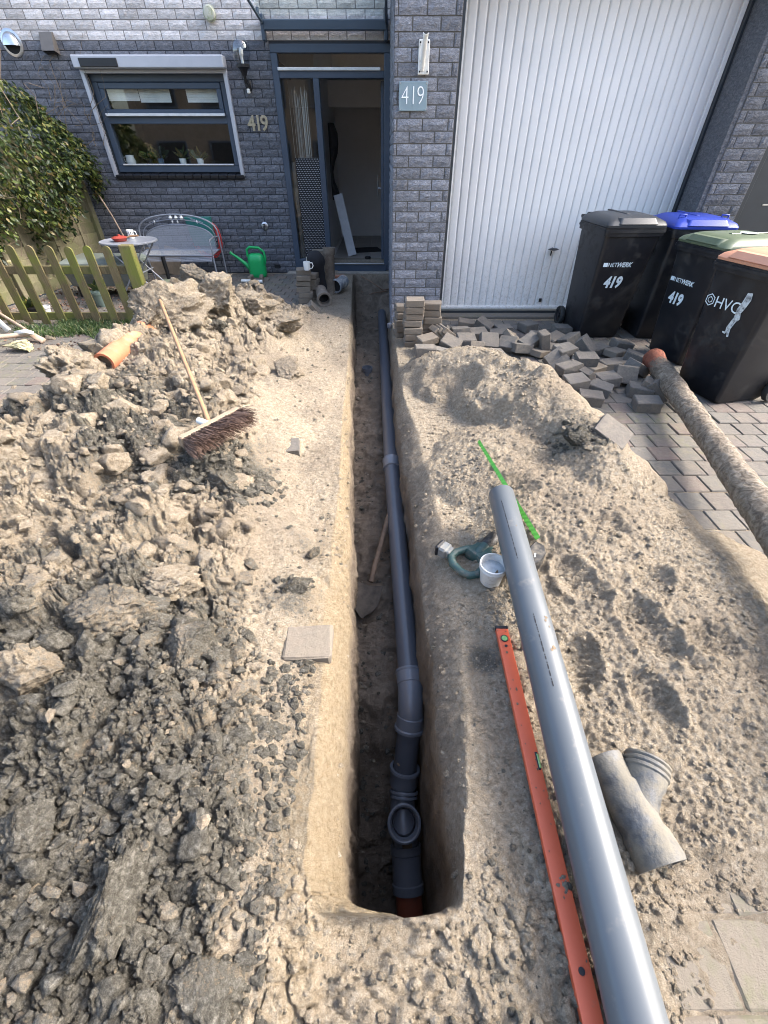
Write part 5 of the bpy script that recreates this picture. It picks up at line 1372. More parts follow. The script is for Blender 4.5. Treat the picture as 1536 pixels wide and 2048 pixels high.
mb = MB(); mb.lathe(a, [(.072, .25), (.074, 0), (.098, -.002), (.102, .02), (.098, .07), (.082, .10), (.080, .34)], 30, axis=ax); obj('socket', mb, M['old_clay'], t, smooth=40)
mb = MB(); mb.lathe(a, [(0, .12), (.075, .12)], 24, axis=ax); obj('inside', mb, M['black_matt'], t)
a = G(660, 592, 0.0); mb = MB(); mb.lathe((a.x, a.y + .12, 0), [(.07, 0), (.072, .1), (.074, .5), (.088, .52), (.09, .60), (.078, .6), (.07, .5), (0, .48)], 26, axis=(.03, .08, 1))
single('upright_clay_pipe', mb, M['old_clay'], 'dirty clay pipe standing upright against the paver stack by the door', 'pipe piece', smooth=40)
a = G(679, 573, .10); ax = Vector((-.35, -.9, -.05)).normalized(); t = thing('grey_pipe_piece', 'chipped grey and white pipe coupling lying left of the far trench end', 'pipe piece', (a.x, a.y, 0))
mb = MB(); mb.lathe(a + Vector((0, .1, .02)), [(.075, -.14), (.088, -.13), (.09, -.05), (.08, -.045), (.08, .10), (.094, .11), (.095, .16), (.082, .165), (.075, .1)], 28, axis=ax); obj('coupling', mb, solid('chipped_grey', (.24, .26, .28), .5, dirt=(.6, .58, .52), dirtscale=16, dirtamt=.4, spec=.4), t, smooth=35)
mb = MB(); mb.lathe(a + Vector((0, .1, .02)), [(0, .12), (.08, .12)], 24, axis=ax); obj('inside', mb, M['black_matt'], t)
a = G(676, 555, .18); mb = MB(); mb.box((a.x, a.y, a.z), (.21, .1, .06), rot=.15, ch=.006); mb2 = single('red_brick', mb, solid('red_brick_', (.33, .14, .08), .9, var=.25, scale=20, dirt=(.42, .34, .27), dirtamt=.4, bump=.5), 'orange-red brick lying on the grey pipe piece below the doorstep', 'brick')
a = G(572, 652, .06); vs, fs = lump_mesh(88, 3, .4); mb = MB(); mb.add([a + Vector((v[0] * .12, v[1] * .09, v[2] * .09)) for v in vs.tolist()], [tuple(f) for f in fs.tolist()])
single('broken_pipe_shell', mb, solid('white_grey_shard', (.34, .36, .37), .5, dirt=(.2, .18, .15), dirtscale=12, dirtamt=.52, bump=.6, bscale=40), 'crushed white and grey pipe shard on the earth between heap and trench', 'shard', smooth=35)
# black cloth hanging over the stack by the door and the white jug
rr = random.Random(31)
a = G(640, 600, 0); rings = []
for k in range(9):
    z = .04 + k * .068; w_ = (.13, .125, .12, .12, .13, .15, .17, .15, .08)[k]; dd_ = (.05, .05, .05, .055, .06, .09, .12, .12, .05)[k]
    rings.append([(a.x - .015 + w_ * .8 * math.cos(an) * (1 + .12 * math.sin(5 * an + k)) - (.03 if k > 4 else 0), a.y + .18 + dd_ * math.sin(an) * (1 + .2 * math.sin(3 * an + k * 2)), z) for an in [i * math.pi / 8 for i in range(16)]])
mb = MB(); mb.loft(rings); single('black_jacket', mb, solid('black_cloth', (.012, .012, .014), .95, bump=.5, bscale=40), 'black jacket draped over the paver stack by the door', 'jacket', smooth=70)
a = G(616, 532, .46); t = thing('white_mug', 'white mug standing on the paver stack beside the black jacket', 'mug', (a.x - .0, a.y - .1, .43)); c = Vector((a.x, a.y - .1, .43))
M['china'] = solid('white_china', (.75, .75, .72), .2, var=.03)
mb = MB(); mb.lathe(c, [(0, 0), (.036, 0), (.043, .02), (.046, .10), (.043, .10), (.038, .02), (0, .01)], 24); obj('bowl', mb, M['china'], t, smooth=40)
mb = MB(); mb.tube([c + Vector((.042, 0, .085)), c + Vector((.075, 0, .085)), c + Vector((.085, 0, .05)), c + Vector((.065, 0, .02)), c + Vector((.04, 0, .02))], .006, 8); obj('handle', mb, M['china'], t, smooth=60)
mb = MB(); mb.cyl(c + Vector((0, .02, .05)), c + Vector((.005, .03, .15)), .004, n=6); obj('spoon', mb, M['steel'], t)

# ================================================================== TOOLS
# broom
hd = surf(432, 888, .10); up = surf(325, 618, .10)
t = thing('broom', 'stiff brown-bristled yard broom with long wooden handle lying on the left heap', 'broom', tuple(hd))
M['broomwood'] = solid('worn_wood', (.27, .155, .08), .6, var=.2, scale=14, dirt=(.26, .19, .13), dirtscale=8, dirtamt=.3)
u = (up - hd).normalized(); mb = MB(); mb.tube([hd + u * .0, hd + (up - hd) * .5 + Vector((0, 0, -.006)), up], .0135, 14); obj('handle', mb, M['broomwood'], t, smooth=40)
ra = (G(492, 838, hd.z - .02) - G(373, 905, hd.z + .01)).normalized(); fw = u.cross(ra).normalized()
if fw.z < 0: fw = -fw
dn_ = (-(u - ra * u.dot(ra)).normalized() * .9 + Vector((.25, -.2, .05))).normalized(); dn_ = (dn_ - ra * dn_.dot(ra)).normalized(); fw = dn_.cross(ra).normalized()
Rm = Matrix((ra, fw, dn_)).transposed(); mb = MB(); mb.box(hd - dn_ * -.01, (.46, .062, .034), rot=Rm, ch=.006); obj('head_block', mb, solid('dusty_head_wood', (.21, .16, .11), .85, var=.2, scale=20), t)
mb = MB(); mb.cyl(hd - dn_ * .09, hd, .019, .022, n=12); obj('collar', mb, M['white_plastic'], t, smooth=40)
mb = MB(); rb_ = random.Random(5)
for i in range(1500):
    s_ = rb_.uniform(-.225, .225); f_ = rb_.uniform(-.028, .028); p = hd + ra * s_ + fw * f_ + dn_ * .022; L_ = rb_.uniform(.09, .13)
    q = p + dn_ * L_ + ra * (s_ * .12 + rb_.gauss(0, .009)) + fw * (f_ * .9 + rb_.gauss(0, .010)); m_ = (p + q) / 2 + ra * rb_.gauss(0, .005) + fw * rb_.gauss(0, .005)
    w_ = (ra * math.cos(i) + fw * math.sin(i)) * .0016
    mb.add([p - w_, p + w_, m_ + w_, m_ - w_, q + w_ * .6, q - w_ * .6], [(0, 1, 2, 3), (3, 2, 4, 5)])
obj('bristles', mb, solid('brown_bristle', (.125, .078, .058), .8, var=.4, scale=60), t, fix=False, kind='stuff')

# spirit level
a = G(1004, 1256, .055); b = G(1186, 2040, .055); ax = (b - a).normalized(); L_ = 1.2
t = thing('spirit_level', 'long orange spirit level lying on the sand beside the trench', 'spirit level', (a.x, a.y, 0))
M['level'] = solid('orange_enamel', (.56, .10, .04), .42, var=.06, scale=4, dirt=(.30, .14, .09), dirtscale=16, dirtamt=.24)
sdv = ax.cross(Vector((0, 0, 1))).normalized(); nz_ = sdv.cross(ax); Rl = Matrix((sdv, ax, nz_)).transposed(); 
if nz_.z < 0: nz_ = -nz_
mb = MB(); mb.box(a + ax * L_ / 2 - nz_ * .013, (.052, L_, .024), rot=Rl, ch=.002); obj('rail', mb, M['level'], t)
mb = MB(); mb.box(a - ax * .005 - nz_ * .012, (.055, .016, .029), rot=Rl, ch=.003); obj('end_cap', mb, M['black'], t)
M['vial'] = solid('green_vial', (.22, .42, .16), .15, var=.05)
def disc(c, r, mat, name, n=20, h=.002, r2=None):
    mb = MB(); mb.lathe(c, [(0, h), (r, h), (r, -.004)], n, axis=nz_); return obj(name, mb, M[mat], t, smooth=30)
disc(a + ax * .052, .0165, 'black', 'vial_ring'); disc(a + ax * .052, .0125, 'vial', 'vial', h=.003); disc(a + ax * .088, .006, 'black', 'hanging_hole')
disc(a + ax * 1.02, .008, 'black', 'hanging_hole')
mb = MB(); sgn = 1 if sdv.x > 0 else -1
mb.box(a + ax * .53 + sdv * sgn * .018 - nz_ * .0125, (.019, .066, .0262), rot=Rl, ch=.006); obj('vial_window', mb, M['black'], t, smooth=30)
mb = MB(); mb.box(a + ax * .53 + sdv * sgn * .020 - nz_ * .012, (.012, .052, .0285), rot=Rl, ch=.005); obj('vial', mb, M['vial'], t)
mb = MB(); rr = random.Random(6)
for k in range(26):
    s_ = (rr.random() ** 1.5) * 1.1; c = a + ax * s_ + sdv * rr.uniform(-.022, .022) + nz_ * .0001; r_ = rr.uniform(.0015, .006) * (1.3 if .1 < s_ < .35 else .7)
    mb.add([c + (ax * math.cos(q) * r_ * rr.uniform(.6, 1.4) + sdv * math.sin(q) * r_ * rr.uniform(.4, .9)) + nz_ * .0008 for q in [i * math.pi / 3 for i in range(6)]], [(0, 1, 2, 3, 4, 5)])
obj('mud_speck', mb, M['mud'], t, kind='stuff')

# cordless drill lying on its side
M['teal'] = solid('dusty_teal_plastic', (.022, .058, .052), .5, var=.15, scale=20, dirt=(.14, .125, .10), dirtscale=26, dirtamt=.38)
M['dusty_black'] = solid('dusty_black_plastic', (.012, .012, .012), .5, dirt=(.10, .088, .07), dirtscale=30, dirtamt=.42)
M['dusty_grey'] = solid('dusty_grey_plastic', (.15, .155, .15), .4, dirt=(.22, .20, .17), dirtscale=30, dirtamt=.4)
zb = .035
GZD = max(0, hz(G(935, 1110).x, G(935, 1110).y)) + .004
def dp(px, py, z=.06): return G(px, py, z + GZD)
t = thing('cordless_drill', 'dusty teal and black cordless drill lying on its side under the new pipe', 'cordless drill', tuple(dp(930, 1110, 0)))
def slab(mb, pts, z0, z1, ch=.006):
    """extruded outline with softened edges"""
    n = len(pts); c = sum((Vector(p) for p in pts), Vector()) / n; c.z = 0
    def ringz(z, k): return [Vector((c.x + (p[0] - c.x) * k, c.y + (p[1] - c.y) * k, z)) for p in pts]
    mb.loft([ringz(z0, .93), ringz(z0 + ch, 1), ringz(z1 - ch, 1), ringz(z1, .90)]); return mb
def outline(l, z): return [tuple(G(x, y, z)) for x, y in l]
mb = MB(); lp = [(913, 1104), (930, 1099), (948, 1098), (966, 1104), (976, 1118), (970, 1136), (955, 1149), (938, 1151), (920, 1142), (906, 1128), (902, 1114)]
mb.tube([dp(x, y, .036) for x, y in lp], [.021, .021, .023, .028, .029, .026, .022, .020, .020, .022, .022], 14, closed=True); gr = obj('grip', mb, M['teal'], t, smooth=60)
bc_ = dp(889, 1100, .038); bd_ = (dp(912, 1112, .038) - dp(876, 1092, .038)).normalized(); Rb = Matrix((bd_, Vector((0, 0, 1)).cross(bd_), Vector((0, 0, 1)))).transposed()
mb = MB(); mb.box(bc_, (.050, .074, .066), rot=Rb, ch=.010); mb.box(bc_ + bd_ * .032, (.020, .056, .05), rot=Rb, ch=.006); obj('battery', mb, M['dusty_grey'], t, smooth=25)
mb = MB(); mb.box(bc_ - bd_ * .030, (.020, .078, .070), rot=Rb, ch=.008); obj('battery_cover', mb, M['black'], t, smooth=25)
mb = MB(); slab(mb, outline([(932, 1099), (956, 1084), (986, 1094), (984, 1116), (970, 1130), (952, 1112)][::-1], .06 + GZD), GZD, GZD + .068); obj('body_shell', mb, M['teal'], t, smooth=45)
mb = MB(); q0 = dp(950, 1112, .045); q1 = dp(994, 1072, .05); mb.tube([q0, q0 + (q1 - q0) * .1, q0 + (q1 - q0) * .45], [.018, .030, .034], 20); obj('motor_housing', mb, M['teal'], t, smooth=45)
mb = MB(); mb.tube([q0 + (q1 - q0) * .4, q0 + (q1 - q0) * .46, q0 + (q1 - q0) * .9, q1, q1 + (q1 - q0) * .08], [.030, .037, .039, .034, .02], 20); obj('front_housing', mb, M['dusty_black'], t, smooth=45)
mb = MB(); q2 = dp(1010, 1066, .05); q3 = dp(1042, 1078, .05); mb.tube([q1, q2, q3], [.022, .024, .016], 14); obj('chuck', mb, M['dusty_black'], t, smooth=40)

# white pot with tool paste
c = G(977, 1172, 0); c.z = max(0, hz(c.x, c.y)) - .002; t = thing('plastic_pot', 'small white plastic pot with printed label standing in front of the drill', 'pot', tuple(c)); lean = Vector((-.02, -.03, 1)).normalized()
mb = MB(); mb.lathe(c, [(0, .002), (.048, .0), (.050, .004), (.060, .098), (.066, .10), (.066, .108), (.063, .112), (.067, .116), (.066, .128), (.061, .13), (.058, .11), (.047, .012), (0, .01)], 36, axis=lean); obj('body', mb, solid('scuffed_white_plastic', (.52, .52, .50), .4, var=.04, dirt=(.3, .27, .21), dirtscale=26, dirtamt=.34), t, smooth=35)
mb = MB(); mb.lathe(c, [(0, .085), (.03, .09), (.056, .088)], 24, axis=lean); obj('paste', mb, solid('pale_lubricant', (.30, .33, .34), .25, var=.2, scale=40, bump=.6, bscale=50), t, smooth=60)
vs, fs = lump_mesh(71, 2); mb = MB(); mb.add([c + Vector((.005 + v[0] * .012, -.045 + v[1] * .01, .112 + v[2] * .02)) for v in vs.tolist()], [tuple(f) for f in fs.tolist()]); obj('mud_smear', mb, M['mud'], t, smooth=60)
mb = MB(); rr = random.Random(9)
for row in range(9):
    z = .030 + row * .0072; r_ = .0505 + (z / .1) * .0098; an = -math.pi / 2 - .75
    while an < -math.pi / 2 + .25:
        l = rr.choice([.04, .07, .11, .05]); h_ = .0028 if row < 7 else .0045
        if rr.random() < .88: mb.add([c + Vector(((r_ + .0006 + dz_ * .1) * math.cos(q), (r_ + .0006 + dz_ * .1) * math.sin(q), z + dz_)) for q, dz_ in ((an, 0), (an + l, 0), (an + l, h_), (an, h_))], [(0, 1, 2, 3)])
        an += l + .02
obj('label_print', mb, solid('grey_print', (.12, .12, .12), .6), t, kind='stuff')

# hand saw with green blade, passing under the pipe
a = surf(956, 890, .03); b = surf(1072, 1092, .05); t = thing('hand_saw', 'hand saw with bright lime-green blade sticking out from under the new pipe', 'saw', (b.x, b.y, 0))
M['lime'] = solid('lime_green', (.11, .42, .05), .45, var=.06)
ax = (b - a).normalized(); L_ = (b - a).length; nrm = ax.cross(Vector((0, 0, 1))).normalized(); upb = nrm.cross(ax)
if upb.z < 0: upb = -upb
if nrm.x < 0: nrm = -nrm
mb = MB(); n = 60; up_ = []; lo_ = []
for k in range(n + 1):
    s_ = L_ * k / n; h_ = .0065 + .006 * k / n
    lo_.append(a + ax * s_ - nrm * (h_ * .9 + (.004 if k % 2 else 0)) - upb * .004); up_.append(a + ax * s_ + nrm * h_ * .55 + upb * .012)
mb.add(lo_ + up_ + [p - upb * .003 for p in lo_] + [p - upb * .003 for p in up_], [(k, k + 1, n + 2 + k, n + 1 + k) for k in range(n)] + [(2 * n + 2 + k, 3 * n + 3 + k, 3 * n + 4 + k, 2 * n + 3 + k) for k in range(n)] + [(k, 2 * n + 2 + k, 2 * n + 3 + k, k + 1) for k in range(n)] + [(n + 1 + k, n + 2 + k, 3 * n + 4 + k, 3 * n + 3 + k) for k in range(n)]); obj('blade', mb, M['lime'], t, fix=False)
mb = MB(); slab(mb, outline([(1058, 1098), (1070, 1088), (1086, 1096), (1090, 1112), (1080, 1128), (1066, 1136), (1054, 1124)][::-1], b.z), b.z - .06, b.z + .025); obj('handle', mb, M['dusty_black'], t, smooth=40)
mb = MB(); cc = G(1070, 1110, b.z + .0262); 
for k in (-1, 0, 1): mb.box(cc + Vector((.003 * k, .009 * k, .0)), (.011, .005, .001), rot=.5)
obj('printed_mark', mb, M['white_plastic'], t)
# ================================================================== WHEELIE BINS
M['bin'] = solid('black_bin_plastic', (.009, .010, .013), .42, var=.25, scale=6, dirt=(.035, .033, .03), dirtscale=5, dirtamt=.36, spec=.4)
M['rubber'] = solid('rubber', (.016, .018, .018), .7)
M['print_white'] = solid('white_print', (.62, .72, .75), .5, var=.12, scale=60)
def rrect(cx, cy, w_, d, r, z, n=4):
    pts = []
    for (sx_, sy_, a0) in ((1, 1, 0), (-1, 1, 90), (-1, -1, 180), (1, -1, 270)):
        for k in range(n + 1):
            a_ = rad(a0 + 90 * k / n); pts.append((cx + sx_ * (w_ / 2 - r) + r * math.cos(a_), cy + sy_ * (d / 2 - r) + r * math.sin(a_), z))
    return pts
def make_bin(loc, yaw, lidcol, label, kind='tall'):
    """local frame: front faces -Y, origin under the front edge of the body, hinge and wheels at the back"""
    t = thing('wheelie_bin', label, 'bin', loc, (0, 0, yaw), group='wheelie bins beside the garage door', local=True)
    lm = solid('lid_' + label.split()[0], lidcol, .45, var=.08, scale=3, dirt=tuple(c * .55 + .03 for c in lidcol), dirtscale=6, dirtamt=.25, spec=.4)
    mb = MB()
    prof = [(.0, .44, .44, .03, .30), (.03, .47, .48, .03, .295), (.30, .495, .53, .035, .29), (.70, .535, .585, .04, .285), (.93, .56, .62, .04, .28), (.935, .60, .665, .045, .28), (1.0, .61, .675, .045, .28), (1.002, .57, .64, .04, .28)]
    rings = [rrect(0, cy, w_, d, r_, z) for (z, w_, d, r_, cy) in prof]; mb.loft(rings, cap=True)
    body = obj('body', mb, M['bin'], t, smooth=35)
    mb = MB()
    for sx_ in (-1, 1):
        mb.loft([[(sx_ * (.17 + o) , y - .002, z) for (o, y) in ((-.03, .09), (.0, .062), (.03, .09))] if False else [(sx_ * .19 - .03, yy, z), (sx_ * .19, yy - .012, z), (sx_ * .19 + .03, yy, z), (sx_ * .19, yy + .05, z)] for (z, yy) in ((.02, .055), (.9, -.028))])
    obj('front_rib', mb, M['bin'], body, smooth=30) if False else None
    mb = MB(); mb.loft([rrect(0, .28, .618, .685, .045, z) for z in (.965, .985)], cap=True); obj('rim_band', mb, M['bin'], body, smooth=30)
    mb = MB(); mb.loft([rrect(0, .28, .60, .665, .045, 1.003), rrect(0, .28, .605, .67, .045, 1.02), rrect(0, .285, .575, .63, .05, 1.045), rrect(0, .30, .46, .50, .06, 1.075), rrect(0, .31, .40, .44, .06, 1.083)], cap=True)
    lid = obj('lid', mb, lm, t, smooth=40)
    mb = MB(); mb.loft([rrect(0, .02, .40, .16, .03, 1.03), rrect(0, .05, .36, .14, .03, 1.072)]); obj('lid_grip_step', mb, lm, lid, smooth=35)
    mb = MB(); mb.box((0, .42, 1.083), (.035, .42, .012), ch=.004); mb.box((-.2, .62, 1.04), (.06, .05, .05), ch=.01) if kind != 'blue' else None
    obj('lid_ridge', mb, lm, lid)
    mb = MB(); mb.tube([(-.26, .60, 1.0), (-.26, .68, 1.03), (.26, .68, 1.03), (.26, .60, 1.0)], .014, 10); obj('handle_bar', mb, M['bin'] if kind != 'blue' else lm, t, smooth=50)
    if kind == 'blue':
        for sx_ in (-1, 1):
            mb = MB(); mb.tube([(sx_ * .2 - .035, .1, 1.05), (sx_ * .2 - .03, .1, 1.10), (sx_ * .2 + .03, .1, 1.10), (sx_ * .2 + .035, .1, 1.05)], .009, 8); obj('lid_loop', mb, lm, lid, smooth=50)
    mb = MB(); mb.box((0, .52, .055), (.40, .08, .09), ch=.01); mb.cyl((-.29, .56, .1), (.29, .56, .1), .013, n=10); obj('axle', mb, M['bin'], t)
    for sx_ in (-1, 1):
        c = Vector((sx_ * .275, .56, .1)); mb = MB(); mb.lathe(c, [(.068, -.022), (.094, -.026), (.1, -.018), (.1, .018), (.094, .026), (.068, .022)], 28, axis=(1, 0, 0))
        wh = obj('wheel', mb, M['rubber'], t, smooth=40)
        mb = MB(); mb.lathe(c, [(0, -.026), (.022, -.026), (.024, -.012), (.066, -.014), (.069, -.022), (.069, .022), (.066, .014), (.024, .012), (.022, .026), (0, .026)], 24, axis=(1, 0, 0)); obj('rim', mb, M['bin'], wh, smooth=35)
    return t, body
def bin_front(z): # y of the front face and its lean
    return np.interp(z, [.03, .30, .70, .93], [.055, .025, -.0075, -.03]) - .0035
def bin_text(par, body, items):
    for (s_, size, x, z, sx_, sh, off) in items:
        y = bin_front(z); yd = (0, bin_front(z + .1) - bin_front(z), .1); mb = MB(); put_text(mb, s_, size, (x, y, z), (1, 0, 0), yd, .0006, off, sx=sx_, shear=sh); obj('lettering', mb, M['print_white'], body, local=True)
B1 = G(1190, 677, 0); t1, b1 = make_bin((2.47, 4.92, .008), rad(3), (.035, .038, .042), 'black lidded wheelie bin numbered 419, standing against the white garage door')
bin_text(t1, b1, [('NET', .052, -.115, .70, 1.0, 0, .0), ('WERK', .055, .005, .70, 1.0, .25, .0016), ('419', .135, -.05, .545, .9, .12, .006)])
mb = MB(); mb.box((-.19, bin_front(.7) - .001, .703), (.045, .002, .034)); obj('logo_block', mb, M['print_white'], b1, local=True)
t2, b2 = make_bin((3.13, 4.88, .008), rad(-4), (.02, .045, .30), 'blue lidded wheelie bin between the black and green lidded bins', 'blue')
t1.scale = (1, 1, 1.07); t2.scale = (1, 1, 1.06)
t3, b3 = make_bin((2.86, 4.36, .008), rad(-80), (.085, .11, .065), 'green lidded wheelie bin numbered 419, second from the right')
bin_text(t3, b3, [('NET', .052, -.125, .70, 1.0, 0, .0), ('WERK', .055, -.005, .70, 1.0, .25, .0016), ('419', .135, -.08, .545, .9, .12, .006)])
mb = MB(); mb.box((-.2, bin_front(.7) - .001, .703), (.045, .002, .034)); obj('logo_block', mb, M['print_white'], b3, local=True)
t4, b4 = make_bin((2.72, 3.50, .008), rad(-77), (.50, .24, .145), 'orange lidded wheelie bin marked HVC, nearest to the camera at the right edge')
bin_text(t4, b4, [('HVC', .115, -.04, .72, 1.0, 0, .0)])
y = bin_front(.725)
mb = MB()
for (r0, r1) in ((.046, .038), (.024, .018)):
    vs = []
    for r_ in (r0, r1):
        for k in range(6): a_ = math.pi / 6 + k * math.pi / 3; vs.append((-.205 + r_ * math.cos(a_), y - .001 + r_ * math.sin(a_) * -.083 , .725 + r_ * math.sin(a_)))
    mb.add(vs, [(k, (k + 1) % 6, 6 + (k + 1) % 6, 6 + k) for k in range(6)])
obj('hexagon_logo', mb, M['print_white'], b4, local=True)
def flat_shape(pts, mat, par, name):
    mb = MB(); vs = [(x, bin_front(z) - .0012, z) for x, z in pts]; mb.add(vs, [tuple(range(len(vs)))]); return obj(name, mb, mat, par, local=True)
WS = solid('worn_sticker', (.50, .55, .56), .5, dirt=(.05, .05, .05), dirtscale=30, dirtamt=.42)
flat_shape([(.085, .84), (.125, .845), (.135, .80), (.118, .74), (.10, .70), (.115, .66), (.09, .63), (.075, .575), (.085, .52), (.07, .515), (.055, .55), (.015, .545), (.02, .535), (.045, .53), (.035, .58), (.05, .63), (.06, .66), (.055, .72), (.075, .78)], WS, b4, 'worn_sticker')
for tt, (dx_, dz_) in ((t3, (0, 0)),):
    mb = MB(); mb.lathe((.02, .38, 1.0905), [(0, .001), (.07, .001), (.07, 0)], 18); obj('lid_sticker', mb, WS, tt, local=True)

# ================================================================== LEFT GARDEN
def wood_mat(name, lo, hi, moss, mossamt=.55):
    m, nt_, b = new_mat(name); nb = NB(nt_); p = pos(nb, False)
    mp = nb.n('ShaderNodeMapping'); mp.inputs['Scale'].default_value = (9, 9, 1.2); nb.l(pos(nb), mp.inputs['Vector'])
    n = nb.noise(mp.outputs[0], 6, 8, .7, 1.2); c = nb.ramp(n, [(.3, lo), (.7, hi)])
    g = nb.noise(pos(nb), 3.2, 5, .65); c = nb.mix(nb.ramp(g, [(1 - mossamt - .08, 0.), (1 - mossamt + .12, .8)]), c, moss)
    v = nb.math('MULTIPLY_ADD', rnd(nb), .4, .8); x = nb.n('ShaderNodeVectorMath', operation='SCALE'); nb.l(c, x.inputs[0]); nb.l(v, x.inputs['Scale'])
    nb.l(x.outputs[0], b.inputs['Base Color']); b.inputs['Roughness'].default_value = .9; nb.l(nb.bump(n, .5, .006), b.inputs['Normal']); return m
M['picket'] = wood_mat('mossy_picket', (.085, .062, .028), (.18, .14, .07), (.13, .15, .02), .5)
M['board'] = wood_mat('fence_board', (.10, .088, .05), (.22, .19, .12), (.12, .13, .05), .45)
FYp = 5.50
t = thing('picket_fence', 'low mossy wooden picket fence with round-topped pales', 'fence', (F(150, 640, FYp).x, FYp, 0))
def picket(x, top, w_, th, y):
    mb = MB(); out = [(-w_ / 2, 0.0), (w_ / 2, 0.0), (w_ / 2, top - w_ * .5)] + [(w_ / 2 * math.cos(a_), top - w_ * .5 + w_ * .5 * math.sin(a_)) for a_ in (rad(30), rad(60), rad(90), rad(120), rad(150))] + [(-w_ / 2, top - w_ * .5)]
    vs = [(x + a_, y - th / 2, b_) for a_, b_ in out] + [(x + a_, y + th / 2, b_) for a_, b_ in out]; n = len(out)
    mb.add(vs, [tuple(range(n)), tuple(range(2 * n - 1, n - 1, -1))] + [(i, i + n, (i + 1) % n + n, (i + 1) % n) for i in range(n)]); return mb
xs_top = [F(px, 500, FYp).x for px in (-18, 20, 60, 99, 137, 177, 213)]
zt_ = F(100, 492, FYp).z
rr = random.Random(2)
for i in range(-3, 7):
    x = xs_top[0] + (xs_top[-1] - xs_top[0]) / 6 * i; obj('pale', picket(x, zt_ + rr.uniform(-.015, .015), .095, .02, FYp), M['picket'], t)
xe = F(248, 492, FYp).x
zr = F(150, 540, FYp + .03).z; zr2 = F(150, 632, FYp + .03).z
for z in (zr, zr2 - .0): mb = MB(); mb.box(((xe + xs_top[0] - .7) / 2, FYp + .032, z), (xe - xs_top[0] + .7, .035, .085), ch=.004); obj('rail', mb, M['picket'], t)
mb = MB(); mb.box((xe + .01, FYp + .02, (zt_) / 2 - .05), (.14, .10, zt_ + .12), ch=.008); obj('post', mb, M['picket'], t)

# tall board fence along the left
fa = Vector((-4.82, 8.35, 0)); fb = Vector((-5.32, 5.9, 0)); fd = (fb - fa).normalized(); fn = Vector((-fd.y, fd.x, 0)) * -1
if fn.x < 0: fn = -fn
t = thing('board_fence', 'tall weathered garden fence of overlapping boards under the climbing plant', 'fence', tuple(fa))
FL = 4.4; Rf = Matrix((fd, fn, Vector((0, 0, 1)))).transposed()
for pi in range(3):
    c0 = pi * 1.85
    for k in range(12):
        c = fa + fd * (c0 + .9) + fn * (.0) + Vector((0, 0, .10 + k * .145)); mb = MB(); mb.box(c, (1.74, .014, .165), rot=Rf @ Matrix.Rotation(rad(-7), 3, 'X'), ch=.002); obj('board', mb, M['board'], t)
    for s_ in (.35, .9, 1.45):
        mb = MB(); mb.box(fa + fd * (c0 + s_) + fn * .02 + Vector((0, 0, .9)), (.045, .012, 1.75), rot=Rf, ch=.002); obj('batten', mb, M['board'], t)
    mb = MB(); mb.box(fa + fd * (c0 - .02) + Vector((0, 0, .95)) + fn * .02, (.09, .09, 1.95), rot=Rf, ch=.006); obj('post', mb, M['board'], t)

# climbing plant over the fence
M['leaf'] = None
def leaf_mat(name, stops, trans=.35):
    m, nt_, b = new_mat(name); nb = NB(nt_); r = nb.n('ShaderNodeNewGeometry').outputs['Random Per Island']; c = nb.ramp(r, stops)
    nb.l(c, b.inputs['Base Color']); b.inputs['Roughness'].default_value = .45
    tl = nb.n('ShaderNodeBsdfTranslucent'); nb.l(c, tl.inputs[0]); mx = nb.n('ShaderNodeMixShader'); mx.inputs[0].default_value = trans
    nb.l(b.outputs[0], mx.inputs[1]); nb.l(tl.outputs[0], mx.inputs[2]); nb.l(mx.outputs[0], nt_.nodes['Material Output'].inputs[0]); return m
M['leaf'] = leaf_mat('climber_leaf', [(0, (.010, .020, .008)), (.4, (.028, .048, .014)), (.65, (.06, .088, .020)), (.88, (.14, .17, .035)), (1, (.19, .13, .05))])
M['grass'] = leaf_mat('grass_blade', [(0, (.03, .06, .018)), (.5, (.06, .11, .03)), (.85, (.10, .15, .05)), (1, (.3, .28, .14))], .3)
M['twig'] = solid('twig', (.17, .13, .09), .9, var=.3)
rr = random.Random(44)
def leaves(mb, c, d, size, r):
    d = d.normalized(); s_ = d.cross(Vector((r.gauss(0, 1), r.gauss(0, 1), r.gauss(0, 1)))).normalized(); n = d.cross(s_)
    mb.add([c, c + d * size * .35 + s_ * size * .26 + n * size * .05, c + d * size * .75 + s_ * size * .17, c + d * size, c + d * size * .75 - s_ * size * .17, c + d * size * .35 - s_ * size * .26 + n * size * .05], [(0, 1, 2, 5), (2, 3, 4, 5)])
fol = MB(); tw = MB()
def plant_pt():
    s_ = rr.uniform(-.1, 4.2); top = 2.62 - .34 * abs(s_ - 1.6) ** 1.1 + .12 * math.sin(s_ * 3.1) ; bot = 1.02 + .25 * math.sin(s_ * 2.3 + 1) + .2 * math.sin(s_ * 5.1)
    bulge = .34 + .16 * math.sin(s_ * 2.1) ; v = rr.random(); z = bot + (top - bot) * v; out = bulge * math.sin(min(1, v * 1.15 + .12) * math.pi) ** .6
    return s_, z, out
for i in range(2600):
    s_, z, out = plant_pt(); base = fa + fd * s_ + Vector((0, 0, z)); o_ = out * (1 - .35 * rr.random() ** 2); c = base + fn * o_
    nlev = 5 + rr.randrange(4); dirn = Vector((rr.gauss(0, .35), rr.gauss(0, .35), -1)) + fn * rr.uniform(.1, .9); p = c
    for k in range(nlev):
        p = p + dirn.normalized() * .028 + Vector((rr.gauss(0, .012), rr.gauss(0, .012), rr.gauss(0, .01)))
        leaves(fol, p, dirn * .5 + Vector((rr.gauss(0, .6), rr.gauss(0, .6), rr.gauss(-.25, .4))) + fn * .25, rr.uniform(.035, .085), rr)
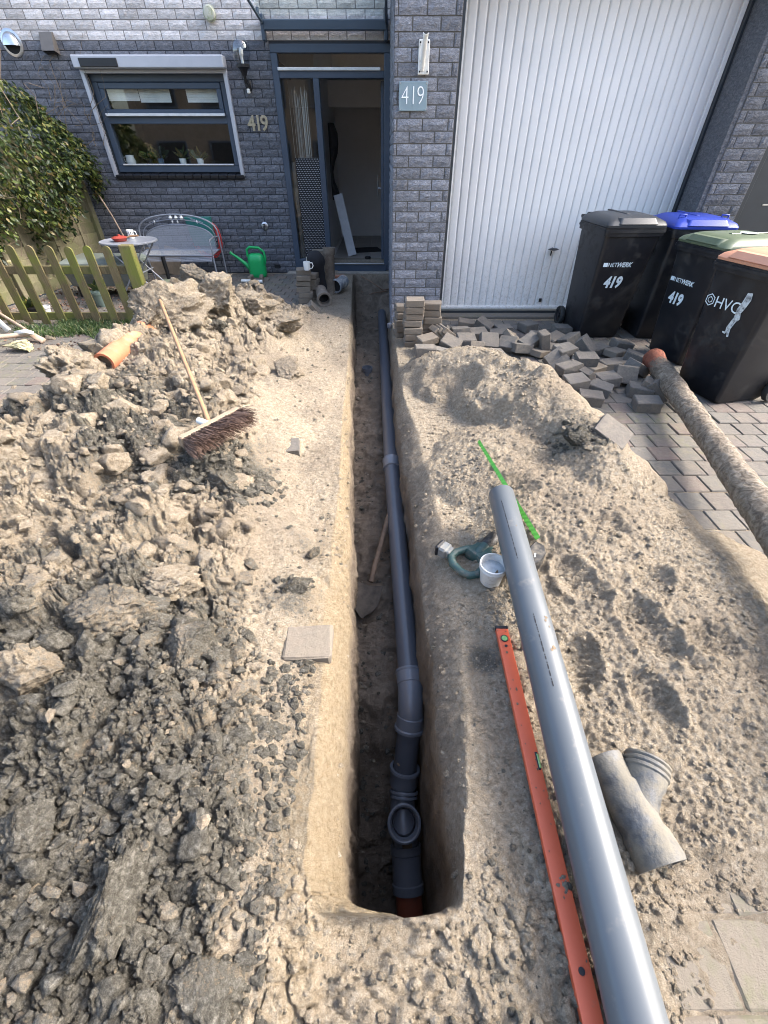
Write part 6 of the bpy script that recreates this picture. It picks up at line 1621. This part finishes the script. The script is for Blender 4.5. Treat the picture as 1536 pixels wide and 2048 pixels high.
for i in range(40):
    s_ = rr.uniform(.0, 4); z = rr.uniform(.5, 2.5); p = fa + fd * s_ + Vector((0, 0, z)) + fn * .08; pts = [p]
    for k in range(5): p = p + Vector((rr.gauss(0, .1), rr.gauss(0, .1), rr.gauss(.0, .12))) + fn * rr.uniform(-.02, .05); pts.append(p)
    tw.tube(pts, [.006, .005, .004, .0035, .003, .002], 5)
for i in range(16):   # bare shoots reaching onto the wall
    p = Vector((rr.uniform(-5.0, -4.2), 8.38, rr.uniform(1.5, 2.2))); pts = [p]
    for k in range(5): p = p + Vector((rr.gauss(.05, .08), 0, rr.gauss(.09, .06))); p.y = 8.38 + rr.uniform(-.04, .03); pts.append(p)
    tw.tube(pts, [.005, .004, .003, .003, .002, .0015], 5)
t = thing('climbing_plant', 'dense leafy climbing plant spilling over the tall left fence', 'climbing plant', (fa.x - .2, 7.2, 0))
obj('foliage', fol, M['leaf'], t, fix=False, kind='stuff'); obj('stems', tw, M['twig'], t, smooth=60, kind='stuff')
# ivy on the fence foot
fol2 = MB()
for i in range(420):
    s_ = rr.choice([rr.gauss(2.4, .15), rr.gauss(2.75, .12), rr.gauss(1.2, .1)]); z = rr.uniform(.3, 1.15); c = fa + fd * s_ + Vector((0, 0, z)) + fn * rr.uniform(.04, .14)
    leaves(fol2, c, Vector((rr.gauss(0, .6), rr.gauss(0, .6), rr.gauss(-.3, .5))) + fn * .5, rr.uniform(.04, .08), rr)
o = obj('ivy_strands', fol2, M['leaf'], t, fix=False, kind='stuff')

# grass along the fence foot
gm = MB()
for i in range(5200):
    u_ = rr.random(); px = rr.uniform(120, 300) if u_ < .8 else rr.uniform(30, 150); py = rr.uniform(640, 694) if u_ < .8 else rr.uniform(655, 676)
    if u_ < .8 and py > 640 + (px - 120) * .45 + 8 and px < 190: py = 645 + rr.random() * 25
    p = G(px, py, 0); h_ = rr.uniform(.03, .12); dv_ = Vector((rr.gauss(0, .5), rr.gauss(0, .5), 1)).normalized(); sv = Vector((rr.gauss(0, 1), rr.gauss(0, 1), 0)).normalized() * .004
    q = p + dv_ * h_ * .6; e = p + dv_ * h_ + Vector((dv_.x * .6, dv_.y * .6, -.35)) * h_ * .5
    gm.add([p - sv, p + sv, q + sv * .8, q - sv * .8, e], [(0, 1, 2, 3), (3, 2, 4)])
g = obj('grass', gm, M['grass'], None, fix=False); tag(g, 'short green grass and moss along the foot of the picket fence', 'grass', kind='stuff')
# soil bed and leaf litter behind the fence
lit = MB()
for i in range(900):
    p = Vector((rr.uniform(-5.2, -2.9), rr.uniform(5.6, 7.6), .012 + rr.random() * .02)); leaves(lit, p, Vector((rr.gauss(0, 1), rr.gauss(0, 1), rr.gauss(0, .25))), rr.uniform(.03, .06), rr)
for i in range(160):
    p = G(rr.uniform(0, 290), rr.uniform(655, 700), .012); leaves(lit, p, Vector((rr.gauss(0, 1), rr.gauss(0, 1), rr.gauss(0, .25))), rr.uniform(.02, .05), rr)
o = obj('leaf_litter', lit, solid('dead_leaf', (.16, .10, .07), .9, vary=.4), None, fix=False); tag(o, 'brown dead leaves lying on the ground behind the picket fence', 'dead leaves', kind='stuff')

# bistro table
tc = G(257, 481, .72); t = thing('bistro_table', 'round grey folding bistro table behind the picket fence', 'table', (tc.x, tc.y, 0))
mb = MB(); mb.lathe((tc.x, tc.y, .70), [(0, 0), (.355, 0), (.365, .006), (.365, .022), (.358, .026), (.345, .022), (0, .02)], 40); obj('top', mb, M['galv'], t, smooth=35)
def leg_tube(p, q, r=.010): mb = MB(); mb.tube([p, q], r, 8); return mb
tl = M['galv']
for sy_ in (-.2, .2):
    obj('leg', leg_tube((tc.x - .27, tc.y + sy_, .70), (tc.x + .38, tc.y + sy_, .012)), tl, t, smooth=50); obj('leg', leg_tube((tc.x + .27, tc.y + sy_ * .8, .70), (tc.x - .30, tc.y + sy_ * .8, .012)), tl, t, smooth=50)
for (x, z) in ((.36, .03), (-.28, .03), (.12, .36)): obj('stretcher', leg_tube((tc.x + x, tc.y - .2, z), (tc.x + x, tc.y + .2, z), .008), tl, t)
# red dish with wooden handle, patterned mug
c = G(241, 481, .73); t = thing('red_pan', 'small red enamel pan with lid and wooden handle on the bistro table', 'pan', (c.x, c.y, .726)); c.z = .726
mb = MB(); mb.lathe(c, [(0, 0), (.075, 0), (.10, .035), (.104, .037), (.098, .04), (.07, .052), (.02, .058), (.018, .07), (0, .075)], 28); obj('pot', mb, solid('red_enamel', (.30, .045, .03), .35, var=.1), t, smooth=40)
mb = MB(); mb.tube([c + Vector((.09, 0, .035)), c + Vector((.14, .02, .05)), c + Vector((.24, .04, .055))], [.008, .013, .011], 10); obj('handle', mb, M['broomwood'], t, smooth=50)
c = G(264, 476, .73); c.z = .726; t = thing('patterned_mug', 'white mug with dark stripes on the bistro table', 'mug', tuple(c))
mb = MB(); mb.lathe(c, [(0, 0), (.038, 0), (.043, .015), (.045, .10), (.041, .10), (.038, .015), (0, .01)], 24); obj('bowl', mb, M['china'], t, smooth=40)
mb = MB(); mb.tube([c + Vector((.042, 0, .085)), c + Vector((.075, 0, .08)), c + Vector((.08, 0, .045)), c + Vector((.04, 0, .02))], .006, 8); obj('handle', mb, M['china'], t, smooth=60)
mb = MB()
for k in range(12):
    a_ = k * .52; z0, z1 = (.03, .075) if k % 2 else (.045, .085); mb.add([c + Vector(((.0462) * math.cos(a_ + o_), .0462 * math.sin(a_ + o_), z)) for o_, z in ((0, z0), (.16, z0), (.16, z1), (0, z1))], [(0, 1, 2, 3)])
obj('stripe', mb, M['black_matt'], t, kind='stuff')

# garden bench of silver metal and mesh
bl, br = F(280, 470, 7.85).x, F(437, 470, 7.85).x; by = 7.85; bx = (bl + br) / 2; W = br - bl
t = thing('garden_bench', 'silver metal garden bench with arched back and mesh seat against the wall', 'bench', (bx, by - .2, 0))
def arch(z0, zt, inset=0, y=by, n=18):
    return [(bl + inset, y, z0)] + [(bx - (W / 2 - inset) * math.cos(a_), y, z0 + (zt - z0) * math.sin(a_) ** .62) for a_ in [math.pi * k / n for k in range(1, n)]] + [(br - inset, y, z0)]
mb = MB(); mb.tube([(bl + .01, by + .03, .0), (bl, by, .42)] + arch(.60, .905) + [(br, by, .42), (br - .01, by + .03, 0)], .011, 8); obj('back_frame', mb, M['galv'], t, smooth=60)
mb = MB(); mb.tube(arch(.56, .84, .05), .007, 6); mb.tube(arch(.50, .775, .07), .009, 6); obj('back_rail', mb, M['galv'], t, smooth=60)
mb = MB()
for sx_ in (-1, 1):
    mb.tube([(bx + sx_ * (.30 + .1 * math.cos(a_) * (1 - a_ / 9)), by, .855 + .03 * math.sin(a_)) for a_ in [k * .6 for k in range(9)]], .005, 5); mb.tube([(bx + sx_ * .2, by, .87), (bx + sx_ * .32, by, .83), (bx + sx_ * .42, by, .80)], .005, 5)
obj('scroll', mb, M['galv'], t, smooth=60)
for dx_ in (-.085, 0, .085):
    mb = MB(); mb.lathe((bx + dx_ + .02, by, .865), [(0, -.035), (.02, -.02), (.03, 0), (.015, .02), (.02, .035), (0, .03)], 10); obj('cast_flower', mb, M['white_trim'], t, smooth=50)
for dx_ in (-.33, .03, -.05, .33):
    mb = MB(); mb.lathe((bx + dx_, by, .81), [(0, -.025), (.015, 0), (.006, .02), (0, .03)], 8); obj('cast_leaf', mb, M['white_trim'], t, smooth=50)
def mesh_mat():
    m = bpy.data.materials.new('perforated_mesh'); m.use_nodes = True; nt_ = m.node_tree; nb = NB(nt_); b = nt_.nodes['Principled BSDF']; p = pos(nb)
    b.inputs['Base Color'].default_value = (.36, .37, .40, 1); b.inputs['Roughness'].default_value = .45
    sp = nb.n('ShaderNodeSeparateXYZ'); nb.l(p, sp.inputs[0])
    def bars(o, f): return nb.math('GREATER_THAN', nb.math('FRACT', nb.math('MULTIPLY', o, f)), .36)
    yz = nb.math('SUBTRACT', sp.outputs[2], sp.outputs[1])
    a = nb.math('MULTIPLY', bars(nb.math('ADD', sp.outputs[0], yz), 62), bars(nb.math('SUBTRACT', sp.outputs[0], yz), 62))
    tr = nb.n('ShaderNodeBsdfTransparent'); mx = nb.n('ShaderNodeMixShader'); nb.l(nb.math('MULTIPLY', a, 1.0), mx.inputs[0]); nb.l(b.outputs[0], mx.inputs[1]); nb.l(tr.outputs[0], mx.inputs[2])
    nb.l(mx.outputs[0], nt_.nodes['Material Output'].inputs[0]); return m
M['mesh'] = mesh_mat()
ar = arch(.50, .77, .075, by - .002); mb = MB(); mb.add([(p[0], p[1], p[2]) for p in ar] + [(p[0], p[1], .44) for p in ar], [(i, i + 1, len(ar) + i + 1, len(ar) + i) for i in range(len(ar) - 1)]); obj('back_mesh', mb, M['mesh'], t)
mb = MB(); mb.add([(bl + .04, by, .44), (br - .04, by, .44), (br - .04, by - .40, .42), (bl + .04, by - .40, .42), (br - .04, by - .43, .35), (bl + .04, by - .43, .35)], [(0, 1, 2, 3), (3, 2, 4, 5)]); obj('seat_mesh', mb, M['mesh'], t)
mb = MB(); mb.tube([(bl + .03, by, .44), (bl + .03, by - .41, .425), (br - .03, by - .41, .425), (br - .03, by, .44)], .012, 8, closed=True); obj('seat_frame', mb, M['galv'], t, smooth=60)
for x, dd_ in ((bl + .02, .03), (br - .02, -.0)): 
    obj('leg', leg_tube((x, by - .41, .42), (x + .01, by - .45, .0), .012), M['galv'], t, smooth=50)
    mb = MB(); mb.tube([(x, by - .40, .43), (x, by - .42, .62), (x, by - .2, .64), (x, by, .62)], .011, 8); obj('armrest', mb, M['galv'], t, smooth=60)
# red garden hose coil with teal bag behind the bench
hc = F(412, 470, 8.25); mb = MB(); rr = random.Random(15)
pts = []
for k in range(150):
    a_ = k * .26; r_ = .23 + .03 * math.sin(k * .7) + rr.uniform(-.006, .006); pts.append((hc.x + r_ * math.cos(a_) * .95, hc.y + .02 * math.sin(k * .9) + rr.uniform(-.01, .01), .53 + (r_ + .02) * math.sin(a_)))
mb.tube(pts, .0085, 6); single('hose_coil', mb, solid('red_hose', (.50, .05, .045), .4), 'red garden hose coil hanging behind the right half of the bench', 'hose', smooth=60)
mb = MB(); mb.loft([rrect(hc.x - .03, hc.y - .08, .34, .10, .03, .45), rrect(hc.x - .03, hc.y - .08, .38, .13, .04, .62), rrect(hc.x - .04, hc.y - .08, .42, .14, .04, .84)]); single('teal_basket', mb, solid('teal_plastic', (.03, .17, .15), .5), 'teal basket in front of the red hose behind the bench', 'basket', smooth=40)
# parasol foot
c = G(343, 573, 0); t = thing('parasol_base', 'domed concrete parasol foot with dark tube under the bench', 'parasol base', (c.x, c.y, 0))
mb = MB(); mb.lathe(c, [(.24, 0), (.25, .02), (.22, .06), (.14, .095), (.05, .11), (0, .11)], 36); obj('dome', mb, solid('lichen_concrete', (.30, .30, .24), .9, dirt=(.2, .22, .13), dirtscale=9, dirtamt=.5, bump=.4), t, smooth=45)
mb = MB(); mb.cyl((c.x, c.y, .1), (c.x, c.y, .42), .03, n=14); obj('tube', mb, M['black'], t, smooth=40)
c = G(320, 553, .0)
for k, (px, lean_, lab) in enumerate(((318, -8, 'left brown clay tile leaning on the wall under the bench'), (352, 12, 'right brown clay tile leaning on the wall under the bench'))):
    p = F(px, 540, 8.32); mb = MB(); mb.box((p.x, 8.3, .2), (.26, .04, .42), rot=Matrix.Rotation(rad(lean_), 3, 'Y') @ Matrix.Rotation(rad(-10), 3, 'X'), ch=.006); single('clay_tile', mb, solid('tile_%d' % k, (.24, .18, .12), .85, var=.2, scale=10), lab, 'tile', group='clay tiles under the bench')
# green watering can
c = G(516, 553, .0); t = thing('watering_can', 'bright green plastic watering can with long spout by the wall', 'watering can', (c.x, c.y, 0)); M['green'] = solid('green_plastic', (.01, .36, .10), .35, var=.06)
mb = MB(); prof = [(.0, .26, .17), (.02, .28, .19)] + [(.04 + k * .028, .285 - k * .002 + (.006 if k % 2 else 0), .195 + (.005 if k % 2 else 0)) for k in range(8)] + [(.29, .27, .18), (.33, .22, .14), (.345, .15, .10)]
mb.loft([rrect(c.x + .02, c.y, w_, d, min(.07, d / 2.2), z) for z, w_, d in prof]); can_ = obj('tank', mb, M['green'], t, smooth=45)
mb = MB(); mb.tube([(c.x - .09, c.y, .10), (c.x - .17, c.y, .19), (c.x - .30, c.y, .29), (c.x - .385, c.y, .345)], [.040, .032, .022, .018], 14); mb.cyl((c.x - .375, c.y, .338), (c.x - .40, c.y, .36), .024, n=14); obj('spout', mb, M['green'], t, smooth=45)
mb = MB(); mb.tube([(c.x - .115, c.y, .30), (c.x - .11, c.y, .40), (c.x - .06, c.y, .435), (c.x + .09, c.y, .425), (c.x + .165, c.y, .37), (c.x + .18, c.y, .28), (c.x + .155, c.y, .19)], .020, 12); obj('handle', mb, M['green'], t, smooth=60)
# pavers and pale tubes before the can
for k, (px, py, lab) in enumerate(((492, 562, 'left white plastic tube on the ground before the watering can'), (516, 563, 'right white plastic tube on the ground before the watering can'))):
    a = G(px - 9, py, .03); b = G(px + 9, py, .03); mb = MB(); mb.cyl(a, b, .025, n=14); single('white_tube', mb, M['white_plastic'], lab, 'tube', smooth=40, group='white tubes by the watering can')
for k, px in enumerate((500, 522)):
    p = G(px, 558, .04); mb = MB(); mb.box((p.x, p.y + .05, .04), (.06, .2, .08), rot=.2 * k, ch=.008); single('kerb_piece', mb, M['paver_sandy'], ['left dusty concrete kerb piece beneath the watering can', 'right dusty concrete kerb piece beneath the watering can'][k], 'kerb piece', group='kerb pieces by the watering can')
# grey storage trough with glass lid behind the pickets
a = F(120, 505, 6.75); b = F(205, 505, 6.75)
t = thing('cold_frame', 'grey lidded garden trough against the board fence behind the pickets', 'trough', ((a.x + b.x) / 2, 6.8, 0))
gp = solid('grey_green_plastic', (.12, .125, .105), .6, dirt=(.07, .07, .05), dirtamt=.4); x0_, x1_ = a.x - .05, b.x + .35
mb = MB(); mb.loft([rrect((x0_ + x1_) / 2, 6.95, x1_ - x0_ - .1, .5, .03, .16), rrect((x0_ + x1_) / 2, 6.95, x1_ - x0_, .58, .03, .42)]); tb = obj('tub', mb, gp, t, smooth=35)
mb = MB(); mb.loft([rrect((x0_ + x1_) / 2, 6.95, x1_ - x0_ + .04, .62, .03, .421), rrect((x0_ + x1_) / 2, 6.95, x1_ - x0_ + .04, .62, .03, .45), rrect((x0_ + x1_) / 2, 7.0, x1_ - x0_ - .1, .5, .03, .49)]); obj('lid', mb, solid('cloudy_cover', (.16, .18, .16), .3), t, smooth=35)
for sx_ in (x0_ + .1, x1_ - .1):
    for yy in (6.78, 7.12): mb = MB(); mb.box((sx_, yy, .08), (.05, .05, .16)); obj('leg', mb, M['black'], t)
# flower pots
def pot(px, py, r, h, mat, label, plant=None):
    c = G(px, py, 0); t = thing('flower_pot', label, 'flower pot', (c.x, c.y, 0)); mb = MB(); mb.lathe(c, [(0, 0), (r * .7, 0), (r * .95, h * .82), (r * 1.05, h * .83), (r * 1.08, h), (r * .98, h), (r * .9, h * .85), (0, h * .8)], 24); obj('bowl', mb, mat, t, smooth=35)
    mb = MB(); rp = random.Random(px)
    for k in range(plant or 0): leaves(mb, c + Vector((rp.gauss(0, r * .3), rp.gauss(0, r * .3), h)), Vector((rp.gauss(0, .8), rp.gauss(0, .8), 1)), rp.uniform(.08, .16), rp)
    if plant: obj('leaves', mb, M['leaf'], t, fix=False, kind='stuff')
pot(207, 612, .10, .19, solid('grey_green_pot', (.14, .19, .16), .6), 'grey-green flower pot on the ground behind the pickets', 6)
pot(96, 632, .07, .12, solid('white_pot', (.55, .56, .56), .4), 'small white flower pot behind the second pale from the left')
pot(70, 630, .08, .10, M['black'], 'low black plant pot with a fresh green plant behind the pickets', 26)
# stone, stick pile
vs, fs = lump_mesh(301, 4, .45); c = G(43, 690, .06); mb = MB(); mb.add([c + Vector((v[0] * .15, v[1] * .10, v[2] * .085)) for v in vs.tolist()], [tuple(f) for f in fs.tolist()])
single('yellow_stone', mb, solid('yellow_limestone', (.46, .41, .24), .85, var=.25, scale=14, bump=.6, bscale=40), 'pale yellow boulder on the paving before the sticks', 'stone', smooth=40)
M['barewood'] = solid('bare_stick', (.40, .29, .21), .8, var=.25, scale=10)
def stick(a, b, r, label, mat='barewood', box=False):
    mb = MB(); 
    if box: plank(mb, a, b, r * 3, r * 1.4)
    else: mb.tube([a, a + (b - a) * .4 + Vector((.0, .02, .03)), b], [r, r * .95, r * .8], 9)
    single('stick', mb, M[mat], label, 'stick', smooth=45, group='sticks and laths left of the boulder')
stick(G(-60, 600, .2), G(50, 658, .10), .02, 'rough pale lath sloping down from the left edge')
stick(G(-50, 690, .06), G(60, 668, .09), .028, 'thick barkless branch lying left of the boulder')
stick(G(48, 662, .10), G(88, 682, .02), .02, 'short split lath end pointing at the grass', box=True)
stick(G(-6, 640, .18), G(18, 662, .06), .02, 'white painted lath stub at the left edge', mat='white_plastic', box=True)
stick(G(36, 668, .09), G(60, 664, .13), .028, 'white painted wood chip on the branch', mat='white_plastic', box=True)
stick(Vector((-4.55, 8.30, 1.15)), Vector((-4.2, 8.1, .35)), .012, 'thin cane leaning on the wall beside the board fence')
# things on the kitchen sill
def sill_pot(px, mat, label, r, leafn):
    c = F(px, 322, WY + .12); c.z = fz0 + .078; t = thing('sill_plant', label, 'pot plant', tuple(c), group='pot plants on the kitchen sill'); mb = MB(); mb.lathe(c, [(0, 0), (r * .75, 0), (r, .09), (r * .9, .09), (0, .08)], 18); obj('pot', mb, mat, t, smooth=40)
    mb = MB(); rp = random.Random(px)
    for k in range(leafn):
        d = Vector((rp.gauss(0, 1), rp.gauss(0, .5), rp.uniform(.2, 1.0))).normalized(); leaves(mb, c + Vector((0, 0, .09)), d, rp.uniform(.10, .2), rp)
    obj('leaves', mb, M['leaf'], t, fix=False, kind='stuff')
sill_pot(366, M['china'], 'orchid-leaved plant in the left white pot on the kitchen sill', .055, 12)
sill_pot(401, M['china'], 'long-leaved plant in the right white pot on the kitchen sill', .055, 12)
sill_pot(322, solid('blue_pot', (.04, .09, .16), .4), 'bushy plant in a dark blue pot on the kitchen sill', .05, 26)
sill_pot(300, M['black'], 'small leafy plant in a dark pot next to the white jug', .045, 14)
c = F(262, 322, WY + .12); c.z = fz0 + .078; t = thing('white_jug', 'white jug at the left end of the kitchen window sill', 'jug', tuple(c)); mb = MB(); mb.lathe(c, [(0, 0), (.055, 0), (.075, .05), (.06, .10), (.065, .13), (.058, .13), (.05, .1), (0, .02)], 22); obj('belly', mb, M['china'], t, smooth=45)
mb = MB(); mb.tube([c + Vector((-.055, 0, .11)), c + Vector((-.10, 0, .10)), c + Vector((-.1, 0, .06)), c + Vector((-.07, 0, .04))], .008, 8); obj('handle', mb, M['china'], t, smooth=60)
# ================================================================== ACROSS THE STREET (seen only in the panes)
t = thing('opposite_house', 'row house across the street, mirrored in the window panes', 'house', (0, -17, 0))
mb = MB(); mb.box((-2, -17.5, 4), (26, 1, 8)); obj('facade', mb, solid('buff_brick', (.17, .14, .11), .9), t)
mb = MB(); mb.box((-2, -17.1, 8.2), (27, 1.8, .5)); obj('eaves', mb, M['white_plastic'], t)
mb = MB(); mb.box((-2, -18.5, 9.4), (26, 3, 2.2)); obj('roof', mb, solid('roof_tile', (.1, .09, .085), .9), t)
for k in range(8):
    for z in (1.4, 4.2, 6.8):
        mb = MB(); frame_rect(mb, -13 + k * 3.2 - .9, -13 + k * 3.2 + .9, z - .7, z + .7, .1, -16.98, .1); wf = obj('window', mb, M['frame_blue'], t)
        mb = MB(); mb.box((-13 + k * 3.2, -16.99, z), (1.6, .02, 1.2)); obj('pane', mb, M['black'], wf)
t = thing('bare_tree', 'bare winter tree in front of the opposite row, mirrored in the fanlight', 'tree', (-1.2, -11, 0)); mb = MB(); rr = random.Random(21)
def branch(p, d, L_, r_, lv):
    q = p + d * L_; mb.tube([p, (p + q) / 2 + Vector((rr.gauss(0, .03), rr.gauss(0, .03), 0)) * L_, q], [r_, r_ * .85, r_ * .7], 5, cap=False)
    if lv == 0: return
    for k in range(3 if lv > 1 else 4): branch(q, (d + Vector((rr.gauss(0, .42), rr.gauss(0, .42), rr.gauss(.12, .2)))).normalized(), L_ * rr.uniform(.62, .85), r_ * .6, lv - 1)
branch(Vector((-1.2, -11, 0)), Vector((0, 0, 1)), 2.0, .14, 5); obj('trunk_and_branches', mb, M['twig'], t, fix=False)
